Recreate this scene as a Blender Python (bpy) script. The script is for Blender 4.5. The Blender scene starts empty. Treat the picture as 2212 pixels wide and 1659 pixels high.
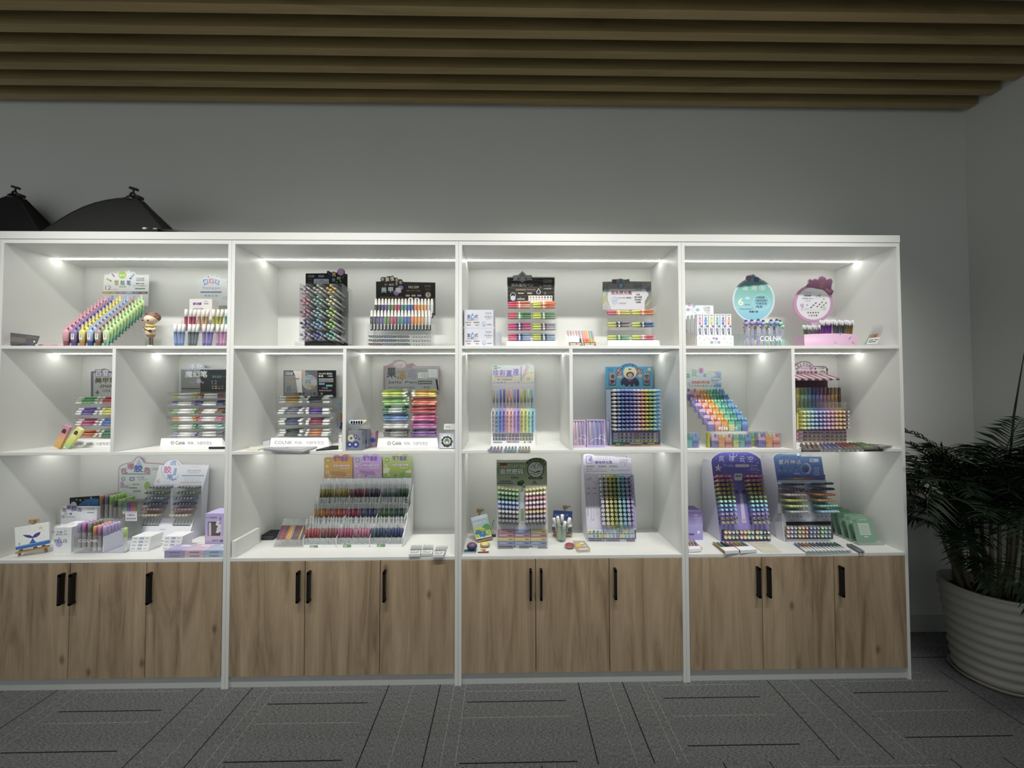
import bpy, bmesh, math, random
import numpy as np
from mathutils import Vector, Matrix
RND = random.Random(7)
SC = bpy.context.scene
COL = SC.collection
PI = math.pi
# ---------------------------------------------------------------- camera
CAMX, CAMD, CAMZ, YAW, PITCH, ROLL, FPX = 2.6521, 2.0079, 1.5213, .0159, .0248, -.002, 816.45
CPOS = Vector((CAMX, -CAMD, CAMZ))
cf = Vector((math.sin(YAW)*math.cos(PITCH), math.cos(YAW)*math.cos(PITCH), math.sin(PITCH)))
c_r = Vector((math.cos(YAW), -math.sin(YAW), 0)); c_u = c_r.cross(cf)
cr = c_r*math.cos(ROLL) + c_u*math.sin(ROLL); cu = -c_r*math.sin(ROLL) + c_u*math.cos(ROLL)
cam = bpy.data.cameras.new('camera'); cam.sensor_width = 36; cam.lens = 36*FPX/2212; cam.clip_start = .02
camo = bpy.data.objects.new('camera', cam); COL.objects.link(camo)
camo.matrix_world = Matrix(((cr.x, cu.x, -cf.x, CPOS.x), (cr.y, cu.y, -cf.y, CPOS.y), (cr.z, cu.z, -cf.z, CPOS.z), (0, 0, 0, 1)))
SC.camera = camo
# ---------------------------------------------------------------- light and exposure
EXPOSURE = 0.0
AMBIENT = .4
LED_POWER = 23
LAMP_POWER = 7.0
vs = SC.view_settings; vs.view_transform = 'Standard'; vs.look = 'None'; vs.gamma = 1; vs.use_curve_mapping = False; vs.exposure = EXPOSURE
SC.cycles.use_denoising = True
SC.cycles.max_bounces = 8; SC.cycles.diffuse_bounces = 5; SC.cycles.transparent_max_bounces = 24; SC.cycles.glossy_bounces = 3
SC.cycles.caustics_reflective = False; SC.cycles.caustics_refractive = False
wd = bpy.data.worlds.new('world'); SC.world = wd; wd.use_nodes = True
bg = wd.node_tree.nodes['Background']; bg.inputs[0].default_value = (.94, 1.0, .99, 1); bg.inputs[1].default_value = AMBIENT
for lx in (.55, 1.75, 3.0, 4.2):                      # row of ceiling downlights in front of the shelves
    ld = bpy.data.lights.new('ceiling_downlight', 'AREA'); ld.shape = 'RECTANGLE'; ld.size = .9; ld.size_y = .06
    ld.energy = LAMP_POWER; ld.color = (1, .98, .93); ld.spread = math.radians(62)
    lo = bpy.data.objects.new('ceiling_downlight', ld); COL.objects.link(lo); lo.location = (lx, -1.25, 3.34); lo.rotation_euler = (math.radians(36.5), 0, 0)

# ---------------------------------------------------------------- pixel of the photograph -> point in the room (only to read sizes and places off it)
CROP = [0, 0, 1]
def crop(x, y, s): CROP[:] = [x, y, s]
def ray(px, py):
    x = CROP[0] + px/CROP[2]; y = CROP[1] + py/CROP[2]
    return cf + cr*((x-1106)/FPX) - cu*((y-829.5)/FPX)
def atY(px, py, Y):
    v = ray(px, py); return CPOS + v*((Y+CAMD)/v.y)
def atZ(px, py, Z):
    v = ray(px, py); return CPOS + v*((Z-CAMZ)/v.z)
class Pl:                                             # a plane in the room
    def __init__(s, p, n): s.p = Vector(p); s.n = Vector(n).normalized()
    def hit(s, px, py):
        v = ray(px, py); return CPOS + v*((s.p-CPOS).dot(s.n)/v.dot(s.n))
    def off(s, d): return Pl(s.p + s.n*d, s.n)
def front(Y): return Pl((0, Y, 0), (0, -1, 0))
def tilted(X, Y, Z, lean, yaw=0):                     # leans back by lean degrees, turned by yaw (positive: faces +x)
    a, b = math.radians(lean), math.radians(yaw)
    return Pl((X, Y, Z), (math.sin(b)*math.cos(a), -math.cos(b)*math.cos(a), math.sin(a)))
def flat(Z): return Pl((0, 0, Z), (0, 0, 1))

# ---------------------------------------------------------------- materials
MUTE = .16                                            # inks and plastics in the room are a little muted
def paler(c, f=.13): return ''.join('%02x' % round(int(c[i:i+2], 16)*(1-f)+225*f) for i in (0, 2, 4)) if isinstance(c, str) else c
def lin(h):
    if isinstance(h, tuple): return h
    c = [int(h[i:i+2], 16)/255 for i in (0, 2, 4)]
    c = [x/12.92 if x <= .04045 else ((x+.055)/1.055)**2.4 for x in c]; y = .21*c[0]+.72*c[1]+.07*c[2]
    return tuple(x+(y-x)*MUTE for x in c)
MC = {}
def nodes(name):
    m = bpy.data.materials.new(name); m.use_nodes = True; nt = m.node_tree
    return m, nt, nt.nodes['Principled BSDF'], nt.nodes.new, nt.links.new
def mat(h, rough=.5, metal=0, emit=0, spec=.5, grain=0):
    k = (h, rough, metal, emit, spec, grain)
    if k in MC: return MC[k]
    m, nt, b, N, L = nodes('paint_%s_%d' % (h, len(MC)))
    b.inputs['Base Color'].default_value = (*lin(h), 1); b.inputs['Roughness'].default_value = rough
    b.inputs['Metallic'].default_value = metal; b.inputs['Specular IOR Level'].default_value = spec
    if grain:
        t = N('ShaderNodeTexNoise'); t.inputs['Scale'].default_value = 700; t.inputs['Detail'].default_value = 2
        mx = N('ShaderNodeMix'); mx.data_type = 'RGBA'; mx.blend_type = 'MULTIPLY'; mx.inputs[6].default_value = (*lin(h), 1); mx.inputs[0].default_value = grain
        tc = N('ShaderNodeTexCoord'); L(tc.outputs['Object'], t.inputs[0]); L(t.outputs[0], mx.inputs[7]); L(mx.outputs[2], b.inputs['Base Color'])
    if emit:
        b.inputs['Emission Color'].default_value = (*lin(h), 1); b.inputs['Emission Strength'].default_value = emit
    MC[k] = m; return m
def clear(tint='ffffff', gloss=.07, rough=.05, solid=0.0):  # clear acrylic: see-through with a sheen
    k = ('clear', tint, gloss, rough, solid)
    if k in MC: return MC[k]
    m, nt, b, N, L = nodes('clear_%d' % len(MC)); nt.nodes.remove(b)
    t = N('ShaderNodeBsdfTransparent'); t.inputs[0].default_value = (*lin(tint), 1)
    g = N('ShaderNodeBsdfGlossy'); g.inputs['Roughness'].default_value = rough; g.inputs[0].default_value = (1, 1, 1, 1)
    lw = N('ShaderNodeLayerWeight'); lw.inputs[0].default_value = .35
    mr = N('ShaderNodeMapRange'); mr.inputs[3].default_value = gloss*.5; mr.inputs[4].default_value = min(1, gloss*2.6)
    L(lw.outputs['Fresnel'], mr.inputs[0])
    mx = N('ShaderNodeMixShader'); L(mr.outputs[0], mx.inputs[0]); L(t.outputs[0], mx.inputs[1]); L(g.outputs[0], mx.inputs[2])
    out = mx
    if solid:
        d = N('ShaderNodeBsdfDiffuse'); d.inputs[0].default_value = (*lin(tint), 1)
        m2 = N('ShaderNodeMixShader'); m2.inputs[0].default_value = solid; L(mx.outputs[0], m2.inputs[1]); L(d.outputs[0], m2.inputs[2]); out = m2
    L(out.outputs[0], nt.nodes['Material Output'].inputs[0]); MC[k] = m; return m
def ramp(cols, axis=2, rough=.45, metal=0):           # printed colour gradient along the object's own box
    k = ('ramp', tuple(cols), axis, rough, metal)
    if k in MC: return MC[k]
    m, nt, b, N, L = nodes('print_gradient_%d' % len(MC)); b.inputs['Roughness'].default_value = rough; b.inputs['Metallic'].default_value = metal
    tc = N('ShaderNodeTexCoord'); sp = N('ShaderNodeSeparateXYZ'); r = N('ShaderNodeValToRGB'); L(tc.outputs['Generated'], sp.inputs[0]); L(sp.outputs[axis], r.inputs[0])
    e = r.color_ramp.elements; n = len(cols)
    while len(e) < n: e.new(.5)
    for i, c in enumerate(cols): e[i].position = i/(n-1); e[i].color = (*lin(c), 1)
    L(r.outputs[0], b.inputs['Base Color']); MC[k] = m; return m
ACR = clear(); CRYS = clear('f6fafa', .08, .08, .06); MISTY = clear('f8fafa', .1, .1, .25)
def C(c, **k): return c if isinstance(c, bpy.types.Material) else mat(c, **k)

# ---------------------------------------------------------------- meshes
def basis(ax):
    a = Vector(ax).normalized(); t = Vector((0, 0, 1)) if abs(a.z) < .9 else Vector((1, 0, 0))
    x = t.cross(a).normalized(); return x, a.cross(x), a
class MB:
    def __init__(s): s.v = []; s.f = []; s.m = []; s.mats = []; s.sm = []
    def mi(s, m):
        m = C(m)
        if m not in s.mats: s.mats.append(m)
        return s.mats.index(m)
    def face(s, pts, m, smooth=False):
        n = len(s.v); s.v += [tuple(p) for p in pts]; s.f.append(tuple(range(n, n+len(pts)))); s.m.append(s.mi(m)); s.sm.append(smooth)
    def mesh(s, verts, faces, m, smooth=False):
        n = len(s.v); k = s.mi(m); s.v += [tuple(p) for p in verts]
        for f in faces: s.f.append(tuple(i+n for i in f)); s.m.append(k); s.sm.append(smooth)
        return s
    def hexa(s, a, m):                                # 8 corners: bottom 4 ccw, top 4 ccw
        return s.mesh(a, [(3, 2, 1, 0), (4, 5, 6, 7), (0, 1, 5, 4), (1, 2, 6, 5), (2, 3, 7, 6), (3, 0, 4, 7)], m)
    def box(s, x0, y0, z0, x1, y1, z1, m):
        return s.hexa([(x0, y0, z0), (x1, y0, z0), (x1, y1, z0), (x0, y1, z0), (x0, y0, z1), (x1, y0, z1), (x1, y1, z1), (x0, y1, z1)], m)
    def obox(s, c, u, v, w, m):                       # centre and three half vectors
        c, u, v, w = map(Vector, (c, u, v, w))
        return s.hexa([c-u-v-w, c+u-v-w, c+u+v-w, c-u+v-w, c-u-v+w, c+u-v+w, c+u+v+w, c-u+v+w], m)
    def prism(s, pts, off, m, edge=None):
        pts = [Vector(p) for p in pts]; off = Vector(off); n = len(pts)
        s.face(pts, m); s.face([p+off for p in reversed(pts)], edge or m)
        v = pts + [p+off for p in pts]
        s.mesh(v, [(i, i+n, (i+1) % n+n, (i+1) % n) for i in range(n)], edge or m); return s
    def lathe(s, base, axis, prof, n=10, cap=True, smooth=True, sq=(1, 1), up=None):
        base = Vector(base); x, y, a = basis(axis)
        if up is not None: x = Vector(up).cross(a).normalized(); y = a.cross(x)
        rings = []; base_i = len(s.v); prev = None
        for (t, r, m) in prof:
            ring = [base + a*t + (x*math.cos(2*PI*i/n)*sq[0] + y*math.sin(2*PI*i/n)*sq[1])*r for i in range(n)]
            k = len(s.v); s.v += [tuple(p) for p in ring]
            if prev is not None:
                mm = s.mi(m)
                for i in range(n):
                    s.f.append((prev+i, prev+(i+1) % n, k+(i+1) % n, k+i)); s.m.append(mm); s.sm.append(smooth)
            elif cap:
                s.f.append(tuple(k+i for i in reversed(range(n)))); s.m.append(s.mi(m)); s.sm.append(False)
            prev = k
        if cap: s.f.append(tuple(prev+i for i in range(n))); s.m.append(s.mi(prof[-1][2])); s.sm.append(False)
        return s
    def tube(s, path, r, m, n=8):
        path = [Vector(p) for p in path]; prev = None; k0 = s.mi(m)
        for i, p in enumerate(path):
            d = (path[min(i+1, len(path)-1)]-path[max(i-1, 0)]); x, y, a = basis(d); rr = r[i] if isinstance(r, (list, tuple)) else r
            k = len(s.v); s.v += [tuple(p + (x*math.cos(2*PI*j/n)+y*math.sin(2*PI*j/n))*rr) for j in range(n)]
            if prev is not None:
                for j in range(n): s.f.append((prev+j, prev+(j+1) % n, k+(j+1) % n, k+j)); s.m.append(k0); s.sm.append(True)
            else: s.f.append(tuple(k+j for j in reversed(range(n)))); s.m.append(k0); s.sm.append(False)
            prev = k
        s.f.append(tuple(prev+j for j in range(n))); s.m.append(k0); s.sm.append(False); return s
    def ball(s, c, r, m, n=10, k=7, sq=(1, 1, 1)):
        c = Vector(c); rows = []
        vs_ = [c + Vector((0, 0, -r*sq[2]))]
        for i in range(1, k):
            t = PI*i/k
            vs_ += [c + Vector((math.sin(t)*math.cos(2*PI*j/n)*r*sq[0], math.sin(t)*math.sin(2*PI*j/n)*r*sq[1], -math.cos(t)*r*sq[2])) for j in range(n)]
        vs_.append(c + Vector((0, 0, r*sq[2]))); fs = []
        for j in range(n): fs.append((0, 1+(j+1) % n, 1+j))
        for i in range(k-2):
            for j in range(n): a = 1+i*n; b = a+n; fs.append((a+j, a+(j+1) % n, b+(j+1) % n, b+j))
        a = 1+(k-2)*n; e = len(vs_)-1
        for j in range(n): fs.append((a+j, a+(j+1) % n, e))
        return s.mesh(vs_, fs, m, True)
    def data(s, name, org=(0, 0, 0)):
        me = bpy.data.meshes.new(name); o = Vector(org)
        me.from_pydata([tuple(Vector(p)-o) for p in s.v], [], s.f)
        for m in s.mats: me.materials.append(m)
        me.polygons.foreach_set('material_index', s.m); me.polygons.foreach_set('use_smooth', s.sm); me.update(); return me
    def build(s, name, parent=None, loc=None, bevel=0):
        org = Vector(loc) if loc is not None else (WORLD(parent) if parent else Vector((0, 0, 0)))
        o = bpy.data.objects.new(name, s.data(name, org)); COL.objects.link(o)
        if parent: o.parent = parent; o['w'] = 0; del o['w']
        else: o.location = org
        ORG[o.name] = org
        if bevel:
            b = o.modifiers.new('edge', 'BEVEL'); b.width = bevel; b.segments = 1; b.limit_method = 'ANGLE'; b.angle_limit = math.radians(50)
        return o
ORG = {}
def WORLD(o): return ORG[o.name]
def thing(name, label, cat, loc, group=None):
    o = bpy.data.objects.new(name, None); o.empty_display_size = .02; COL.objects.link(o); o.location = loc; ORG[o.name] = Vector(loc)
    return tag(o, label, cat, group)
def tag(o, label, cat, group=None, kind=None):
    o['label'] = label; o['category'] = cat
    if group: o['group'] = group
    if kind: o['kind'] = kind
    return o
def struct(mb, name, label=None, cat=None, bevel=0):
    o = mb.build(name, bevel=bevel); o['kind'] = 'structure'; o['label'] = label or name.replace('_', ' '); o['category'] = cat or name.split('_')[0]; return o
# ---------------------------------------------------------------- print on cards: lettering and artwork lie on the card's own plane
TXT = {}
def glyphs(s, bold):
    k = (s, bold)
    if k not in TXT:
        cv = bpy.data.curves.new('t', 'FONT'); cv.body = s; cv.resolution_u = 2; cv.offset = bold; cv.size = 1
        ob = bpy.data.objects.new('t', cv); COL.objects.link(ob)
        me = bpy.data.meshes.new_from_object(ob)
        v = [(p.co.x, p.co.y) for p in me.vertices]; f = [tuple(p.vertices) for p in me.polygons]
        bpy.data.objects.remove(ob); bpy.data.curves.remove(cv); bpy.data.meshes.remove(me)
        xs = [p[0] for p in v] or [0, 1]; ys = [p[1] for p in v] or [0, 1]
        x0, y0 = min(xs), min(ys); w = max(xs)-x0 or 1; h = max(ys)-y0 or 1
        TXT[k] = ([((x-x0)/w, (y-y0)/h) for x, y in v], f)
    return TXT[k]
class Card(MB):
    def __init__(s, pl): super().__init__(); s.pl = pl; s.k = 0; s.step = .00003
    def H(s, x, y): return onshelf(s.pl.hit(x, y)) + s.pl.n*(s.k*s.step)
    def up(s): s.k += 1
    def card(s, pts, th, m, edge=None):
        P = [onshelf(s.pl.hit(*p)) for p in pts]; s.prism(P if area(pts) < 0 else P[::-1], -s.pl.n*th, m, edge); s.up(); return s
    def poly(s, pts, m): s.face([s.H(*p) for p in (pts if area(pts) < 0 else pts[::-1])], m); s.up(); return s
    def rect(s, x0, y0, x1, y1, m): return s.poly([(x0, y0), (x1, y0), (x1, y1), (x0, y1)], m)
    def rrect(s, x0, y0, x1, y1, r, m): return s.poly(rr(x0, y0, x1, y1, r), m)
    def disc(s, x, y, r, m, ry=None, n=20): return s.poly(circ(x, y, r, ry or r, n), m)
    def ring(s, x, y, r, w, m, ry=None, n=24, a0=0, a1=360):
        ry = ry or r; full = a1-a0 >= 360
        A = [math.radians(a0+(a1-a0)*i/n) for i in range(n+1)]
        s.mesh([s.H(x+r*math.cos(a), y-ry*math.sin(a)) for a in A] + [s.H(x+(r-w)*math.cos(a), y-(ry-w)*math.sin(a)) for a in A],
               [(i, i+1, n+2+i, n+1+i) for i in range(n)], m); s.up(); return s
    def line(s, pts, w, m):
        for (x0, y0), (x1, y1) in zip(pts, pts[1:]):
            d = math.hypot(x1-x0, y1-y0) or 1; nx, ny = -(y1-y0)/d*w/2, (x1-x0)/d*w/2
            P = [(x0+nx, y0+ny), (x1+nx, y1+ny), (x1-nx, y1-ny), (x0-nx, y0-ny)]
            s.face([s.H(*p) for p in (P if area(P) < 0 else P[::-1])], m)
        s.up(); return s
    def txt(s, t, x0, y0, x1, y1, m, bold=0.0, rot=0, out=None, halo=False):
        b = abs(y1-y0)*(bold*.8+(.075 if halo else 0)); n = 0 if b <= 0 else (8 if halo else 3)
        if out: s.txt(t, x0, y0, x1, y1, out, bold, rot, None, True)
        v, f = glyphs(t, 0); cx, cy = (x0+x1)/2, (y0+y1)/2; ca, sa = math.cos(math.radians(rot)), math.sin(math.radians(rot)); P = []
        for k in range(max(1, n)):
            ox, oy = (b*math.cos(2*PI*(k+.5)/n), b*math.sin(2*PI*(k+.5)/n)) if n else (0, 0)
            P = []
            for u, w in v:
                x = x0+(x1-x0)*u-cx+ox; y = y1+(y0-y1)*w-cy+oy
                P.append(s.H(cx+x*ca+y*sa, cy-x*sa+y*ca))
            s.mesh(P, f, m); s.k += .5
        s.up(); return s
    def arc(s, t, cx, cy, r, a0, a1, h, m, bold=0.03):   # letters set round a circle, degrees from +x
        n = len(t)
        for i, ch in enumerate(t):
            a = a0+(a1-a0)*(i/(n-1) if n > 1 else .5)
            if ch == ' ': continue
            x = cx+r*math.cos(math.radians(a)); y = cy-r*math.sin(math.radians(a))
            w = h*(.62 if ord(ch) < 128 else 1)
            s.txt(ch, x-w/2, y-h/2, x+w/2, y+h/2, m, bold, a-90)
        s.up(); return s
    def dashes(s, x0, y0, x1, y1, m, n=6, fill=.75):
        for i in range(n):
            a = x0+(x1-x0)*i/n; b = a+(x1-x0)/n*fill
            s.face([s.H(*p) for p in ((a, y1), (b, y1), (b, y0), (a, y0))], m)
        s.up(); return s
def onshelf(p):                                        # a card stands on its shelf, not in it
    for z in (.6693, 1.2211, 1.7757):
        if z-.035 < p.z < z+.0003: p.z = z+.0003
    return p
def area(p): return sum(a[0]*b[1]-b[0]*a[1] for a, b in zip(p, p[1:]+p[:1]))   # <0: drawn anticlockwise as seen (y down)
def circ(x, y, rx, ry=None, n=20): return [(x+rx*math.cos(2*PI*i/n), y-(ry or rx)*math.sin(2*PI*i/n)) for i in range(n)]
def rr(x0, y0, x1, y1, r, n=4):
    o = []
    for cx, cy, a in ((x1-r, y0+r, 0), (x0+r, y0+r, 90), (x0+r, y1-r, 180), (x1-r, y1-r, 270)):
        o += [(cx+r*math.cos(math.radians(a+90*i/n)), cy-r*math.sin(math.radians(a+90*i/n))) for i in range(n+1)]
    return o
ORD = ['first', 'second', 'third', 'fourth', 'fifth', 'sixth', 'seventh', 'eighth', 'ninth', 'tenth', 'eleventh', 'twelfth', 'thirteenth', 'fourteenth', 'fifteenth', 'sixteenth', 'seventeenth', 'eighteenth', 'nineteenth', 'twentieth']
# ---------------------------------------------------------------- pens: one mesh for each kind and colour, axis +z from tail to tip
PM = {}
def pen_mesh(kind, cols):
    k = (kind, tuple(cols))
    if k in PM: return PM[k]
    b = MB(); PENS[kind](b, *[paler(c) for c in cols]); PM[k] = b.data(kind+'_pen'); return PM[k]
def put(kind, name, cols, pos, axis, label, group, cat='pen', up=(0, -1, 0), scale=1):
    o = bpy.data.objects.new(name, pen_mesh(kind, cols)); COL.objects.link(o)
    a = Vector(axis).normalized(); x = Vector(up).cross(a)
    if x.length < 1e-4: x = Vector((1, 0, 0)).cross(a)
    x.normalize(); y = a.cross(x); p = Vector(pos); s = scale if isinstance(scale, tuple) else (scale,)*3
    o.matrix_world = Matrix(((x.x*s[0], y.x*s[1], a.x*s[2], p.x), (x.y*s[0], y.y*s[1], a.y*s[2], p.y), (x.z*s[0], y.z*s[1], a.z*s[2], p.z), (0, 0, 0, 1)))
    return tag(o, label, cat, group)
def lerp(a, b, t): return a+(b-a)*t
def bil(q, u, v): return lerp(lerp(q[0], q[1], u), lerp(q[3], q[2], u), v)   # quad tl, tr, br, bl
# ================================================================ the setting
W, T, DEP = 1.2, .018, .3838
ZTOP, ZT, S1, S2, S3 = 2.3784, 2.3154, 1.7757, 1.2211, .6693
WALLY, WALLX, CEIL = .405, 5.69, 3.52
def wall_mat():
    m, nt, b, N, L = nodes('wall_paint'); b.inputs['Roughness'].default_value = .85
    tc = N('ShaderNodeTexCoord'); t = N('ShaderNodeTexNoise'); t.inputs['Scale'].default_value = 1.5; L(tc.outputs['Object'], t.inputs[0])
    r = N('ShaderNodeValToRGB'); r.color_ramp.elements[0].color = (*lin('d2d3ce'), 1); r.color_ramp.elements[1].color = (*lin('d9dad6'), 1); L(t.outputs[0], r.inputs[0]); L(r.outputs[0], b.inputs['Base Color'])
    f = N('ShaderNodeTexNoise'); f.inputs['Scale'].default_value = 260; L(tc.outputs['Object'], f.inputs[0])
    bp = N('ShaderNodeBump'); bp.inputs['Strength'].default_value = .08; bp.inputs['Distance'].default_value = .002; L(f.outputs[0], bp.inputs['Height']); L(bp.outputs[0], b.inputs['Normal']); return m
def carpet_mat():
    m, nt, b, N, L = nodes('carpet_tiles'); b.inputs['Roughness'].default_value = .95; b.inputs['Specular IOR Level'].default_value = .1
    def mth(op, *a):
        n = N('ShaderNodeMath'); n.operation = op
        for i, v in enumerate(a):
            if isinstance(v, (int, float)): n.inputs[i].default_value = v
            else: L(v, n.inputs[i])
        return n.outputs[0]
    tc = N('ShaderNodeTexCoord'); sp = N('ShaderNodeSeparateXYZ'); L(tc.outputs['Object'], sp.inputs[0])
    P = .4882
    u = mth('DIVIDE', mth('SUBTRACT', sp.outputs[0], .505), P); v = mth('DIVIDE', mth('ADD', sp.outputs[1], .427), P)
    iu, iv = mth('FLOOR', u), mth('FLOOR', v); fu, fv = mth('SUBTRACT', u, iu), mth('SUBTRACT', v, iv)
    chk = mth('FLOORED_MODULO', mth('ADD', iu, iv), 2)          # 0: stripes along x, 1: stripes along y
    w = mth('ADD', mth('MULTIPLY', fu, chk), mth('MULTIPLY', fv, mth('SUBTRACT', 1, chk)))
    al = mth('ADD', mth('MULTIPLY', sp.outputs[1], chk), mth('MULTIPLY', sp.outputs[0], mth('SUBTRACT', 1, chk)))
    cx = N('ShaderNodeCombineXYZ'); L(iu, cx.inputs[0]); L(iv, cx.inputs[1]); wn = N('ShaderNodeTexWhiteNoise'); L(cx.outputs[0], wn.inputs[0])
    sw = N('ShaderNodeSeparateXYZ'); L(wn.outputs['Color'], sw.inputs[0])
    def ln(a, hw): return mth('LESS_THAN', mth('ABSOLUTE', mth('SUBTRACT', w, a)), hw)
    a1 = mth('ADD', .03, mth('MULTIPLY', sw.outputs[0], .27)); a2 = mth('ADD', .61, mth('MULTIPLY', sw.outputs[1], .1))
    dark = mth('MAXIMUM', ln(a1, .0052), ln(a2, .0052))
    l1 = mth('ADD', .4, mth('MULTIPLY', sw.outputs[2], .1)); l2 = mth('ADD', .8, mth('MULTIPLY', sw.outputs[0], .1)); l3 = mth('ADD', .9, mth('MULTIPLY', sw.outputs[1], .08))
    lite = mth('MAXIMUM', mth('MAXIMUM', ln(l1, .003), ln(l2, .003)), ln(l3, .003))
    cv = N('ShaderNodeCombineXYZ'); L(mth('MULTIPLY', w, 170), cv.inputs[0]); L(mth('MULTIPLY', al, 75), cv.inputs[1]); L(iu, cv.inputs[2])
    n1 = N('ShaderNodeTexNoise'); n1.inputs['Scale'].default_value = 1; n1.inputs['Detail'].default_value = 4; n1.inputs['Roughness'].default_value = .75; L(cv.outputs[0], n1.inputs[0])
    r = N('ShaderNodeValToRGB'); r.color_ramp.elements[0].position = .33; r.color_ramp.elements[1].position = .69
    r.color_ramp.elements[0].color = (*lin('363839'), 1); r.color_ramp.elements[1].color = (*lin('9a9c9d'), 1); L(n1.outputs[0], r.inputs[0])
    brk = mth('GREATER_THAN', n1.outputs[0], .42)
    m1 = N('ShaderNodeMix'); m1.data_type = 'RGBA'; L(mth('MULTIPLY', lite, mth('MULTIPLY', brk, .38)), m1.inputs[0]); L(r.outputs[0], m1.inputs[6]); m1.inputs[7].default_value = (*lin('c9cac6'), 1)
    m2 = N('ShaderNodeMix'); m2.data_type = 'RGBA'; L(mth('MULTIPLY', dark, .93), m2.inputs[0]); L(m1.outputs[2], m2.inputs[6]); m2.inputs[7].default_value = (*lin('121314'), 1)
    L(m2.outputs[2], b.inputs['Base Color'])
    bp = N('ShaderNodeBump'); bp.inputs['Strength'].default_value = .5; bp.inputs['Distance'].default_value = .004; L(n1.outputs[0], bp.inputs['Height']); L(bp.outputs[0], b.inputs['Normal']); return m
def wood(name, lo, hi, dk, vertical=True, scale=1.0, seed=0.0, rough=.45):
    m, nt, b, N, L = nodes(name); b.inputs['Roughness'].default_value = rough
    tc = N('ShaderNodeTexCoord'); oi = N('ShaderNodeObjectInfo'); mp = N('ShaderNodeMapping'); ad = N('ShaderNodeVectorMath'); ad.operation = 'MULTIPLY_ADD'
    cb = N('ShaderNodeCombineXYZ'); 
    for i in range(3): L(oi.outputs['Random'], cb.inputs[i])
    L(cb.outputs[0], ad.inputs[0]); ad.inputs[1].default_value = (31, 17, 23); L(tc.outputs['Object'], ad.inputs[2]); L(ad.outputs[0], mp.inputs[0])
    mp.inputs['Scale'].default_value = (11*scale, 11*scale, 1.1*scale) if vertical else (.9*scale, 12*scale, 12*scale)
    n1 = N('ShaderNodeTexNoise'); n1.inputs['Scale'].default_value = 1; n1.inputs['Detail'].default_value = 7; n1.inputs['Roughness'].default_value = .62; n1.inputs['Distortion'].default_value = 1.2; L(mp.outputs[0], n1.inputs[0])
    r = N('ShaderNodeValToRGB'); e = r.color_ramp.elements; e[0].position = .28; e[0].color = (*lin(dk), 1); e[1].position = .72; e[1].color = (*lin(hi), 1); q = e.new(.47); q.color = (*lin(lo), 1); L(n1.outputs[0], r.inputs[0])
    m2 = N('ShaderNodeMapping'); L(ad.outputs[0], m2.inputs[0]); m2.inputs['Scale'].default_value = (130, 130, 3) if vertical else (3, 130, 130)
    n2 = N('ShaderNodeTexNoise'); n2.inputs['Scale'].default_value = 1; n2.inputs['Detail'].default_value = 2; L(m2.outputs[0], n2.inputs[0])
    mr = N('ShaderNodeMapRange'); mr.inputs[3].default_value = .82; mr.inputs[4].default_value = 1.12; L(n2.outputs[0], mr.inputs[0])
    mx = N('ShaderNodeMix'); mx.data_type = 'RGBA'; mx.blend_type = 'MULTIPLY'; mx.inputs[0].default_value = 1; L(r.outputs[0], mx.inputs[6]); L(mr.outputs[0], mx.inputs[7])
    vo = N('ShaderNodeTexVoronoi'); vo.voronoi_dimensions = '2D'; vo.inputs['Scale'].default_value = 1; m3 = N('ShaderNodeMapping'); m3.inputs['Rotation'].default_value = (PI/2, 0, 0); L(ad.outputs[0], m3.inputs[0]); m3.inputs['Scale'].default_value = (3.0, 1, 1.7) if vertical else (1.2, 1, 1); L(m3.outputs[0], vo.inputs[0])
    kr = N('ShaderNodeMapRange'); kr.inputs[1].default_value = .008; kr.inputs[2].default_value = .055; kr.inputs[3].default_value = .75 if vertical else 0; kr.inputs[4].default_value = 0; L(vo.outputs['Distance'], kr.inputs[0])
    mk = N('ShaderNodeMix'); mk.data_type = 'RGBA'; gt = N('ShaderNodeMath'); gt.operation = 'GREATER_THAN'; gt.inputs[1].default_value = .5; sc = N('ShaderNodeSeparateXYZ'); L(vo.outputs['Color'], sc.inputs[0]); L(sc.outputs[0], gt.inputs[0]); km = N('ShaderNodeMath'); km.operation = 'MULTIPLY'; L(kr.outputs[0], km.inputs[0]); L(gt.outputs[0], km.inputs[1]); L(km.outputs[0], mk.inputs[0]); L(mx.outputs[2], mk.inputs[6]); mk.inputs[7].default_value = (*lin('5a4630'), 1); L(mk.outputs[2], b.inputs['Base Color']); return m
WALL = wall_mat(); OAK = wood('oak_door', 'ab9170', 'c2a985', '7f6547'); SLAT = wood('slat_wood', '98814c', 'a79058', '86713f', False)
WHITE = mat('e6e7e3', .4, grain=.12); WEDGE = mat('dfe0dc', .4); BLACK = mat('0b0b0c', .45)
b = MB(); b.box(-2.5, -3.2, -.03, WALLX, WALLY, 0, carpet_mat()); struct(b, 'floor', 'grey striped quarter-turned carpet tile floor', 'floor')
b = MB(); b.box(-2.5, WALLY, 0, WALLX, WALLY+.1, CEIL, WALL); struct(b, 'wall_back', 'plain pale wall behind the display shelves', 'wall')
b = MB(); b.box(WALLX, -3.2, 0, WALLX+.1, WALLY+.1, CEIL, WALL); struct(b, 'wall_right', 'plain pale side wall beside the potted palm', 'wall')
b = MB(); b.box(-2.5, -3.2, CEIL, WALLX+.1, WALLY+.1, CEIL+.05, mat('8f918e', .8)); struct(b, 'ceiling', 'grey ceiling above the wooden slats', 'ceiling')
b = MB(); b.box(4.81, WALLY-.014, .0003, WALLX-.0005, WALLY-.0003, .1, mat('b9bbb7', .5)); struct(b, 'baseboard_back', 'pale baseboard along the back wall', 'baseboard')
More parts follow.
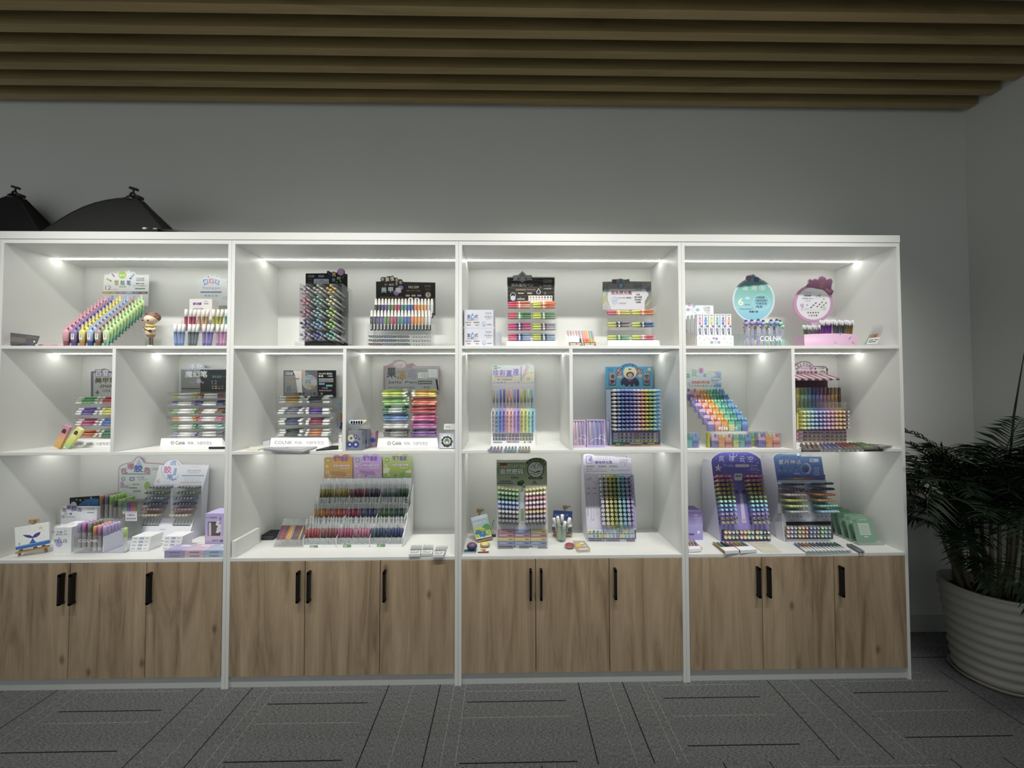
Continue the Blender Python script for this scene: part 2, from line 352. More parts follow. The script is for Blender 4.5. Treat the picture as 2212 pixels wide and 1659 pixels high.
b = MB(); b.box(WALLX-.014, -3.2, .0003, WALLX-.0003, WALLY-.0145, .1, mat('b9bbb7', .5)); struct(b, 'baseboard_right', 'pale baseboard along the side wall', 'baseboard')
for i in range(9):
    y1 = .366-i*.1124
    b = MB(); b.box(-2.5, y1-.046, 3.37, 5.672, y1, 3.438, SLAT)
    o = tag(b.build('ceiling_slat', loc=(1.6, y1-.023, 3.37)), 'long wooden ceiling slat, %s out from the back wall' % ORD[i], 'slat', 'wooden slats under the ceiling')
for i, x in enumerate((.59, 1.85, 3.125, 4.365)):
    b = MB(); b.box(x-.02, -2.2, 3.4385, x+.02, .38, 3.475, BLACK); b.box(x-.004, -.4, 3.475, x+.004, -.39, CEIL-.0004, BLACK); b.box(x-.004, -1.6, 3.475, x+.004, -1.59, CEIL-.0004, BLACK)
    tag(b.build('carrier_rail', loc=(x, -.9, 3.44)), 'black carrier rail across the tops of the slats, %s from the left' % ORD[i], 'rail', 'black rails carrying the ceiling slats')
# ---------------------------------------------------------------- the four shelf units
LED = mat('fffff6', .4, emit=LED_POWER)
UN = ['first shelf unit', 'second shelf unit', 'third shelf unit', 'fourth shelf unit']
UNITL = ['white shelf unit with oak doors below the black softboxes', 'white shelf unit with oak doors holding the three tier crystal pen stand',
         'white shelf unit with oak doors holding the green fronted marker stand', 'white shelf unit with oak doors nearest the potted palm']
DIV = [.599, .599, .599, .599]
def led(u, x0, x1, z):
    b = MB(); b.box(x0, .228, z-.0022, x1, .238, z+.001, LED); b.build('led_strip', u)
for k in range(4):
    X0, X1 = k*W+.0004, (k+1)*W-.0004; a, c = X0+T, X1-T
    u = thing('shelf_unit', UNITL[k], 'shelf unit', (X0+W/2, 0, 0), 'row of white shelf units')
    for x in (X0, c):
        b = MB(); b.box(x, 0, .0004, x+T, DEP+.012, ZT+.022, WHITE); b.build('side_panel', u, bevel=.0008)
    if k == 0: b = MB(); b.box(-.035, 0, .0004, -.0002, DEP+.012, ZT+.022, WHITE); b.build('end_panel', u)
    b = MB(); b.box(a, 0, ZT, c, DEP, ZT+.0215, WHITE); b.build('top_panel', u, bevel=.0008)
    b = MB(); b.box(a, DEP, .05, c, DEP+.012, ZT+.0215, WHITE); b.build('back_panel', u)
    for nm, z in (('shelf', S1), ('shelf', S2), ('counter', S3)):
        b = MB(); b.box(a, 0 if nm == 'shelf' else -.002, z-(.017 if nm == 'shelf' else .018), c, DEP, z-.0006, WHITE); b.build(nm, u, bevel=.0008)
    dx = X0+DIV[k]
    b = MB(); b.box(dx-T/2, .0004, S2, dx+T/2, DEP, S1-.017, WHITE); b.build('divider', u, bevel=.0008)
    b = MB(); b.box(a, .012, .0004, c, .03, .062, mat('c3c5c2', .5)); b.build('plinth', u)
    led(u, a, c, ZT); led(u, a, dx-T/2, S1-.017); led(u, dx+T/2, c, S1-.017); led(u, a, c, S2-.017)
    dw = (c-a)/3
    for i in range(3):
        d0, d1 = a+i*dw+.0015, a+(i+1)*dw-.0015
        b = MB(); b.box(d0, -.002, .064, d1, .016, S3-.0195, OAK); d = b.build('door', u, loc=None, bevel=.001)
        hx = d1-.026 if i == 0 else d0+.026
        hz0, hz1 = .448, .604
        b = MB(); b.box(hx-.006, -.03, hz0, hx+.006, -.022, hz1, BLACK); b.box(hx-.006, -.03, hz0, hx+.006, -.002, hz0+.012, BLACK); b.box(hx-.006, -.03, hz1-.012, hx+.006, -.002, hz1, BLACK); b.box(hx-.003, -.023, hz0, hx+.003, -.0021, hz1, BLACK)
        b.build('handle', d, loc=WORLD(u), bevel=.001)
b = MB(); b.box(-.05, -.003, ZT+.0225, 4*W, DEP+.012, ZTOP, WHITE); tag(b.build('top_board', loc=(2.4, .2, ZT+.0225), bevel=.001), 'long white board lying across the tops of all four shelf units', 'board')
# unit to the left of the picture is only its side panel
# ================================================================ pens
PENS = {}
def P_(f): PENS[f.__name__] = f; return f
@P_
def popsicle(b, cap, body, stick, lab):
    b.lathe((0, 0, 0), (0, 0, 1), [(0, .012, cap), (.027, .0135, cap), (.0271, .0145, body), (.072, .0182, body), (.078, .0184, body), (.081, .0165, body), (.088, .0085, body), (.09, .0055, stick), (.112, .0055, stick), (.115, .0035, stick)], 14, sq=(.42, 1))
    if lab:
        b.face([(x, .0078, z) for x, z in ((-.008, .036), (.008, .036), (.008, .066), (-.008, .066))][::-1], 'f4f4f0')
        for z in (.042, .048, .054, .06): b.face([(x, .0081, zz) for x, zz in ((-.005, z), (.005, z), (.005, z+.003), (-.005, z+.003))][::-1], '55555a')
@P_
def marker(b, cap, body, end=None):                    # body, then cap; round ends
    e = end or body
    b.lathe((0, 0, 0), (0, 0, 1), [(0, .004, e), (.002, .0062, e), (.01, .0065, e), (.0101, .0066, body), (.085, .0066, body), (.0851, .0074, cap), (.132, .0074, cap), (.136, .0066, cap), (.138, .004, cap)], 10)
@P_
def floatpen(b, body, cap, dark):
    b.lathe((0, 0, 0), (0, 0, 1), [(0, .007, dark), (.02, .0078, dark), (.0201, .0078, body), (.085, .0082, body), (.0851, .0084, cap), (.128, .0076, cap), (.13, .006, cap)], 10)
@P_
def gelpen(b, tip, body, end):                          # lies in trays, 140 mm
    b.lathe((0, 0, 0), (0, 0, 1), [(0, .002, tip), (.004, .004, tip), (.04, .0047, tip), (.0401, .0044, body), (.118, .0044, body), (.1181, .0048, end), (.136, .0046, end), (.138, .003, end)], 7)
    b.box(.0035, -.0012, .004, .0062, .0012, .038, tip)
@P_
def duo(b, a, mid, c):                                  # two ended highlighter with a white band
    b.lathe((0, 0, 0), (0, 0, 1), [(0, .003, a), (.006, .0056, a), (.052, .0062, a), (.0521, .0066, mid), (.066, .0066, mid), (.0661, .0066, 'f3f3ee'), (.074, .0066, 'f3f3ee'), (.0741, .0066, mid), (.088, .0066, mid), (.0881, .0062, c), (.134, .0056, c), (.14, .003, c)], 8)
@P_
def ballpen(b, ball, body, ink):                        # pearl topped pen, ball end outermost
    b.lathe((0, 0, 0), (0, 0, 1), [(0, .003, 'dcdcdc'), (.012, .0045, 'dcdcdc'), (.0121, .0045, ink), (.05, .0045, ink), (.0501, .0048, body), (.118, .0048, body), (.1181, .004, ball), (.122, .004, ball), (.124, .0065, ball), (.129, .0078, ball), (.135, .0062, ball), (.138, .002, ball)], 9)
@P_
def nailpen(b, ink, glass, cap):
    b.lathe((0, 0, 0), (0, 0, 1), [(0, .0078, '26282c'), (.03, .0082, '26282c'), (.0301, .0082, ink), (.076, .0082, ink), (.0761, .0078, glass), (.1, .0072, glass), (.106, .0062, glass), (.112, .0035, glass)], 8)
    b.face([(x, .0083, z) for x, z in ((-.002, .004), (.002, .004), (.002, .034), (-.002, .034))][::-1], 'f4f4f2')
@P_
def crystal(b, ink, glass, tipc):                       # clear pen, coloured ink in the lower half
    b.lathe((0, 0, 0), (0, 0, 1), [(0, .0058, glass), (.03, .0062, glass)], 8)
    b.lathe((0, 0, .0301), (0, 0, 1), [(0, .0064, ink), (.046, .0064, ink)], 8)
    b.lathe((0, 0, .0762), (0, 0, 1), [(0, .0062, glass), (.026, .006, glass), (.032, .0036, tipc), (.052, .002, tipc), (.062, .0012, tipc)], 8)
    b.box(-.001, .005, .08, .001, .0065, .115, tipc)
@P_
def stub(b, rim, core, body, L, r):                     # hollow ended cap pointing out of a board
    b.lathe((0, 0, 0), (0, 0, 1), [(0, r*.9, body), (L*.45, r*.92, body), (L*.451, r, rim), (L-.002, r, rim), (L, r*.9, rim), (L, r*.68, rim), (L-.0025, r*.62, core)], 12)
@P_
def dome(b, cap, body, L, r):                           # rounded cap pointing out of a board
    b.lathe((0, 0, 0), (0, 0, 1), [(0, r*.9, body), (L*.4, r*.92, body), (L*.401, r, cap), (L*.86, r, cap), (L*.95, r*.82, cap), (L, r*.4, cap)], 10)
@P_
def ringend(b, cap, ring, body, L, r):                  # barrel with a small ringed end
    b.lathe((0, 0, 0), (0, 0, 1), [(0, r, body), (L*.8, r, body), (L*.82, r*.98, cap), (L*.95, r*.86, cap), (L, r*.62, ring), (L, r*.42, ring), (L-.002, r*.36, cap)], 11)
@P_
def cone(b, tip, body, L, r):
    b.lathe((0, 0, 0), (0, 0, 1), [(0, r*.8, body), (L*.38, r*.85, body), (L*.4, r*.9, tip), (L*.55, r, tip), (L*.68, r*.95, tip), (L*.82, r*.62, tip), (L*.96, r*.25, tip), (L, r*.12, tip)], 9)
@P_
def tallpen(b, cap, grip, body):                        # pastel body below, darker clear cap with a clip above
    b.lathe((0, 0, 0), (0, 0, 1), [(0, .004, body), (.003, .0058, body), (.052, .006, body), (.0521, .0066, grip), (.1, .0066, cap), (.126, .0062, cap), (.128, .005, cap)], 9)
    b.box(-.0012, .006, .075, .0012, .0085, .124, cap)
@P_
def stallpen(b, cap, body):
    b.lathe((0, 0, 0), (0, 0, 1), [(0, .008, body), (.06, .0082, body), (.0601, .0088, body), (.085, .0088, body), (.0851, .0084, cap), (.126, .008, cap), (.13, .006, cap)], 10)
    for z in (.02, .03, .04): b.box(-.002, .0075, z, .003, .0085, z+.005, '444448')
@P_
def bicolor(b, lo, hi, tipa, tipb):                     # square twin marker, two tips on top
    b.hexa([(-.017, -.009, 0), (.017, -.009, 0), (.017, .009, 0), (-.017, .009, 0), (-.019, -.009, .04), (.019, -.009, .04), (.019, .009, .04), (-.019, .009, .04)], lo)
    b.hexa([(-.019, -.009, .0401), (.019, -.009, .0401), (.019, .009, .0401), (-.019, .009, .0401), (-.018, -.009, .058), (.018, -.009, .058), (.018, .009, .058), (-.018, .009, .058)], hi)
    for x, t in ((-.0095, tipa), (.0095, tipb)): b.lathe((x, 0, .058), (0, 0, 1), [(0, .0078, t), (.012, .007, t), (.018, .0068, t), (.02, .004, t)], 8)
@P_
def bubble(b, head, dark, body, lo):                    # pen with a bulbous head
    b.lathe((0, 0, 0), (0, 0, 1), [(0, .004, lo), (.004, .0075, lo), (.045, .008, lo), (.0451, .0075, body), (.105, .0078, body), (.1051, .0055, head), (.112, .0055, head), (.113, .011, head), (.122, .0125, head), (.13, .011, head), (.131, .008, dark), (.138, .0065, dark), (.142, .003, dark)], 11)
    for z in (.06, .072, .084): b.ball((.001, .0078, z), .0022, 'cfd6ff', 6, 4)
@P_
def slim(b, ink, glass):                                # slim clear pen, ink tube high up
    b.lathe((0, 0, 0), (0, 0, 1), [(0, .0038, 'e0e0e4'), (.045, .004, 'e0e0e4'), (.0451, .004, ink), (.124, .004, ink), (.1241, .0044, 'e6e6ea'), (.148, .0042, 'e6e6ea'), (.15, .003, 'e6e6ea')], 7)
    b.box(-.001, .004, .118, .001, .0062, .146, 'ececf0')
@P_
def stick(b, ink, glass):                               # slim clear gel pen
    b.lathe((0, 0, 0), (0, 0, 1), [(0, .0038, glass), (.03, .004, glass), (.0301, .0038, ink), (.105, .0038, ink), (.1051, .0042, glass), (.146, .004, glass), (.15, .003, glass)], 7)
    b.box(-.001, .004, .108, .001, .0062, .146, glass)

# ================================================================ helpers for shop displays
LOGO = 'COLNK'; SLOGAN = '柯林，为舒写而生'
def box3(name, label, cat, x0, y0, x1, y1, Y, depth, z0, m, group=None, top=None, build=True):
    """carton standing on height z0: crop rectangle of its front at depth Y; returns thing, card on the front, extents"""
    a = atY(x0, y1, Y); c = atY(x1, y0, Y); t = thing(name, label, cat, ((a.x+c.x)/2, Y+depth/2, z0), group)
    b = MB(); b.box(a.x, Y, z0, c.x, Y+depth, c.z, m); 
    k = Card(front(Y)); k.up()
    return t, b, k, (a.x, c.x, c.z)
def sign(t, x0, y0, x1, y1, Y, z0, kind, lean=28, dx=12):   # white wedge sign with the shop's name in front of a rack
    Y = min(Y, .2) if z0 > 1.5 else max(.02, atZ(x0, y1, z0).y); b0 = atY(x0, y1, Y); pl = tilted(b0.x, Y, z0, lean); c = Card(pl)
    pts = [(x0+dx, y0), (x1-dx, y0), (x1, y1), (x0, y1)]
    P = [pl.hit(*p) for p in pts]; zt = P[0].z; yt = P[0].y
    P[2].z = P[3].z = z0; P[2].y = P[3].y = Y
    c.mesh([P[3], P[2], P[1], P[0], (P[3].x, yt+.006, z0), (P[2].x, yt+.006, z0), (P[1].x, yt+.006, zt), (P[0].x, yt+.006, zt)], [(0, 1, 2, 3), (1, 5, 6, 2), (4, 0, 3, 7), (3, 2, 6, 7), (5, 4, 7, 6), (1, 0, 4, 5)], 'dcdede'); c.k = 12
    w = x1-x0; h = y1-y0; m0 = y0+h*.34; m1 = y0+h*.72
    if kind == 1:
        c.txt(LOGO, x0+w*.08, m0, x0+w*.38, m1, '56585c'); c.txt(SLOGAN, x0+w*.42, m0+h*.03, x0+w*.92, m1+h*.05, '6a6c70')
    elif kind == 2:
        c.ring(x0+w*.2, (m0+m1)/2, h*.2, h*.05, '33353a'); c.txt('c', x0+w*.185, m0+h*.1, x0+w*.215, m1-h*.1, '33353a')
        c.txt('Colnk', x0+w*.25, m0-h*.02, x0+w*.4, m1, '2d2f34', .03); c.txt(SLOGAN, x0+w*.44, m0+h*.03, x0+w*.83, m1+h*.05, '6a6c70')
    elif kind == 3:
        c.txt(LOGO, x0+w*.1, m0, x0+w*.4, m1, 'c4c8cc'); c.txt(SLOGAN, x0+w*.44, m0+h*.03, x0+w*.92, m1+h*.05, 'c4c8cc')
    c.build('name_sign', t)
def rack(name, label, phrase, x0, x1, ytop, rows, Y, z0, bins, noun, kind, depth=.1, pitch=None, n=6, sgn=None, backH=None, clip=None):
    """acrylic rack: rows = crop y of the floor of each tray; bins[r] = list of (colour word, colours) from the left"""
    if sgn and z0 < 1.5: Y = atZ(sgn[0], sgn[3], z0).y+.045; depth = min(depth, .325-Y)
    A = atY(x0, rows[-1], Y); B = atY(x1, rows[0], Y); tz = atY(x0, ytop, Y).z
    t = thing(name, label, 'display rack', ((A.x+B.x)/2, Y+depth/2, z0), 'acrylic pen racks on the shelves')
    b = MB(); b.box(A.x-.002, Y+depth, z0, B.x+.002, Y+depth+.003, tz, ACR); b.build('back_panel', t)
    for x in (A.x-.004, B.x+.0015):
        b = MB(); b.box(x, Y, z0+.001, x+.0025, Y+depth, tz, ACR); b.build('side_panel', t)
    nc = len(bins[0]); bw = (B.x-A.x)/nc
    b = MB()
    for k in range(1, nc): b.box(A.x+bw*k-.0012, Y+.003, z0+.03, A.x+bw*k+.0012, Y+depth-.001, tz-.003, ACR)
    if nc > 1: b.build('divider', t)
    rz = [atY(x0, y, Y).z for y in rows]
    for i, z in enumerate(rz):
        b = MB(); b.box(A.x, Y, z-.003, B.x, Y+depth, z-.0005, ACR); b.box(A.x, Y-.0022, z-.003, B.x, Y, z+.016, ACR); b.build('tray', t)
    rnd = random.Random(len(TXT)*3+len(rows))
    L = .138 if kind == 'gelpen' else .14
    rn = ['top', 'second', 'third', 'fourth', 'fifth', 'sixth']
    for i, z in enumerate(rz):
        for k in range(nc):
            if bins[i][k] is None: continue
            word, cols = bins[i][k]; flip = k % 2
            sc = min(1.0, (bw-.008)/L); r = .0068 if kind == 'gelpen' else .0069
            for j in range(n):
                lay, dd = j//2, j % 2
                yy = Y+.012+dd*(2.3*r)+rnd.uniform(0, .003)+lay*.004+(depth-.07)*.3*(lay > 1); zz = z+r*1.05+lay*r*2.02
                xx = A.x+bw*k+.004+rnd.uniform(0, max(0, bw-.008-L*sc)); tz_ = rnd.uniform(-.02, .06)*min(1, lay+.2)
                ax = Vector((1, rnd.uniform(-.03, .03), tz_ if lay else 0)); p = Vector((xx, yy, zz))
                if flip: p = p + ax.normalized()*L*sc; ax = -ax
                rw = 'lowest' if i == len(rz)-1 else rn[i]
                put(kind, noun.replace(' ', '_'), cols, p, ax, '%s %s in the %s tray, %s half of %s' % (word, noun, rw, ['left', 'right'][k], phrase),
                    '%ss in %s, %s %s tray' % (noun, phrase, rw, ['left', 'right'][k]), 'pen', up=(0, -.5, 1), scale=(1.42, 1.42, sc) if kind == 'gelpen' else (1, 1, sc))
    if sgn: sign(t, *sgn)
    return t, (A.x, B.x, tz, rz)
def cardof(t, Y, name='header_card', lean=0, pl=None):
    return Card(pl or front(Y)), name, t
def stand_box(name, label, fr, Y, z0, lean, depth, m, group='cartons displaying pens on the counters', topd=.03, fm=None, edge=None, cat='pen display'):
    """cardboard display: fr = crop outline of the leaning front (first two points: bottom left, bottom right; last: top left)"""
    bl = fr[0]; P0 = atZ(*bl, z0); pl = tilted(P0.x, P0.y, z0+.003, lean); Q = [pl.hit(*p) for p in fr]
    Q[0].z = Q[1].z = z0+.003
    t = thing(name, label, cat, ((Q[0].x+Q[1].x)/2, P0.y+depth/2, z0), group)
    c = Card(pl); c.card(fr, .003, fm or m, m)
    return t, c, pl, Q
def sides(t, pl, fr_l, fr_r, z0, depth, m, topback=.02, drop=0):  # side panels, back and base behind a leaning front
    for (b_, t_), nm in ((fr_l, 'side_panel'), (fr_r, 'side_panel')):
        p = pl.hit(*b_); q = pl.hit(*t_); p -= pl.n*.0045; q -= pl.n*.0045; p.z = z0+.0003; yb = min(p.y+depth, .362); depth = yb-p.y
        P = [p, q, Vector((q.x, min(.362, max(q.y+topback, p.y+depth*.6)), q.z-drop)), Vector((p.x, yb, q.z-drop-.03)), Vector((p.x, yb, z0+.0003))]
        s = 1 if (b_, t_) == fr_l else -1
        b = MB(); b.prism(P, (.003*s, 0, 0), m); b.build(nm, t)
    p = pl.hit(*fr_l[0]); r = pl.hit(*fr_r[0]); q = pl.hit(*fr_l[1])
    b = MB(); yb = min(p.y+depth, .362); b.box(p.x+.004, yb-.003, z0+.0003, r.x-.004, yb, q.z-drop-.03, m); b.build('back_panel', t)
def grid(pl, quad, nc, nr, kind, cols, L, noun, phrase, group, tilt=0.0, where='', skip=None, inset=.0, up=(0, 0, 1)):
    """pens standing out of a board: quad = crop corners of the pen ends; cols(r, c) -> (colour word, mesh colours)"""
    po = pl.off(L); q = [po.hit(*p) for p in quad]
    ax = (pl.n + Vector((0, 0, tilt))).normalized()
    for r in range(nr):
        for c in range(nc):
            e = bil(q, c/max(1, nc-1), r/max(1, nr-1)); w, cl = cols(r, c)
            put(kind, noun.replace(' ', '_'), cl, e-ax*(L-.0005), ax, '%s %s, %s row, %s across, in %s' % (w, noun, ORD[r], ORD[c], (where+' ' if where else '')+phrase), group, 'pen', up=up)
# ================================================================ small builders
def fin(mb, name, label, cat, loc, group=None, bevel=.0006): return tag(mb.build(name, loc=loc, bevel=bevel), label, cat, group)
def carton(x0, y0, x1, y1, Y, depth, z0, m):            # returns a Card whose mesh already holds the box, ready to be printed on
    a = atY(x0, y1, Y); c = atY(x1, y0, Y); k = Card(front(Y)); k.box(a.x, Y, z0, c.x, Y+depth, c.z, m); k.k = 1
    k.loc = ((a.x+c.x)/2, Y+depth/2, z0); k.ext = (a.x, c.x, c.z); return k
def strut(b, p, q, w, h, m):                              # square bar between two points
    p, q = Vector(p), Vector(q); d = q-p; x, y, a = basis(d); b.obox((p+q)/2, x*w/2, y*h/2, d/2, m)
PINE = mat('b08c58', .55)
def easel(name, label, pl, feet, top, ledge, z0, back):   # feet: crop x of the two front feet, top: crop point of the mast
    f = [pl.off(-.004).hit(*p) for p in feet]
    for q in f: q.z = z0+.0035
    tp = pl.off(-.02).hit(*top); l0, l1 = pl.hit(*ledge[0]), pl.hit(*ledge[1])
    t = thing(name, label, 'easel', ((f[0].x+f[1].x)/2, (f[0].y+f[1].y)/2+.02, z0), 'small wooden easels')
    for q, l in zip(f, (l0, l1)):
        b = MB(); strut(b, q, lerp(q, tp, .5), .009, .007, PINE); b.build('leg', t)
    b = MB(); strut(b, lerp(f[0], f[1], .5)+Vector((0, .01, .02)), tp, .012, .007, PINE); b.obox(tp, (.014, 0, 0), (0, .006, 0), (0, 0, .01), PINE); b.build('mast', t)
    b = MB(); strut(b, tp-Vector((0, 0, .02)), Vector((tp.x+back[0], tp.y+back[1], z0+.0045)), .01, .007, PINE); b.build('back_leg', t)
    b = MB(); dz = Vector((0, 0, .0065)); strut(b, l0+pl.n*.011-dz, l1+pl.n*.011-dz, .008, .026, PINE) if False else strut(b, l0+pl.n*.009-dz, l1+pl.n*.009-dz, .026, .006, PINE); b.build('ledge', t)
    b = MB(); b.lathe(tp+Vector((.012, 0, 0)), (1, 0, .3), [(0, .003, PINE), (.012, .003, PINE), (.0121, .008, PINE), (.017, .008, PINE)], 8); b.build('wing_nut', t)
    return t
# ================================================================ FIRST UNIT, top shelf
crop(120, 580, 9.482)
Y0, Y1 = .04, .228
t = thing('popsicle_pen_stand', 'stepped grey stand of popsicle highlighters with white header card', 'pen display', (.35, .14, S1))
cols = [('pink', ('b8506a', 'e39aab', 'd88b9c')), ('purple', ('6b4f9e', '7f70b4', '6d5f9e')), ('yellow', ('ec9f5c', 'e6d548', 'd8c63c')), ('pale blue', ('2f4fae', '9db6e2', '8aa2cf')), ('brown', ('8f6c48', 'a38f82', '8f7c72')), ('lime green', ('7fe0c2', 'b6dc8c', 'a9cf80'))]
fr = [atY(x, 1548, Y0) for x in (165, 330, 500, 665, 825, 995)]; bk = [atY(x, 942, Y1) for x in (960, 1120, 1270, 1425, 1570, 1718)]
z0 = S1+.003; z1 = bk[0].z
for r in range(12):
    u = r/11; yy = Y0+.01+(Y1-Y0)*u; zz = z0+(z1-z0)*u
    for c in range(6):
        w, cl = cols[c]; x = fr[c].x+(bk[c].x-fr[c].x)*u
        put('popsicle', 'popsicle_highlighter', cl+((True if c else False) if r == 0 else False,), (x, yy, zz+.0005), (0, 0, 1), '%s popsicle shaped highlighter, %s step of the stepped stand' % (w, ORD[r]), 'popsicle highlighters on the stepped stand', 'highlighter')
    b = MB(); b.box(fr[0].x-.02, yy-.0085, S1+.0006, fr[5].x+.02, yy+.0085, zz, 'a9a8a6'); b.build('step', t)
pl = Pl((.5065, 0, 0), (1, 0, 0)); c = Card(pl); P = [(.5065, Y0-.002, S1+.0006), (.5065, Y1+.03, S1+.0006), (.5065, Y1+.03, z1+.012), (.5065, Y0, S1+.02)]
c.prism(P, (-.003, 0, 0), '9c9a97'); c.k = 1
for i in range(6):
    for j in range(4):
        x, y = 1250+i*130+j*8, 1470-j*150+((i % 2)*40)
        if y > 1560-(x-1080)*.86+60: c.poly([(x, y), (x+12, y+70), (x-2, y+70)], 'd8d6d2')
c.build('side_panel', t)
c = Card(front(.335)); c.card([(1000, 130), (1115, 130), (1118, 88), (1160, 78), (1220, 118), (1290, 90), (1330, 55), (1370, 44), (1410, 55), (1440, 84), (1470, 62), (1480, 34), (1505, 26), (1530, 42), (1545, 70), (1590, 58), (1640, 92), (1662, 132), (1918, 135), (1888, 768), (950, 768), (966, 500)], .002, 'e9edee')
c.disc(1368, 130, 80, 'a8c93e'); c.txt('款式', 1305, 118, 1430, 160, 'e9f2d0', .02)
c.poly([(1140, 105), (1165, 95), (1222, 165), (1195, 180)], 'c58ab0'); c.poly([(1050, 190), (1135, 235), (1110, 262), (1040, 225)], 'e0bd2c'); c.poly([(1135, 235), (1155, 250), (1135, 272), (1110, 262)], 'a06a4a')
c.poly([(1600, 105), (1622, 120), (1560, 205), (1525, 190)], '8fb0de'); c.poly([(1560, 205), (1540, 225), (1512, 208), (1525, 190)], '3a3f8e')
for s, x, col in (('雪', 1205, 'c9a520'), ('糕', 1330, '4f9d58'), ('笔', 1455, '5670a8')): c.txt(s, x, 245, x+88, 345, col, .03)
c.txt('12', 1020, 352, 1140, 435, 'b5705c'); c.txt('colors', 1165, 412, 1285, 436, 'b98a7c'); c.txt('NO.651', 1312, 360, 1448, 388, '44464a', .02); c.txt(LOGO, 1655, 190, 1825, 228, '4a4c50'); c.dashes(1655, 238, 1825, 252, '7a7c80', 8)
c.txt('整架120支', 1650, 296, 1820, 326, '3c3e42', .02); c.txt('(12色)', 1600, 342, 1860, 368, '5c5e62', .02); c.rrect(1628, 398, 1838, 426, 10, '74b487')
for i, col in enumerate(('d3b12f', '98b34a', 'c889a8', 'a3b9dc', '7a6cb0', '9b5f4c')): c.rect(966+i*154, 472, 966+(i+1)*154, 518, col); c.dashes(1000+i*154, 490, 1080+i*154, 502, 'e8e4d8', 4)
c.build('header_card', t)
# the deer figurine
def deer():
    Y = .075; K = lambda x, y: atY(x, y, Y); s = 2.083/FPX/9.482
    t = thing('deer_figurine', 'little deer figurine in yellow scarf standing beside popsicle stand', 'figurine', (K(1955, 1560).x, Y, S1))
    b = MB(); b.ball(K(1955, 1050), 118*s, 'e4cfb2', 14, 10, (1, .9, .82)); b.build('head', t)
    b = MB(); c0 = K(1965, 1020); b.ball(c0+Vector((.002, .011, .008)), 122*s, '8a5c3c', 14, 10, (1, .88, .8)); b.build('hair', t)
    b = MB()
    for dx in (-75, 25): b.ball(K(1960+dx, 1082)+Vector((0, -118*s*.86, 0)), 15*s, '2a1e18', 8, 6)
    b.ball(K(1895, 1108)+Vector((0, -118*s*.8, 0)), 14*s, 'e6a58c', 8, 6); b.build('face', t)
    for x, d in ((1885, -1), (2030, 1)):
        b = MB(); p = K(x, 960); b.tube([p, p+Vector((d*.006, 0, .008)), p+Vector((d*.014, 0, .013))], [.0035, .003, .0018], '7a4a30', 6); b.tube([p+Vector((d*.005, 0, .007)), p+Vector((d*.003, 0, .016))], [.003, .0015], '7a4a30', 6); b.build('antler', t)
        b = MB(); b.ball(K(x+d*50, 1010), 32*s, '8a5c3c', 8, 6, (1.3, .5, .7)); b.build('ear', t)
    b = MB(); b.lathe(K(1950, 1420), (0, 0, 1), [(0, 40*s, '9a7248'), (60*s, 78*s, '9a7248'), (150*s, 88*s, 'e0c69a'), (215*s, 62*s, 'e0c69a'), (240*s, 45*s, 'e0c69a')], 12); b.build('body', t)
    b = MB(); b.lathe(K(1952, 1210), (0, 0, 1), [(0, 78*s, 'd6b326'), (22*s, 86*s, 'd6b326'), (50*s, 70*s, 'd6b326')], 12); b.build('scarf', t)
    b = MB(); b.tube([K(1870, 1230)+Vector((0, -78*s, 0)), K(1960, 1280)+Vector((0, -92*s, 0)), K(2030, 1300)+Vector((0, -60*s, 0))], .0022, '22201f', 6); b.ball(K(2010, 1290)+Vector((0, -80*s, 0)), 32*s, '2b2a2a', 8, 6, (1.2, .5, .8)); b.build('shoulder_bag', t)
    for x, d in ((1865, -1), (2035, 1)):
        b = MB(); p = K(x, 1225); b.tube([p, p+Vector((d*.006, -.008, -.006)), p+Vector((-d*.004, -.016, -.012))], [.006, .0055, .004], 'ead9bd', 7); b.build('arm', t)
    for x in (1935, 1982):
        p = K(x, 1425); b = MB(); L = p.z-S1
        b.lathe((p.x, p.y, S1), (0, 0, 1), [(.0005, .0045, 'ece4d2')] + [(L*f, .004, '3a3634' if i % 2 else 'e8e0d0') for i, f in enumerate((.15, .3, .31, .5, .51, .7, .71, .99))], 8); b.ball((p.x, p.y-.004, S1+.006), .006, 'ece4d2', 8, 6, (1, 1.4, .9)); b.build('leg', t)
deer()
# floating pens
crop(300, 580, 9.48)
t = thing('floating_pen_tray', 'clear two tier tray of floating pens with white header card', 'pen display', (1.02, .12, S1), 'acrylic trays of standing pens')
A, B = atY(470, 1400, .045), atY(1900, 1400, .045); zt = atY(470, 1350, .045).z; zr = atY(900, 1277, .12).z
for y0, y1, za, zb in ((.045, .048, S1, zt), (.095, .098, S1, zr+.03), (.16, .163, S1, zr+.1)):
    b = MB(); b.box(A.x, y0, za+.001, B.x, y1, zb, ACR); b.build('clear_panel', t)
for x in (A.x-.003, B.x):
    b = MB(); b.box(x, .045, S1+.001, x+.003, .163, zt, ACR); b.build('side_panel', t)
b = MB(); b.box(A.x+.02, .1, S1+.001, B.x-.002, .16, zr, MISTY); b.build('riser', t)
FP = {'blue': ('6f95d6', 'eef0f2', '4a70c0'), 'slate grey': ('5d6b78', 'eef0ee', '47535e'), 'violet': ('7a6cc0', 'eeeef4', '5a4ca0'), 'pink': ('cf86bd', 'f2ecf0', 'b05c94'), 'crimson': ('c4486a', 'efe6e6', 'a83a58'), 'tan': ('d0a274', 'f0e8dc', 'b88a5c'), 'lime': ('b7b92f', 'eeecd8', '98992a'), 'teal': ('5f9f92', 'e4eae4', '4b877b')}
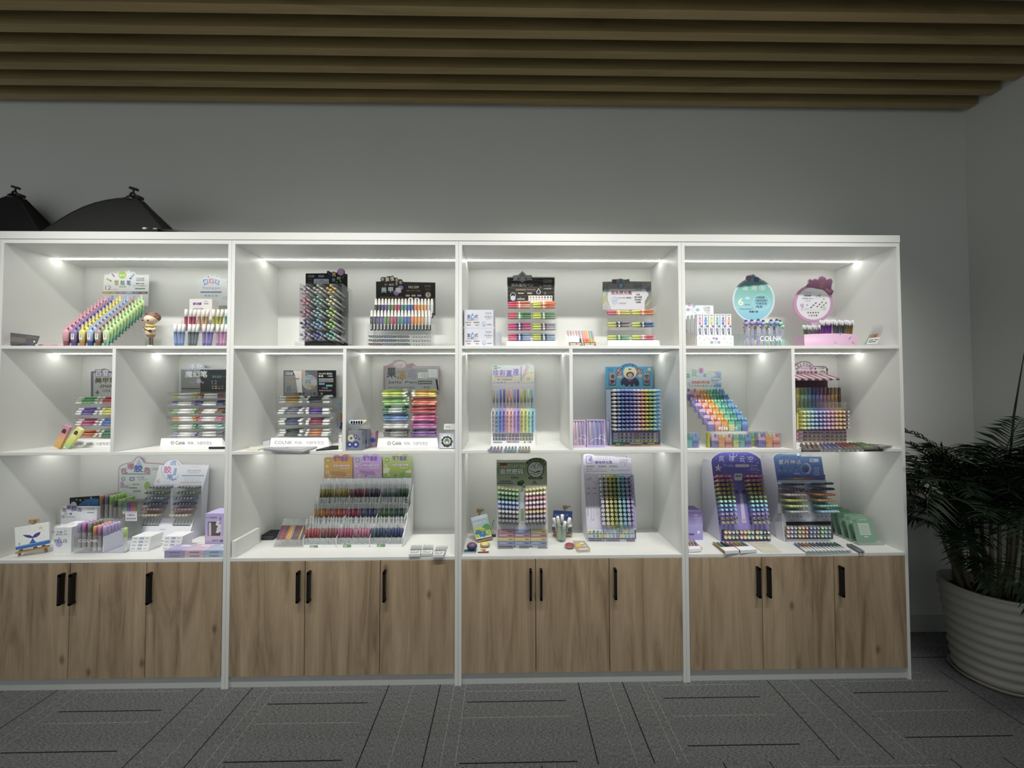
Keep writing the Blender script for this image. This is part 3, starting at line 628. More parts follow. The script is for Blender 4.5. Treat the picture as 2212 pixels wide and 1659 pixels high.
for (w, xs, base, yy, zz) in [('blue', (745, 815, 890), 1530, .065, S1+.003), ('slate grey', (1030, 1095, 1170), 1530, .065, S1+.003), ('violet', (1325, 1400, 1470), 1530, .065, S1+.003), ('pink', (1605, 1680, 1755), 1530, .065, S1+.003),
                              ('crimson', (955, 1035, 1115), 1277, .125, zr+.0005), ('tan', (1225, 1300, 1375), 1277, .125, zr+.0005), ('lime', (1520, 1595, 1670), 1277, .125, zr+.0005), ('teal', (1780, 1840, 1895), 1277, .125, zr+.0005)]:
    for i, x in enumerate(xs):
        p = atY(x, base, yy); lean = (-.09, -.02, .05)[i] if 'b' in w else (-.03, .01, .1)[i]
        put('floatpen', 'floating_pen', FP[w], (p.x-lean*.05, yy+(i % 2)*.004, zz), (lean, .04, 1), '%s floating pen with white cap, %s of three in its group' % (w, ORD[i]), 'floating pens in the clear tray', 'pen', scale=(1, 1, .94))
c = Card(front(.335)); c.card([(1190, 215), (1300, 210), (1390, 140), (1425, 122), (1470, 135), (1500, 165), (1550, 135), (1590, 121), (1640, 140), (1656, 200), (2120, 205), (2120, 760), (1195, 760)], .002, 'dfe5e6')
c.poly([(1310, 230), (1400, 215), (1425, 315), (1335, 345), (1325, 290)], '6f8bd0'); c.poly([(1432, 210), (1530, 210), (1535, 310), (1435, 300)], 'd27aa4'); c.poly([(1560, 220), (1655, 250), (1635, 345), (1550, 300)], '6f8bd0')
for s, x, y in (('悬', 1330, 240), ('浮', 1445, 225), ('笔', 1565, 240)): c.txt(s, x, y, x+75, y+75, 'e4e8f4', .03)
c.disc(1423, 172, 14, '6a88c8'); c.disc(1605, 160, 10, '7a8ab8')
c.txt('Floating pen', 1312, 372, 1660, 435, 'a0a3ae'); c.dashes(1265, 470, 1695, 498, '5d74a8', 12, .85); c.txt('粉嫩，撞击，手工，美绘', 1345, 545, 1612, 572, '55585e', .02); c.ring(1770, 600, 45, 6, '7f9cc0', 28); c.txt('NO.', 1800, 270, 1850, 290, '44464a'); c.build('header_card', t)
c = carton(1028, 622, 1500, 1000, .185, .05, zr+.0008, 'dcd7d5')
for x, col in ((1105, '5a62a8'), (1168, 'b8608c'), (1225, '4c5690')): c.poly([(x, 705), (x+55, 690), (x+60, 740), (x+8, 755)], col)
c.txt('Floating pen', 1120, 775, 1290, 800, 'c98f9c'); c.dashes(1110, 818, 1330, 834, '4a4c58', 8, .85); c.txt(LOGO, 1330, 660, 1410, 690, '808488'); c.dashes(1335, 712, 1430, 730, '54565c', 4)
fin(c, 'floating_pen_box', 'small white carton printed with a bow behind floating pens', 'box', c.loc)
# black card pack and loose pens at the end of the top shelf
crop(0, 690, 12.29)
pl = tilted(atY(275, 684, .004).x, .004, S1, 25, 26); c = Card(pl)
c.card([(275, 350), (1045, 440), (965, 640), (275, 684)], .004, '1e1a19', '2a2625'); c.poly([(285, 470), (300, 455), (690, 490), (690, 600), (600, 615), (280, 590)], clear('8a8480', .1, .15, .55)); c.dashes(310, 500, 660, 560, '5a4a4e', 7, .4)
for i in range(4): c.rrect(720+i*70, 450+i*8, 770+i*70, 480+i*8, 6, '4a4644')
c.disc(910, 590, 22, 'd8d4d0'); c.disc(500, 418, 10, '0c0c0c')
fin(c, 'card_pack', 'black hanging card pack leaning in the corner of the top shelf', 'pack', pl.hit(500, 600))
for w, cl, x0, x1, y in (('purple', ('3a3560', '46406e'), 330, 880, 655), ('mint green', ('8fd8b8', '5c9c80'), 880, 1130, 660), ('pink', ('e0a8b4', 'e39aab', 'c85a72'), 1130, 1790, 640)):
    yy = .028 if w != 'pink' else .05; p, q = atY(x0, y, yy), atY(x1, y, yy); L = q.x-p.x
    if w == 'mint green': yy = .055; p.y = q.y = yy
    put('marker', 'loose_marker', cl, (p.x, yy, S1+.0077), (1, .04, 0), '%s marker lying loose near the front edge of the top shelf' % w, 'loose markers on the top shelf', 'pen', up=(0, 0, 1), scale=(1, 1, L/.138))
# ================================================================ FIRST UNIT, middle shelf
crop(0, 740, 4.424)
WT = 'e4e8e6'
bins = [[('green', ('d8efd8', '3faa4c', 'cfe8d0')), ('red', ('f0d4d8', 'd4384c', 'f0d8d8'))], [('dark violet', ('e6e4ee', '4a36a0', 'd8d4ea')), ('yellow', ('f0f0d8', 'd8d034', 'ecead0'))],
        [('magenta', ('f0dce6', 'c83c7c', 'f0d4e2')), ('blue', ('dce4f2', '3c6cc0', 'd8e2f2'))], [('orange', ('f2e4da', 'd8703c', 'f0dccc')), ('dark green', ('d8e8e2', '1f7a60', 'd8e8e0'))]]
t, e = rack('colour_pen_rack', 'four tier clear rack of clear capped pens, silver sign behind', 'the silver signed rack', 685, 1148, 515, (590, 697, 800, 913), .13, S2, bins, 'clear capped pen', 'gelpen', sgn=(618, 925, 1110, 1003, .08, S2, 1))
c = Card(front(.345)); c.card([(868, 278), (908, 272), (915, 255), (960, 255), (1000, 248), (1040, 262), (1045, 275), (1330, 282), (1330, 560), (868, 560)], .002, '6a6880')
c.rect(892, 292, 1320, 550, mat('c8ccca', .18, .75)); c.txt('百变', 912, 258, 1038, 322, 'c9c8d4', .05, out='5a5678'); c.txt('美甲笔', 908, 335, 1110, 388, '5c5444', .05); c.txt('-SMART-', 948, 402, 1110, 432, '66645c', .04); c.txt('COLNK', 980, 446, 1060, 474, '77756e')
c.poly([(905, 475), (925, 470), (932, 448), (938, 470), (955, 476), (938, 482), (932, 500), (925, 482)], '6b6870'); c.build('header_card', t)
for w, lab, x0, y0, dx, dy, wd, cs in (('pink', 'pink to yellow gradient pen box leaning beside the rack', 548, 985, 100, -205, 66, ('c9a02c', 'dfae5c', 'd8909c', 'c98aa8')), ('yellow', 'yellow to green gradient pen box leaning beside the rack', 628, 985, 130, -180, 60, ('7fb890', 'c8d050', 'e8e27a', 'e8e080'))):
    p, q = atY(x0, y0, .11), atY(x0+dx, y0+dy, .11); r = atY(x0+wd, y0, .11).x-p.x; d = (q-p); s = Vector((d.z, 0, -d.x)).normalized(); n = Vector((0, 1, 0))
    lift = max(0, (s*r*.5).dot(Vector((0, 0, -1)))); ce = (p+q)/2; ce.z = S2+d.z/2+lift+.0005
    ce.y = .118
    if w == 'pink': ce.x -= .006
    b = MB(); b.obox(ce, s*r/2, n*.008, d/2, ramp(cs)); f = ce-n*.0083; dd = d/2
    b.face([f+s*r*a_+dd*b_ for a_, b_ in ((-.3, .35), (.3, .35), (.3, .6), (.15, .72), (-.15, .72), (-.3, .6))], '4c2c34' if w == 'pink' else '4a4420')
    fin(b, 'pen_box', lab, 'box', ce, 'gradient pen boxes')
bins = [[('yellow ended white', ('c9c44a', 'eeeeea', 'c8b93a')), ('dark red ended white', ('8a2c38', 'eeeeea', '8a2430'))], [('lilac ended white', ('8a80b4', 'eeeeea', '7e72b8')), ('navy ended white', ('3a3c78', 'eeeeea', '4a4ca0'))],
        [('green ended white', ('6fae5c', 'eeeeea', '8ab86c')), ('brown ended white', ('6e4636', 'eeeeea', '74402c'))], [('orange ended white', ('c98a44', 'eeeeea', 'c47c38')), ('pink ended white', ('c46a88', 'eeeeea', 'd8688c'))],
        [('leaf green ended white', ('4f9a68', 'eeeeea', '5aa070')), ('teal ended white', ('7fb4b4', 'eeeeea', '4f9c9c'))], [('lavender ended white', ('9c94b8', 'eeeeea', 'a8a0d0')), ('taupe ended white', ('7a7078', 'eeeeea', '8a7a80'))]]
t, e = rack('journal_pen_rack', 'six tier clear rack of white pens with coloured ends', 'the white pen rack', 1597, 2148, 470, (535, 607, 683, 757, 832, 905), .12, S2, bins, 'pen', 'gelpen', n=4, sgn=(1528, 915, 2130, 998, .07, S2, 2))
c = Card(front(.345)); c.card([(1722, 252), (1800, 246), (1812, 200), (1850, 190), (1945, 195), (1958, 245), (2300, 250), (2300, 520), (1722, 520)], .002, 'b9c0d8')
c.rect(1730, 260, 1915, 510, mat('8d908e', .3, .3)); c.rect(1915, 258, 2295, 510, mat('3e4240', .25, .2))
c.txt('手账', 1812, 202, 1940, 255, 'e8ead8', .04, out='8f9cd0'); c.txt('魔幻笔', 1770, 272, 1980, 332, 'dfe4ea', .03); c.disc(1900, 368, 22, 'b9a8c8'); c.txt('Water', 1800, 368, 1870, 390, 'a8aab0'); c.txt('for', 1925, 368, 1952, 390, 'd0d2d4'); c.txt('12', 2025, 360, 2075, 398, '86929c'); c.txt('双头设计 一', 2028, 314, 2150, 338, '6ea0c0', .02); c.txt('NO.647', 2025, 272, 2090, 290, '202224')
c.dashes(1740, 434, 1910, 446, '444850', 12)
for i in range(4): c.rect(2025+i*30, 412, 2045+i*30, 422, ('b08a80', 'c8b07c', '8a4048', '6a6c80')[i]); c.rect(2025+i*30, 432, 2045+i*30, 442, ('b0889c', 'd8c088', '90989c', '7a8888')[i])
c.build('header_card', t)
P0, P1 = atZ(1993, 1018, S2), atZ(2150, 1018, S2)
b = MB(); b.box(P0.x, P0.y, S2, 1.175, P0.y+.03, S2+.012, '141416'); fin(b, 'notebook', 'thin black notebook lying before the white pen rack', 'notebook', (P0.x+.05, P0.y, S2))
b = MB(); p = Vector((P0.x+.015, P0.y-.002, S2+.0122)); b.hexa([p, p+Vector((.085, .0, 0)), p+Vector((.085, .03, 0)), p+Vector((0, .03, 0))] + [q+Vector((0, 0, .003)) for q in (p, p+Vector((.085, 0, .004)), p+Vector((.085, .03, .004)), p+Vector((0, .03, 0)))], 'd4d8d6'); fin(b, 'leaflet', 'pale folded leaflet lying on the thin black notebook', 'leaflet', p)
# ================================================================ FIRST UNIT, counter
crop(20, 1060, 7.9)
F0 = atZ(165, 1120, S3); pl = tilted(F0.x, F0.y, S3, 10, 25)
easel('easel', 'tiny wooden easel holding the whale tail painting', pl, ((165, 1120), (640, 1005)), (400, 520), ((150, 1030), (690, 925)), S3, (-.02, .07))
c = Card(pl.off(.019)); c.card([(90, 632), (670, 530), (692, 902), (110, 1018)], .012, 'eef1ee')
c.poly([(104, 955), (400, 890), (690, 830), (692, 900), (110, 1015)], '2f6fc0'); c.poly([(104, 955), (400, 890), (690, 830), (690, 845), (400, 910), (106, 972)], '7fb2e4')
c.poly([(340, 905), (375, 850), (400, 800), (430, 850), (465, 885)], '3a64c0'); c.poly([(400, 808), (330, 805), (270, 785), (228, 755), (300, 755), (360, 760), (400, 785), (415, 760), (450, 730), (500, 710), (538, 705), (515, 755), (470, 790), (430, 800)], '4a3c8c')
c.poly([(485, 628), (520, 622), (535, 595), (550, 618), (590, 615), (565, 640), (575, 665), (540, 650), (508, 668), (515, 645)], 'd8d8a0')
for x, y in ((200, 640), (345, 620), (365, 668), (620, 585), (210, 720), (455, 680), (640, 610), (165, 795), (210, 840), (600, 790), (575, 685), (610, 685), (300, 860), (540, 810), (290, 700), (480, 760)): c.disc(x, y, 7, 'b4bcc4', 5, 8)
c.txt('J', 150, 890, 178, 925, '44707c'); fin(c, 'whale_painting', 'small canvas of a purple whale tail above blue sea', 'painting', pl.hit(390, 780))
c = carton(752, 625, 1066, 965, .085, .105, S3, 'e6e7ea'); c.txt('“', 728, 690, 775, 715, '6a6c78', .05); c.txt('不再', 808, 695, 908, 724, '3d56a8', .04); c.txt('EMO', 800, 735, 915, 762, '5a6488', .03); c.txt('”', 935, 735, 988, 758, '6a6c78', .05)
c.poly([(850, 785), (905, 880)] + [(848+58*math.cos(a), 905+58*math.sin(a)) for a in (0, .5, 1, 1.57, 2.1, 2.6, 3.14)] + [(795, 880)], 'a9aed6'); c.poly([(958, 650), (985, 690), (975, 715), (940, 715), (930, 690)], 'b9d4d8'); c.txt('PLUS', 775, 830, 988, 886, '6a7298', .03)
k = Card(flat(c.ext[2])); k.v, k.f, k.m, k.mats, k.sm = c.v, c.f, c.m, c.mats, c.sm; k.k = 2
for x, y in ((770, 590), (850, 575), (960, 575), (1040, 560), (900, 600)): k.poly([(x, y), (x+70, y-10), (x+80, y+4), (x+10, y+12)], 'c4c6dc')
fin(k, 'pen_carton', 'white carton printed with a lilac drop beside the whale painting', 'box', c.loc)
c = carton(876, 280, 1500, 600, .2, .02, S3, 'd5d9de'); c.poly([(975, 280), (990, 245), (1040, 240), (1065, 200), (1110, 184), (1140, 210), (1165, 280)], 'c8cede')
for s, x, y in (('在', 905, 300), ('哪', 985, 255), ('岛', 1165, 292)): c.txt(s, x, y, x+70, y+65, '7c5a8c', .05)
c.txt('胶', 1060, 255, 1155, 345, '3d56a8', .05); c.txt(LOGO, 1330, 300, 1460, 325, '4a4c50'); c.dashes(1330, 365, 1450, 378, '5a5c62', 8); c.ring(968, 395, 22, 6, '6a7090'); c.rrect(1030, 378, 1072, 410, 10, '6a7090'); c.disc(920, 440, 32, 'a0a8c8'); c.dashes(960, 440, 1130, 452, '8a8c98', 8)
fin(c, 'header_box', 'pale upright pen box with drop shaped header behind the white carton', 'box', c.loc)
c = Card(tilted(0, .25, S3, 2)); c.card([(1030, 120), (1530, 86), (1530, 560), (1045, 560)], .004, '0c0d10')
c.poly([(1165, 262), (1240, 190), (1330, 145), (1430, 130), (1528, 140), (1528, 262)], '2a7ab8')
for x, y, col in ((1150, 155, '8fae5c'), (1212, 165, 'd8d09c'), (1300, 140, '9c3c3c'), (1395, 120, 'd0d4d8'), (1350, 235, '5aa0c8'), (1085, 205, '8a9098')): c.disc(x, y, 12, col, 16, 10)
fin(c, 'poster_card', 'black card with a blue planet standing against the back', 'card', (.8, .345, S3))
# tray of upright white pens
t = thing('upright_pen_tray', 'clear open tray of upright white markers with coloured caps', 'pen display', (.78, .12, S3), 'acrylic trays of standing pens')
A, B, B2 = atY(1090, 965, .075), atY(1590, 965, .075), atY(1960, 965, .075)
b = MB(); b.box(A.x, .075, S3+.0005, B2.x, .19, S3+.004, clear('eaeaf4', .1, .1, .3)); b.build('base', t)
b = MB(); b.box(A.x, .075, S3+.004, B.x, .078, atY(1090, 790, .075).z, ACR); b.build('front_panel', t)
c = Card(front(.0745)); c.txt('COLNK', 1180, 832, 1520, 880, 'f4f6fa'); c.build('lettering', t)
p, q = atY(1600, 790, .075), atY(1600, 960, .075)
b = MB(); b.prism([(p.x, .076, S3+.004), (p.x, .19, S3+.004), (p.x, .19, p.z+.012), (p.x, .076, p.z)], (.003, 0, 0), 'dcdfee'); b.build('divider', t)
lav, pk, gy, og = ('lavender', ('b8aadc', 'f0f0f2')), ('orchid pink', ('d07ac0', 'f2eef2')), ('grey', ('8d908e', 'eeeeee')), ('orange', ('e89a50', 'f4f0ea'))
for xs, y, z, rows, nm in (((1205, 1285, 1380), 440, .024, 4, 'taller'), ((1472, 1553, 1635), 505, .006, 5, 'shorter')):
    for i, x in enumerate(xs):
        w, cl = (lav, pk, gy)[i] if nm == 'taller' else (og, pk, lav)[i]
        for r in range(rows):
            yy = .09+r*.018; x0 = atY(x, 700, .09).x
            put('marker', 'white_marker', cl, (x0, yy, S3+z), (0, 0, 1), '%s capped white marker, %s from the front in the %s upright block' % (w, ORD[r], nm), 'upright white markers', 'pen', scale=(1.25, 1.25, .97))
b = MB(); b.box(atY(1165, 800, .09).x, .082, S3+.0045, atY(1425, 800, .09).x, .16, S3+.0235, CRYS); b.build('riser', t)
p = atY(1980, 930, .085); put('marker', 'white_marker', ('b4dc6c', 'f0f2ee'), (p.x, .085, S3+.0045), (0, 0, 1), 'lime capped white marker standing alone at the tray end', None, 'pen', scale=(1.15, 1.15, .92))
# rear blocks
t = thing('rear_pen_tray', 'clear riser of green and brown capped markers before the drop sign', 'pen display', (.95, .27, S3), 'acrylic trays of standing pens')
zb = atY(1580, 470, .235).z; x0, x1 = atY(1540, 470, .235).x, atY(2010, 470, .235).x
b = MB(); b.box(x0, .222, S3+.0005, x1, .332, zb-.0005, MISTY); b.build('riser', t)
for x, y, yy, w, cl, rows in ((1582, 110, .235, 'rust brown', ('a86a3c', 'd8ccc0'), 5), (1662, 115, .235, 'slate blue', ('6a7090', 'd4d4dc'), 5), (1742, 122, .235, 'bright green', ('8cc44c', 'dce4d4'), 5), (1815, 190, .225, 'charcoal', ('5c6058', 'd4d4d0'), 1), (1892, 185, .225, 'leaf green', ('84b858', 'd8e0d0'), 5)):
    for r in range(rows):
        y2 = yy+r*.019; xx = atY(x, 300, yy).x; low = .022 if yy < .23 else 0
        put('marker', 'rear_marker', cl, (xx, y2, zb-low*0), (0, 0, 1), '%s capped marker, %s from the front on the clear riser' % (w, ORD[r]), 'markers on the clear riser', 'pen', scale=(1.2, 1.2, .94-low*6))
crop(240, 970, 7.21)
c = Card(front(.195)); a, d = atY(172, 1150, .195), atY(412, 800, .195); c.box(a.x, .195, S3+.02, d.x, .225, d.z, clear('eef0ee', .06, .1, .08)); c.k = 1
for i, col in enumerate(('7884a0', '6aa85c', '5c62a0', '7a4c98', 'c04c80', 'b06a34', '6a7a50')): c.rect(180+i*33, 825, 208+i*33, 970, col); c.rect(180+i*33, 970, 208+i*33, 1010, 'c8c8c4')
c.rect(225, 1000, 405, 1120, 'd8dade'); c.txt('在哪胶岛', 250, 1012, 370, 1045, '5a5890', .03); c.dashes(240, 1070, 395, 1095, '8a8c98', 5)
fin(c, 'marker_set_box', 'clear boxed set of coloured markers beside the glue pens', 'box', (a.x+.05, .2, S3+.02))
b = MB(); b.box(a.x+.002, .195, S3, d.x, .23, S3+.0195, 'dfe1e6'); fin(b, 'white_plinth', 'low white block under the clear boxed marker set', 'block', (a.x+.05, .2, S3))
# glue pen display
bl = (330, 1478); SL = 15.5
t, c, pl, Q = stand_box('glue_pen_display', 'white leaning display of glue pens in two banks of six rows', [(434, 1440), (1203, 1405), (1525, 250), (1100, 240), (1060, 195), (985, 160), (905, 178), (850, 215), (820, 250), (752, 250)], .1, S3, SL, .17, 'e3e5ee')
c.ring(930, 320, 150, 9, 'a8c0e0', 165, 30, 20, 330)
for s, x, y, col in (('点', 920, 180, '5b8fd8'), ('胶', 825, 268, 'd070b0'), ('笔', 870, 395, '6a92c8')): c.txt(s, x, y, x+95+(15 if s == '胶' else 0), y+75+(30 if s == '胶' else 0), col, .04)
c.poly([(990, 295), (1028, 298), (1005, 412), (962, 408)], '8fb4e4'); c.txt('6', 705, 470, 768, 532, 'd4a8c8', .02); c.txt('COLOUR', 785, 500, 915, 525, 'd8c4d4'); c.poly([(930, 480), (1010, 450), (1028, 470), (960, 500)], '8aaee0'); c.txt(LOGO, 1258, 265, 1362, 285, 'b4c4d4'); c.txt('多彩立体双头笔', 1185, 322, 1398, 350, 'b48aa0', .02); c.dashes(1210, 364, 1380, 376, 'b4b8c4', 8); c.dashes(1105, 405, 1445, 424, '7fa4d8', 14, .9)
for i in range(3): c.rrect(1145+i*85, 445, 1205+i*85, 505, 10, 'c4c8cc'); c.rrect(1151+i*85, 451, 1199+i*85, 499, 8, 'e0e2e4')
c.dashes(1085, 518, 1415, 528, '7a7e88', 9, .7)
for i in range(9): c.rect(675+i*84, 545, 755+i*84, 572, ('c4d4ec', 'd0ccec', 'b8c8ec', 'd4c8e4', 'ccd4f0', 'e4ccdc', 'dcc8e4', 'e8d4dc', 'd0d8e8')[i])
c.rect(560, 590, 930, 1075, 'b0b4b4'); c.rect(965, 590, 1410, 1075, 'b0b4b4'); c.ring(1020, 660, 38, 7, '8aa8d0'); c.dashes(945, 730, 1045, 745, '8aa0c8', 5)
for a0, a1 in ((500, 795), (985, 1285)):
    c.poly([(a0+20, 1080), (a1, 1080), (a1-45, 1180), (a0-30, 1180)], 'a8aaac')
    for k in range(1, 6): x = a0+(a1-a0)*k/6; c.line([(x+10, 1085), (x-28, 1178)], 7, 'e6e8ec')
    c.poly([(a0-20, 1180), (a1-48, 1180), (a1-52, 1192), (a0-24, 1192)], '24262a')
c.dashes(760, 1245, 860, 1255, 'b4b6c4', 4); c.build('front_panel', t)
sides(t, pl, ((434, 1440), (752, 250)), ((1203, 1405), (1525, 250)), S3, .14, 'cfcfdd', .012)
RW = [('grey', ('5f6a66', 'aab4b0', '76827c')), ('moss green', ('4a5a44', 'a4b49c', '62745a')), ('steel blue', ('5a6a80', 'b4c0cc', '6c7c92')), ('navy', ('34386a', '8890b8', '4c5080')), ('rose', ('c88484', 'e8c0bc', 'c08890')), ('cream', ('dcc49c', 'f0e0c4', 'd8c4ac'))]
for bank, (xa, xb, nm) in enumerate((((577, 524, 520, 495, 455, 432), (838, 797, 780, 757, 712, 685), 'bank nearer the tray'), ((1038, 1022, 985, 966, 942, 910), (1285, 1278, 1235, 1217, 1200, 1163), 'bank nearer the purple box'))):
    po = pl.off(.05)
    for r, y in enumerate((595, 683, 768, 857, 942, 1033)):
        w, cl = RW[r]; ax = (pl.n+Vector((0, 0, -.1))).normalized()
        for i in range(6):
            e = po.hit(lerp(xa[r], xb[r], i/5), y)
            put('ringend', 'glue_pen', (cl[0], cl[1], cl[2], .055, .0066), e-ax*.055, ax, '%s glue pen, %s across in the glue display %s' % (w, ORD[i], nm), 'glue pens in the leaning white display', 'pen', up=(0, 0, 1))
for s, (xa, xb, dx, nm) in enumerate(((330, 622, 13, 'nearer the tray'), (828, 1112, 11, 'nearer the purple box'))):
    for k in range(4):
        y0 = 1248+k*57; zlo = S3+.0012+(3-k)*.0192; yf = .098
        a = atY(xa-dx*k, y0, yf); d = atY(xb-dx*k, y0, yf); cc = Card(front(yf)); cc.box(a.x, yf, zlo, d.x, yf+.075, zlo+.0188, 'eceef0'); cc.k = 1
        w = xb-xa; x0 = xa-dx*k; m = (atY(x0, 1360, yf).z)
        crop_y = lambda z: (1360-(z-m)/((2.008+yf)/FPX)*7.21)
        yc = crop_y(zlo+.0094)
        cc.txt('点胶笔', x0+w*.38, yc-16, x0+w*.62, yc+16, '4a78b8', .04); cc.dashes(x0+w*.08, yc-8, x0+w*.28, yc+10, 'a8aab0', 3); cc.dashes(x0+w*.72, yc-8, x0+w*.9, yc+6, 'b8b0b0', 2)
        fin(cc, 'glue_pen_box', 'white glue pen carton, %s from the top of the stack %s' % (ORD[k], nm), 'box', (a.x+.05, yf+.04, zlo), 'stacks of white glue pen cartons')
c = carton(1460, 1003, 1810, 1422, .1, .15, S3, 'b7acd8'); c.txt('DIY 创意画笔', 1480, 1055, 1650, 1080, '5c5090', .03); c.rect(1690, 1060, 1712, 1108, '7a6ab8'); c.rrect(1508, 1132, 1700, 1350, 12, '4c4850'); c.rrect(1520, 1145, 1560, 1345, 8, 'c8c4cc'); c.rrect(1572, 1160, 1640, 1330, 10, '6a5a58')
for x, y in ((1665, 1140), (1690, 1190), (1655, 1170), (1670, 1240), (1690, 1265), (1660, 1285), (1685, 1210)): c.disc(x, y, 26, 'd8d4dc')
c.rect(1460, 1352, 1810, 1422, 'c8b4cc'); c.txt('DIY @', 1580, 1408, 1745, 1442, '3c3448', .04); fin(c, 'craft_kit_box', 'tall lilac craft box with a window by the shelf side', 'box', c.loc)
for k, (w, m, x0, x1) in enumerate((('purple', 'a59cc8', 828, 1140), ('pink', 'd3b4c4', 1142, 1452), ('blue', 'a9bcd8', 1455, 1765))):
    for l in range(2):
        yf = .006; a = atY(x0, 1620, yf); d = min(atY(x1, 1620, yf).x, 1.18); zz = S3+.0004+l*.0192; cc = Card(flat(zz+.0188)); cc.box(a.x, yf, zz, d, yf+.085, zz+.0188, m); cc.k = 1
        if l:
            X = lambda u, v: Vector((a.x+(d-a.x)*u, yf+.085*v, zz+.0188+.0004))
            for v in (.25, .38, .5): cc.face([X(.12, v), X(.8, v), X(.8, v+.05), X(.12, v+.05)], 'd0cce4'); 
            cc.face([X(.35, .62), X(.8, .62), X(.8, .85), X(.35, .85)], 'e2deee'); cc.face([X(.85, .05), X(.93, .05), X(.93, .95), X(.85, .95)], 'e2deee')
        c2 = Card(front(yf)); c2.v, c2.f, c2.m, c2.mats, c2.sm = cc.v, cc.f, cc.m, cc.mats, cc.sm
        f0 = a.x; f1 = d; c2.face([(f0+(f1-f0)*.25, yf-.0003, zz+.006), (f0+(f1-f0)*.75, yf-.0003, zz+.006), (f0+(f1-f0)*.75, yf-.0003, zz+.012), (f0+(f1-f0)*.25, yf-.0003, zz+.012)], '8a88a0')
        fin(c2, 'flat_box', '%s flat gift box, %s of its pile at the counter edge' % (w, ('bottom', 'top')[l]), 'box', (a.x+.05, yf+.08, zz), 'flat pastel gift boxes')
# big drop sign behind
crop(0, 970, 4.424)
t = thing('glue_sign', 'large pale drop topped sign standing behind the glue pens', 'sign', (.95, .36, S3))
c = Card(front(.37)); c.card([(1130, 185), (1150, 155), (1200, 135), (1250, 125), (1275, 110), (1300, 80), (1328, 72), (1352, 90), (1380, 128), (1520, 135), (1570, 145), (1590, 160), (1590, 480), (1130, 480)], .003, 'b89cb8')
c.poly([(1138, 190), (1158, 162), (1205, 143), (1255, 133), (1282, 118), (1308, 88), (1328, 80), (1348, 98), (1376, 138), (1520, 144), (1582, 165), (1582, 478), (1138, 478)], 'd3dad8')
c.poly([(1328, 92), (1356, 150), (1360, 185), (1335, 215), (1300, 205), (1296, 160)], 'a8b8dc')
for s, x, y, r in (('在', 1155, 180, 15), ('哪', 1222, 140, 5), ('岛', 1378, 175, -8)): c.txt(s, x, y, x+60, y+55, 'a8788c', .06, r)
c.txt('胶', 1284, 155, 1362, 220, '4a68b4', .06); c.txt(LOGO, 1448, 178, 1540, 202, '50525a'); c.dashes(1165, 232, 1440, 244, '8a8e96', 16, .85); c.ring(1180, 285, 18, 6, '6a78a0'); c.rrect(1238, 268, 1284, 302, 8, '6a78a0'); c.rrect(1246, 276, 1276, 294, 5, 'd3dad8'); c.txt('“不再', 1296, 262, 1380, 282, '7a80a0'); c.txt('EMO”', 1328, 284, 1412, 300, '9a9eac'); c.txt('— 直绘笔 —', 1234, 328, 1366, 348, '9a9a98', .02); c.rrect(1152, 348, 1230, 372, 10, 'a89cb4'); c.txt('PLUS', 1165, 353, 1218, 367, 'e4dce8', .03); c.poly([(1165, 300), (1190, 335), (1178, 352), (1155, 345), (1150, 330)], 'a8acc8'); c.dashes(1236, 366, 1312, 376, '5a5c60', 6); c.rrect(1272, 392, 1350, 412, 9, 'b4a4b4'); c.disc(1410, 355, 30, 'a8bc5c', 45)
c.build('sign_face', t); b = MB(); b.box(.8, .3645, S3+.0002, 1.1, .378, S3+.02, 'd8dcda'); b.build('foot', t)
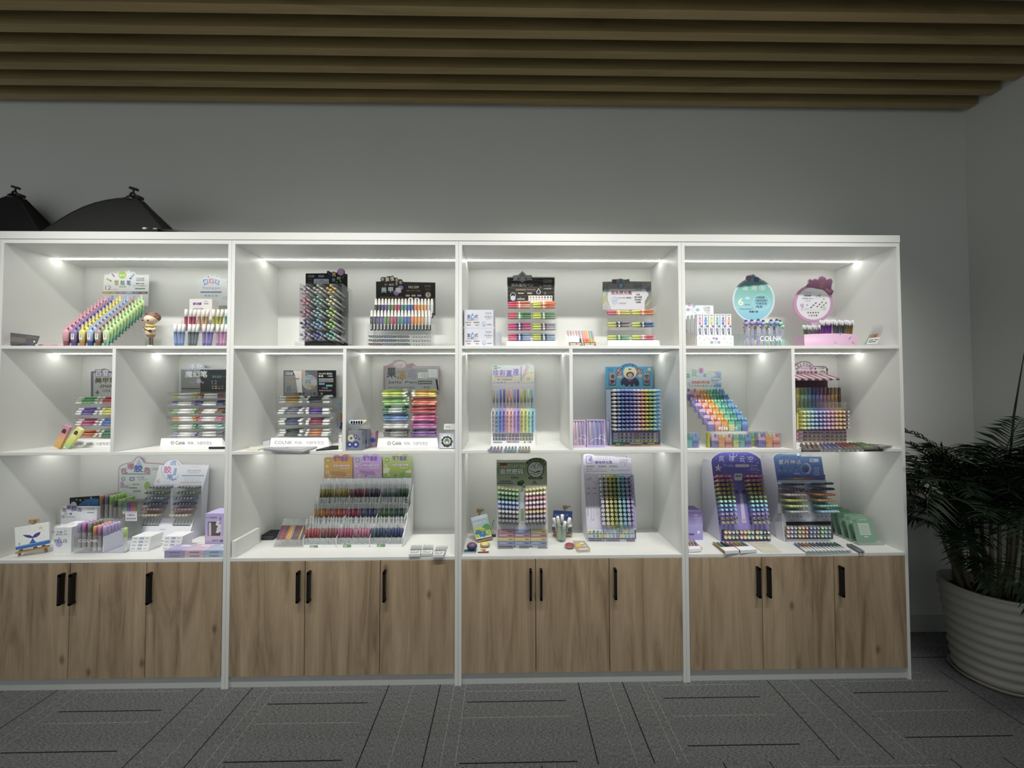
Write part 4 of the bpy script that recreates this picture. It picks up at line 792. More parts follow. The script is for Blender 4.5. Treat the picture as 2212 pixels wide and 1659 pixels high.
def pack(name, label, pl, quad, cols, th, group, strip='e8e8ea', cat='pack', base=None, lettering=None, frac=.3, frame=None):
    """clear pack of pens: quad = crop corners (far left, far right, near right, near left) of its upper face on plane pl"""
    q = [pl.hit(*p) for p in quad]; n = pl.n; o = q[3]-n*th
    t = thing(name, label, cat, lerp(q[3], q[2], .5)-n*th, group)
    b = MB(); b.hexa([q[3]-n*th, q[2]-n*th, q[1]-n*th, q[0]-n*th, q[3]-n*(th-.002), q[2]-n*(th-.002), q[1]-n*(th-.002), q[0]-n*(th-.002)], base or CRYS)
    b.build('tray', t)
    k = len(cols); r = min((q[2]-q[3]).length/k*.44, th*.45)
    for i, c in enumerate(cols):
        u = (i+.5)/k; p = lerp(q[3], q[2], u)-n*(th/2); e = lerp(q[0], q[1], u)-n*(th/2); d = e-p; L = d.length; c = c if isinstance(c, tuple) else (c, c)
        b = MB(); b.lathe(p+d*.03, d, [(0, r*.7, c[0]), (L*.02, r, c[0]), (L*.45, r, c[0]), (L*.4501, r*.93, c[1]), (L*.9, r*.9, c[1]), (L*.93, r*.5, c[1])], 8); b.build('pen', t)
    if not frac: strip = CRYS
    b = MB(); A = [lerp(q[3], q[0], frac), lerp(q[2], q[1], frac)]
    b.hexa([q[3]-n*(th-.0022), q[2]-n*(th-.0022), q[2]+(q[3]-q[2])*0-n*(th-.0022)+(q[1]-q[2])*.012, q[3]-n*(th-.0022)+(q[0]-q[3])*.012, q[3]+n*.0004, q[2]+n*.0004, q[2]+n*.0004+(q[1]-q[2])*.012, q[3]+n*.0004+(q[0]-q[3])*.012], strip)
    if frac: b.face([q[3]+n*.0005, q[2]+n*.0005, A[1]+n*.0005, A[0]+n*.0005], strip)
    if lettering:
        for j, (u0, u1, v) in enumerate(((.1, .5, .55), (.6, .9, .55), (.1, .8, .25))):
            B0 = lerp(lerp(q[3], A[0], v), lerp(q[2], A[1], v), u0); B1 = lerp(lerp(q[3], A[0], v), lerp(q[2], A[1], v), u1); up = (A[0]-q[3])*.14
            b.face([x+n*.0008 for x in (B0, B1, B1+up, B0+up)], lettering)
    b.build('label_band', t)
    b = MB(); b.face([q[3]+n*.0001, q[2]+n*.0001, q[1]+n*.0001, q[0]+n*.0001], clear('ffffff', .02)); b.build('lid', t)
    return t
def upright(kind, noun, cl, w, x, y, Y, z, lab, group, lean=(0, 0), scale=1):
    p = atY(x, y, Y); return put(kind, noun, cl, (p.x, Y, z), (lean[0], lean[1], 1), lab % w, group, 'pen', scale=scale)
# ================================================================ SECOND UNIT, top shelf
crop(630, 570, 8.97)
t = thing('pearl_pen_box', 'clear acrylic box of pearl topped gel pens with black header', 'pen display', (1.66, .13, S1))
YF, YB = .062, .205
A, B = atY(140, 1500, YF), atY(975, 380, YF)
b = MB(); b.box(A.x, YF, A.z, B.x, YF+.002, B.z, clear('ffffff', .03)); b.build('front_panel', t)
for x in (A.x, B.x-.002):
    b = MB(); b.box(x, YF+.002, A.z, x+.002, YB, B.z, clear('f4f6f6', .07)); b.build('side_panel', t)
b = MB(); b.box(A.x, YF+.0021, B.z-.002, B.x, YB, B.z, ACR); b.build('top_panel', t)
b = MB(); b.box(A.x, YF+.0021, A.z, B.x, YB, A.z+.002, ACR); b.build('floor_panel', t)
bx0, bx1 = atY(270, 1500, YB).x-.006, atY(1080, 1500, YB).x+.002
b = MB(); b.box(bx0, YB+.0005, S1, bx1, YB+.006, B.z-.004, '26282a'); b.build('back_board', t)
b = MB(); x0, x1 = atY(265, 1570, .1).x, atY(860, 1570, .1).x; b.box(x0, .1, S1, x1, .2, A.z-.0006, '131314'); b.build('pedestal', t)
b = MB(); p, q = atY(60, 1570, YF), atY(265, 1500, YF); b.box(p.x, YF, S1, q.x, YF+.002, A.z-.001, ACR); b.box(p.x, YF+.002, S1, p.x+.002, YB, A.z-.001, ACR); b.build('side_bin', t)
c = Card(front(.212)); c.card([(270, 185), (680, 182), (684, 140), (715, 133), (770, 168), (800, 150), (850, 160), (878, 172), (884, 130), (915, 98), (950, 88), (990, 97), (1024, 132), (1030, 192), (1080, 200), (1080, 620), (270, 620)], .003, '09090b')
c.txt(LOGO, 318, 218, 440, 258, 'd8d8da'); c.rrect(515, 215, 632, 262, 12, '6a5c98'); c.txt('NO.561', 525, 226, 622, 252, 'd0cce0', .02); c.rrect(428, 292, 722, 384, 14, 'c4cad2'); c.txt('一架搞定', 520, 310, 630, 336, '6a78a0', .03); c.txt('珍珠中性笔 多色可选', 445, 342, 708, 370, '6a8c98', .03)
for i in range(3): c.rect(320+i*30, 318, 328+i*30, 375, '5a5a5e'); c.rect(318+i*30, 290, 332+i*30, 300, '8a8a90')
c.poly([(690, 150), (715, 145), (755, 205), (770, 248), (735, 225), (712, 205)], '4a3c7c'); c.poly([(690, 238), (750, 265), (742, 280), (700, 260)], '3a3050'); c.txt('秀', 780, 168, 858, 248, 'e4d47c', .03); c.txt('秀', 780, 280, 845, 350, '7fb0e4', .03); c.txt('气', 870, 245, 958, 352, 'b4d47c', .02); c.disc(952, 160, 64, 'd8a4dc'); c.ring(952, 160, 50, 4, 'b070b8'); c.txt('闪', 925, 128, 978, 190, 'b070b8'); c.disc(873, 352, 10, 'c8c8d0'); c.ring(1050, 275, 60, 4, 'b0b0b8', 60, 12, 110, 200)
c.build('header_card', t)
PC = [[('lilac', 'b89cb4'), ('rose pink', 'd0708c'), ('mauve', 'b06484'), ('indigo', '4c4484'), ('lavender', '9c86ac')], [('pearl grey', 'b4b2a8'), ('mint', '7cb4a8'), ('ice blue', '88b4c0'), ('sky blue', '6ca4c8'), ('royal blue', '5058a4')], [('gold', 'dcb444'), ('cream', 'd4d498'), ('lime', 'b8d460'), ('spring green', '98cc5c'), ('jade', '58b09c')]]
for ci in range(3):
    for ri in range(5):
        w, col = PC[ci][ri]
        for k, (dx, dy) in enumerate(((75, 0), (8, 52), (158, 60), (75, 84), (38, 136), (128, 132))):
            p = atY(162+ci*255+dx, 415+ri*223+dy, YF+.012)
            put('ballpen', 'pearl_gel_pen', (col, 'dcdcda', 'c8caca'), (p.x, p.y+.138, p.z-.012), (0, -1, .087), '%s pearl topped pen, %s of its cluster of six in the clear box' % (w, ORD[k]), 'pearl topped gel pens in the clear box', 'pen', up=(0, 0, 1))
# nail pens
crop(780, 580, 9.48)
t = thing('nail_pen_stand', 'clear stand with two rows of nail pens and dark brown header', 'pen display', (2.15, .13, S1))
c = Card(front(.27)); c.card([(305, 268), (405, 265), (395, 200), (430, 172), (490, 180), (560, 155), (600, 160), (650, 142), (690, 190), (735, 186), (770, 220), (830, 222), (868, 275), (1520, 288), (1520, 960), (305, 960)], .003, '241a10')
c.k = 2
for s, x, y, w, r in (('拼', 415, 190, 50, 5), ('颜', 500, 178, 75, 5), ('值', 600, 165, 72, 8), ('和', 705, 205, 52, -8), ('才', 700, 278, 55, 8), ('华', 780, 250, 60, 8)): c.txt(s, x, y, x+w, y+w+14, 'd8cfc4', .02, r)
c.txt('才一般的', 478, 310, 670, 352, 'd4c8b4', .02); c.poly(rr(700, 350, 800, 560, 45), '241a10'); P = [(760+(x-760)*.82-(y-455)*-.6, 455+(x-760)*.55*-1+(y-455)*.9) for x, y in rr(705, 352, 815, 558, 40)]; c.poly([(654, 485), (780, 355), (830, 350), (862, 375), (860, 410), (740, 555), (690, 545)], 'a088cc')
c.txt('美', 415, 382, 520, 495, 'bcd4e8', .05); c.txt('甲', 562, 388, 652, 490, 'e4e8ec', .05); c.txt('笔', 705, 395, 820, 495, 'f0ecf4', .05); c.txt('NO.509', 972, 355, 1180, 408, 'd8d4cc', .03); c.txt('整架支笔·小盒装', 930, 438, 1218, 472, 'a08c68'); c.line([(885, 505), (1265, 505)], 3, '5c5040'); c.txt(LOGO, 1300, 345, 1430, 380, '9c9488'); c.dashes(1310, 420, 1428, 440, '6c6458', 7)
for x, col in ((914, 'e4c8d8'), (1034, 'e4d0a4'), (1152, 'a8c4e4')): c.rect(x, 538, x+84, 574, col)
c.rect(976, 596, 1056, 622, 'd8dcc8'); c.rect(1096, 600, 1176, 624, 'dcb8c8'); c.ring(1372, 540, 64, 8, 'b89c84', 66, 16); c.disc(1372, 540, 46, 'e8e4e0'); c.txt('9', 1350, 510, 1394, 572, '1c1410', .03); c.dashes(390, 578, 860, 596, '7c6838', 22, .7); c.build('header_card', t)
NC = [('black', '22242a'), ('black', '262830'), ('violet', '3a3266'), ('violet', '463c7c'), ('green', '4a6a3c'), ('green', '456438'), ('crimson', '9c3050'), ('crimson', '8c2848'), ('teal', '2c6a64'), ('teal', '2f7068'), ('blue', '2c5094'), ('blue', '28488c'), ('orange', 'c0622c'), ('orange', 'c4702c'), ('amber', 'b88434'), ('amber', 'c07c34'), ('clear', 'a4a8a8'), ('clear', 'b0b4b4')]
GL = mat('d2d2cc', .35)
zr = atY(300, 1020, .14).z
for row, (xa, xb, Y, z, nm) in enumerate(((215, 1400, .085, atY(215, 1268, .085).z, 'front'), (302, 1450, .14, zr, 'rear'))):
    for i in range(18): upright('nailpen', 'nail_pen', (NC[i][1], GL, 'e8e8e4'), NC[i][0], lerp(xa, xb, i/17), 1200, Y, z, '%%s nail pen, %s in the %s row of the nail pen stand' % (ORD[i], nm), 'nail pens standing in two rows')
A, B = atY(135, 1125, .068), atY(1442, 1125, .068); zt = A.z; zm = atY(135, 1290, .068).z
b = MB(); b.box(A.x, .068, S1+.0005, B.x, .07, zt, ACR); b.build('front_panel', t)
for x in (A.x-.002, B.x):
    b = MB(); b.box(x, .068, S1+.0005, x+.002, .18, zt, ACR); b.build('side_panel', t)
b = MB(); b.box(A.x, .0705, zm-.003, B.x, .118, zm-.0005, CRYS); b.build('pen_floor', t)
b = MB(); b.box(A.x+.01, .125, S1+.0005, B.x-.004, .165, zr-.0006, MISTY); b.build('riser', t)
for i in range(1, 4):
    x = lerp(A.x, atY(1005, 1400, .068).x, i/3); b = MB(); b.box(x-.001, .0705, S1+.0005, x+.001, .118, zm-.0035, ACR); b.build('divider', t)
nb = [('grey pink', 'b4a4a4'), ('blue grey', '7c88a4'), ('dusty rose', 'a4848a'), ('teal', '7ca8a8'), ('slate', '6c7894'), ('sage', '84a498'), ('red', 'a45c64'), ('steel', '8490a0'), ('grey', '6c8088')]
for j in range(3):
    for i in range(3):
        w, col = nb[j*3+i]
        for k in range(6):
            x = 172+i*280+k*43; y = 1385+j*80; p = atY(x, y, .078)
            if p.z < S1+.006: p.z = S1+.0062
            put('stub', 'pen_refill', (col, '3c4048', 'b0b4b4', .035, .0062), (p.x, .11, p.z), (0, -1, 0), '%s pen lying end on, %s across in a small bin, %s tier' % (w, ORD[k], ('top', 'middle', 'bottom')[j]), 'pens lying end on under the nail pens', 'pen', up=(0, 0, 1))
for j in range(3):
    for k in range(7):
        p = atY(1045+k*58, 1385+j*80, .078); p.z = max(p.z, S1+.0062)
        put('stub', 'clear_pen', ('dcdcd8', '8c8c88', 'c4c4c0', .035, .0062), (p.x, .11, p.z), (0, -1, 0), 'clear capped pen lying end on, %s across in the wide bin, %s tier' % (ORD[k], ('top', 'middle', 'bottom')[j]), 'clear pens lying in the wide bin', 'pen', up=(0, 0, 1))
# ================================================================ SECOND UNIT, middle shelf
crop(490, 740, 4.337)
CL = 'd4d8d8'
G = lambda ink: (CL, ink, CL)
bins = [[('gold ink', G('b88c2c')), ('black and silver', G('2c2e30'))], [('slate ink', G('686c80')), ('purple ink', G('5c3c90'))], [('navy ink', G('3a4064')), ('dark red ink', G('8a2c48'))], [('dark green ink', G('2c4440')), ('copper ink', G('c47850'))]]
t, e = rack('glitter_pen_rack', 'four tier clear rack of dark ink pens with mirrored sign', 'the mirrored sign rack', 450, 968, 505, (570, 675, 777, 884), .1, S2, bins, 'clear pen', 'gelpen', depth=.13, sgn=(402, 893, 958, 975, .055, S2, 1))
c = Card(front(.345)); c.card([(530, 260), (1024, 260), (1024, 520), (530, 520)], .003, mat('8a8d8c', .12, .8)); c.rect(850, 262, 1022, 516, mat('1c1d1c', .2, .2)); c.poly([(542, 312), (640, 308), (668, 470), (542, 470)], mat('9a9c9c', .35, .3)); c.poly([(620, 262), (700, 262), (705, 470), (665, 470), (640, 308)], mat('e4e0dc', .3)); c.poly([(700, 262), (735, 262), (740, 350), (705, 350)], mat('c8a894', .3))
c.txt(LOGO, 552, 278, 620, 302, 'e8e8e8', .03); c.disc(775, 372, 70, mat('b4b8b8', .3)); 
for s, x, y, col in (('五', 735, 285, '4c9cc4'), ('色', 782, 308, 'b078c4'), ('闪', 740, 345, '4c7c84'), ('光', 752, 392, 'b4a43c'), ('笔', 790, 402, 'a88458')): c.txt(s, x, y, x+44, y+40, col, .03)
c.txt('8', 560, 405, 600, 462, '6c7074'); c.dashes(608, 440, 655, 454, '8c8c8c', 4); c.dashes(578, 362, 632, 382, 'b0a068', 4); c.dashes(625, 332, 680, 346, 'a86880', 3); c.txt('NO.875-套装A', 862, 282, 990, 300, 'e0e0de', .03); c.disc(870, 314, 10, 'd0d0cc'); c.disc(894, 314, 10, 'd0d0cc'); c.txt('192支', 945, 306, 990, 322, 'd8d8d4', .03)
for y in (340, 352, 366): c.dashes(862, y-4, 1000, y+4, 'c8c8c4', 10, .9)
c.rect(862, 378, 918, 396, '7caae0'); c.rect(930, 395, 990, 412, '7cc4b4'); c.txt('闪色款', 890, 418, 948, 434, 'c8a8b4', .02); c.dashes(866, 444, 985, 456, 'b098a8', 8)
for i in range(8): c.disc(652+i*34, 478, 12, ('8a8448', '4c4840', '3c5048', '8c6480', '6c6c8c', '444864', '484c50', '98947c')[i], n=10)
c.build('header_card', t)
def slab(name, label, pts, z, th, m, cat, group=None, edge=None, art=None):
    pl = flat(z+th); P = [pl.hit(*p) for p in pts]; ce = sum(P, Vector())/len(P); b = Card(pl); b.prism(P if area(pts) < 0 else P[::-1], (0, 0, -th), m, edge or m); b.k = 2
    if art: art(b)
    return tag(b.build(name, loc=(ce.x, ce.y, z)), label, cat, group)
def art_spiral(b):
    for i in range(26):
        x, y = 348+i*14, 997+i*1.1; b.poly([(x, y-7), (x+6, y-7), (x+5, y+8), (x-1, y+8)], '6c6e70')
    b.poly([(420, 980), (560, 978), (540, 992), (395, 990)], 'b4b6ba'); b.poly([(590, 982), (760, 980), (700, 1005), (570, 995)], 'b9babd')
slab('sketch_pad', 'cream sketch pad lying at the end of the second unit shelf', [(215, 974), (375, 977), (290, 1003), (190, 1000)], S2, .006, 'd8d2c0', 'pad', art=lambda b: b.poly([(225, 978), (340, 980), (280, 994), (212, 992)], 'e0dcce'))
slab('spiral_notebook', 'grey patterned spiral notebook lying before the mirrored rack', [(392, 976), (845, 972), (712, 1024), (335, 996)], S2, .009, 'a4a6aa', 'notebook', art=art_spiral)
slab('notebook', 'matt black notebook lying beside the grey spiral notebook', [(985, 964), (1064, 964), (1042, 990), (835, 1003)], S2, .007, '1b1b1d', 'notebook')
c = carton(336, 926, 400, 962, .24, .05, S2, 'dcdee6'); fin(c, 'small_box', 'small pale box standing by the end of the mirrored rack sign', 'box', c.loc)
c = Card(front(.35)); c.card([(1028, 508), (1150, 508), (1150, 952), (1028, 952)], .003, 'a4acb4'); c.rrect(1062, 660, 1092, 740, 8, 'b8762c'); c.rect(1066, 745, 1090, 775, '2c2c30'); c.disc(1075, 795, 22, '3c3878'); c.disc(1068, 828, 14, '7c8c3c'); c.poly([(1055, 570), (1066, 560), (1064, 600)], '6c7480'); c.poly([(1060, 610), (1070, 606), (1066, 640)], '6c7480')
fin(c, 'poster_card', 'blue grey card with an orange marker drawing behind the divider', 'card', (1.79, .3, S2))
pl = tilted(atZ(1060, 995, S2).x, .06, S2, 8, 30); c = Card(pl); c.card([(1050, 865), (1078, 862), (1074, 992), (1046, 998)], .004, 'e0ddd4'); c.dashes(1050, 885, 1074, 893, 'c04c5c', 2); fin(c, 'folded_card', 'narrow white folded card standing against the divider', 'card', pl.hit(1060, 990))
# tape boxes beside the divider
def flower(k, x, y, r, col, mid):
    for i in range(9): a = 2*PI*i/9; k.disc(x+r*.62*math.cos(a), y-r*.62*math.sin(a), r*.34, col, n=8); k.k -= .5
    k.up(); k.disc(x, y, r*.36, mid, n=10)
c = carton(1133, 826, 1266, 1000, .006, .05, S2, clear('c4c8d4', .12, .1, .35)); flower(c, 1165, 896, 36, 'd4d09c', '5c5c84'); flower(c, 1152, 955, 30, '34489c', 'd8d8e4'); flower(c, 1208, 955, 34, '34489c', 'd8d8e4'); flower(c, 1205, 880, 20, '5c4c84', 'c4c4d4'); c.disc(1240, 900, 10, '4c5ca4'); fin(c, 'tape_box', 'clear box printed with blue and cream flowers by the divider', 'box', c.loc, 'patterned clear tape boxes')
c = carton(1228, 812, 1318, 985, .075, .05, S2, clear('b8bccc', .12, .1, .35)); flower(c, 1250, 870, 26, '5064b0', 'c4c8e0'); flower(c, 1290, 930, 28, '4c5488', 'c0c0d4'); fin(c, 'tape_box', 'clear box with pale blue flowers behind the first tape box', 'box', c.loc, 'patterned clear tape boxes')
c = carton(1326, 830, 1392, 970, .13, .05, S2, clear('d0b4c0', .12, .1, .35)); c.disc(1370, 915, 24, '3450a8'); c.disc(1340, 890, 14, '4c9c7c'); c.dashes(1320, 836, 1390, 846, 'c07c94', 5); fin(c, 'tape_box', 'pink tinted clear box with a blue shape beside the bright rack', 'box', c.loc, 'patterned clear tape boxes')
t = thing('tape_tray', 'clear raised tray of patterned tape rolls on the tape boxes', 'tray', (1.9, .09, S2+.09))
p, q = atY(1136, 775, .006), atY(1300, 710, .02); zz = atY(1130, 824, .006).z
b = MB(); b.box(p.x, .01, zz+.0006, p.x+.004, .05, p.z, ACR); b.box(q.x-.03, .01, zz+.0006, q.x-.026, .05, p.z, ACR); b.box(p.x, .008, p.z, q.x, .07, p.z+.003, CRYS); b.build('stand', t)
for i in range(6):
    b = MB(); x = lerp(p.x+.01, q.x-.012, i/5); b.lathe((x, .012, p.z+.015), (0, 1, 0), [(0, .0068, 'a8bccc'), (.0, .011, ('b4c8d8', 'a4b8d0', 'd8c4cc', 'b8ccd4', 'c49cb0', 'd4d0a4')[i]), (.05, .011, ('b4c8d8', 'a4b8d0', 'd8c4cc', 'b8ccd4', 'c49cb0', 'd4d0a4')[i]), (.05, .0068, 'a8bccc')], 12); b.build('tape_roll', t)
bins = [[('yellow green', ('c8d83c', 'b4cc3c', 'e8ece0')), ('yellow', ('e0c02c', 'e8b43c', 'f0ece0'))], [('light green', ('94cc50', '8ccc6c', 'b4dc9c')), ('salmon', ('e88c60', 'ec7c60', 'd8704c'))], [('dark green', ('1f7a44', 'cfe0d4', '1c6c3c')), ('red', ('c43c3c', 'd85c58', 'b83434'))],
        [('blue', ('3c7ca8', '7c9cd8', '4c80b0')), ('hot pink', ('d05c8c', 'ec74ac', 'e88cb4'))], [('white', ('d8d8d4', 'e8e8e4', 'd8d8d4')), ('orchid', ('c05ca0', 'd47cc0', 'b04c94'))], [('black and grey', ('5c5c5c', 'a0a0a0', '6c6864')), ('violet', ('84549c', '9464b4', '643c80'))]]
t, e = rack('bright_pen_rack', 'six tier clear rack of bright pens under a foil sign', 'the bright pen rack', 1432, 1976, 450, (513, 590, 662, 738, 808, 886), .1, S2, bins, 'jelly pen', 'gelpen', n=6, sgn=(1405, 897, 1982, 985, .05, S2, 2))
c = Card(front(.345)); c.card([(1466, 218), (1500, 214), (1548, 190), (1570, 170), (1620, 162), (1665, 172), (1690, 205), (1740, 192), (1780, 222), (1996, 222), (1996, 470), (1466, 470)], .003, '9c8088'); c.rect(1485, 238, 1990, 465, mat('b8bcba', .16, .75)); c.poly([(1740, 205), (1776, 228), (1996, 230), (1996, 240), (1740, 240)], mat('b4b0c0', .3, .3))
c.disc(1622, 208, 58, mat('d0d4d0', .2, .5), 32); c.txt('二代', 1590, 202, 1645, 228, 'b06448', .04)
for s, x, y, col in (('果', 1500, 240, '4c4c58'), ('冻', 1595, 258, '9c7848'), ('笔', 1690, 250, '8c8898')): c.txt(s, x, y, x+86, y+88, col, .06)
c.txt('Jelly Pen', 1510, 360, 1780, 388, '5c5c5c', .03); c.txt('NO.658 JELLY PEN', 1512, 415, 1760, 432, '5c5c60', .02); c.rect(1790, 280, 1880, 335, mat('d8dcda', .25, .4)); c.txt('12', 1828, 292, 1868, 324, '6c6c6c'); c.rect(1885, 248, 1975, 330, mat('d4d8d6', .25, .4))
for y in (358, 378): c.dashes(1792, y, 1925, y+12, '50504e', 7, .8)
c.dashes(1845, 408, 1905, 430, '8c8c8a', 3); c.poly([(1955, 345), (1972, 348), (1985, 445), (1970, 445)], '1c1c1c'); c.build('header_card', t)
pl = tilted(0, .06, S2, 8, 0); c = Card(pl); c.card([(1992, 848), (2136, 848), (2134, 990), (1988, 990)], .014, 'b4b4cc'); c.rect(2008, 862, 2120, 985, 'dcdce0'); flower(c, 2062, 928, 58, '2c3438', '3c464a'); c.disc(2062, 925, 36, 'c4ccb4', 34, 14); c.poly([(2062, 890), (2085, 915), (2080, 950), (2062, 962), (2044, 950), (2038, 915)], '6c7868'); c.disc(2062, 938, 14, 'd0d4c8', 12, 10)
for x, y in ((2018, 872), (2104, 872), (2018, 972), (2106, 972)): c.disc(x, y, 8, 'a8acac', n=6)
fin(c, 'picture_frame', 'small lilac frame with a dark flower print at the shelf end', 'picture frame', pl.hit(2060, 995))
c = carton(2034, 768, 2140, 816, .13, .05, atY(2034, 816, .13).z, 'e0e2e0'); z = atY(2034, 816, .13).z; c.txt('柯林', 2050, 778, 2095, 804, 'a4a8a8', .03); c.box(atY(2040, 900, .13).x, .135, S2, atY(2134, 900, .13).x, .175, z-.0004, CRYS); fin(c, 'eraser_box', 'white block on a clear pillar behind the lilac frame', 'box', (c.loc[0], .15, S2))
# ================================================================ SECOND UNIT, counter
crop(560, 1080, 6.506)
t = thing('crystal_pen_stand', 'white three tier stand of clear crystal pens with three header cards', 'pen display', (1.85, .25, S3))
YT = (.142, .215, .3)
fl = [atY(700, 618, YT[0]).z, 0, 0]; XS = []
XS.append([(645, 1090), (1105, 1550), (1572, 2012)])
XS.append([(772, 1205), (1215, 1640), (1662, 2044)]); fl[1] = atY(900, 330, YT[1]).z
crop(640, 970, 8.508); XS.append([(438, 985), (1000, 1540), (1560, 2055)]); fl[2] = atY(900, 990, YT[2]).z
INK = [[('red', '8c2830', 5, 'brown red', '6c3034'), ('rose', '8a3058', 5, 'dusky rose', '9a5470'), ('navy', '1c3050', 6, 'dark blue', '20285c')], [('ochre', 'a8742c', 4, 'rust', '983c2c'), ('crimson', '7c2038', 5, 'indigo', '2c2c58'), ('green', '2f5030', 6, 'bottle green', '24403c')], [('olive', '6e5c10', 5, 'mustard', '7a6818'), ('maroon', '501828', 6, 'plum', '2c2234'), ('slate', '566064', 6, 'dark green', '1c3c26')]]
CG = clear('e8eaea', .1, .12, .22)
zf = 0
for r in range(3):
    crop(*((560, 1080, 6.506) if r < 2 else (640, 970, 8.508)))
    for k in range(3):
        a, d = XS[r][k]; w0, c0, n0, w1, c1 = INK[r][k]; xa, xb = atY(a, 400, YT[r]).x, atY(d, 400, YT[r]).x
        if r == 0: zb = S3
        lo = fl[r]
        b = MB(); b.box(xa-.003, YT[r]-.014, S3 if r == 0 else fl[r]-.03, xb+.003, YT[r]-.011, fl[r]+(-.001 if r == 0 else -.0005), 'e8e9ea')
        b.box(xa-.003, YT[r]-.011, fl[r]-.004, xb+.003, YT[r]+.03, fl[r]-.0005, 'dcdede'); b.build('tier_floor', t)
        b = MB(); b.box(xa, YT[r]-.013, fl[r], xb, YT[r]-.0115, fl[r]+.036, CRYS); b.build('clear_lip', t)
        for x in ((xa-.004, xb+.002) if k == 2 else (xa-.004,)):
            b = MB(); P = [(x, YT[r]-.014, (S3 if r == 0 else fl[r]-.03)), (x, YT[r]+.06, (S3 if r == 0 else fl[r]-.03)), (x, YT[r]+.06, fl[r]+.085), (x, YT[r]-.014, fl[r]+.036)]; b.prism(P, (.0024, 0, 0), 'ecedee'); b.build('tier_side', t)
        for i in range(11):
            first = i < n0; x = lerp(xa+.007, xb-.006, i/10)
            put('crystal', 'crystal_pen', (c0 if first else c1, CG, MISTY), (x, YT[r]+(i % 2)*.006, fl[r]+.0005), ((-.02, .0, .03)[i % 3], .06, 1), '%s ink crystal pen, %s across in bay %s of the %s tier' % (w0 if first else w1, ORD[i], ('one', 'two', 'three')[k], ('front', 'middle', 'rear')[r]), 'crystal pens on the three tier stand', 'pen', scale=(1.22, 1.22, 1.07))
crop(560, 1080, 6.506)
c = Card(front(YT[0]-.0145))
for x0, x1, y in ((710, 826, 640), (1178, 1292, 628), (1655, 1770, 622)): c.rrect(x0, y, x1, y+35, 8, '5f8f64'); c.txt('柯林', x0+12, y+8, x0+55, y+28, 'e0ece0', .04); c.txt('Colnk', x0+62, y+10, x0+104, y+26, '8cb090')
c.build('brand_tag', t)
xl, xr = atY(640, 690, YT[0]).x, atY(2016, 690, YT[0]).x+.004
crop(640, 970, 8.508); yb = .345; xl2 = atY(505, 600, yb).x
b = MB(); b.box(xl2, yb, S3, atY(2112, 600, yb).x, yb+.004, atY(505, 545, yb).z, 'e2e3ea'); b.build('back_panel', t)
b = MB(); x = xr+.001; b.prism([(x, YT[0]-.012, S3), (x, yb+.004, S3), (x, yb+.004, fl[2]+.1), (x, YT[2]-.01, fl[2]+.04), (x, YT[2]-.01, fl[1]+.09), (x, YT[1]-.012, fl[1]+.05), (x, YT[1]-.012, fl[0]+.11), (x, YT[0]-.012, fl[0]+.04)], (.003, 0, 0), 'e9eaea'); b.build('side_panel', t)
for x0, x1, y0, y1, cs, k in ((510, 1032, 150, 542, ('b8906c', 'c09a50', 'c49438', 'b86c5c'), 0), (1050, 1570, 142, 533, ('b49cc8', 'b890c4', 'c09cd4', 'b498dc'), 1), (1592, 2112, 138, 524, ('7ca04c', '9cac48', 'a4b460', 'b0c078'), 2)):
    c = Card(front(yb-.0004)); d = x1-x0; P = lambda u, v: (x0+d*u, y0+(y1-y0)*v)
    c.card([P(.04, 0), P(.32, 0), P(.36, -.08), P(.48, -.1), P(.6, -.04), P(.66, -.1), P(.76, -.14), P(.86, -.1), P(.92, 0), P(.97, 0), P(1, .06), P(1, 1), P(0, 1), P(0, .06)], .002, ramp(cs)); 
    c.ring(*P(.78, .06), 72, 6, ('c88474', 'c4a4e0', '9cb070')[k], 66, 18, 10, 170); c.ring(*P(.78, .06), 56, 6, ('c88474', 'c4a4e0', '9cb070')[k], 50, 18, 10, 170)
    if k == 0: c.poly([P(.2, .68), P(.45, .66), P(.75, .72), P(.84, .82), P(.7, .9), P(.3, .8)], 'b48458')
    if k == 1: c.poly([P(.2, .7), P(.3, .62), P(.55, .7), P(.7, .66), P(.84, .86), P(.6, .84), P(.35, .8)], 'a47cb0'); c.poly([P(.3, .3), P(.6, .28), P(.5, .5), P(.3, .5)], 'ac88bc')
    if k == 2: c.poly([P(.02, .55), P(.12, .5), P(.26, .56), P(.2, .78), P(.02, .8)], 'c4ccb0'); c.poly([P(.6, .8), P(.75, .75), P(.92, .82), P(.95, .95), P(.6, .95)], '6c9848'); c.poly([P(.8, .7), P(1, .62), P(1, .78), P(.85, .76)], 'd0d4b4')
    c.rrect(*P(.08, .08), *P(.225, .25), 8, '5a8c5c'); c.txt('柯林', *P(.1, .12), *P(.205, .19), 'dce8dc', .05); c.dashes(*P(.1, .2), *P(.205, .225), '9cbc9c', 4)
    c.txt('写下星辰', *P(.34, -.01), *P(.84, .19), '6450a8', .05); c.txt('渐变水晶中性笔', *P(.33, .35), *P(.9, .44), 'e8e0ec', .04, out='6c5ca0'); c.txt('NO.634-A', *P(.6, .5), *P(.9, .55), 'dcd4c8', .02); c.txt('· · · ·', *P(.5, .64), *P(.74, .66), '6c5464', .06)
    for y in (.78, .88): c.dashes(*P(.78, y), *P(.95, y+.03), 'd8ccc0', 4)
    if k: c.txt('★', *P(.4, .82), *P(.49, .94), '503c78'); 
    for s, u, v in (('秋', .06, .36), ('日', .08, .64), ('风', .16, .82)): c.txt(s, *P(u, v), *P(u+.1, v+.13), 'e4dccc')
    c.build('header_card', t)
crop(560, 1080, 6.506)
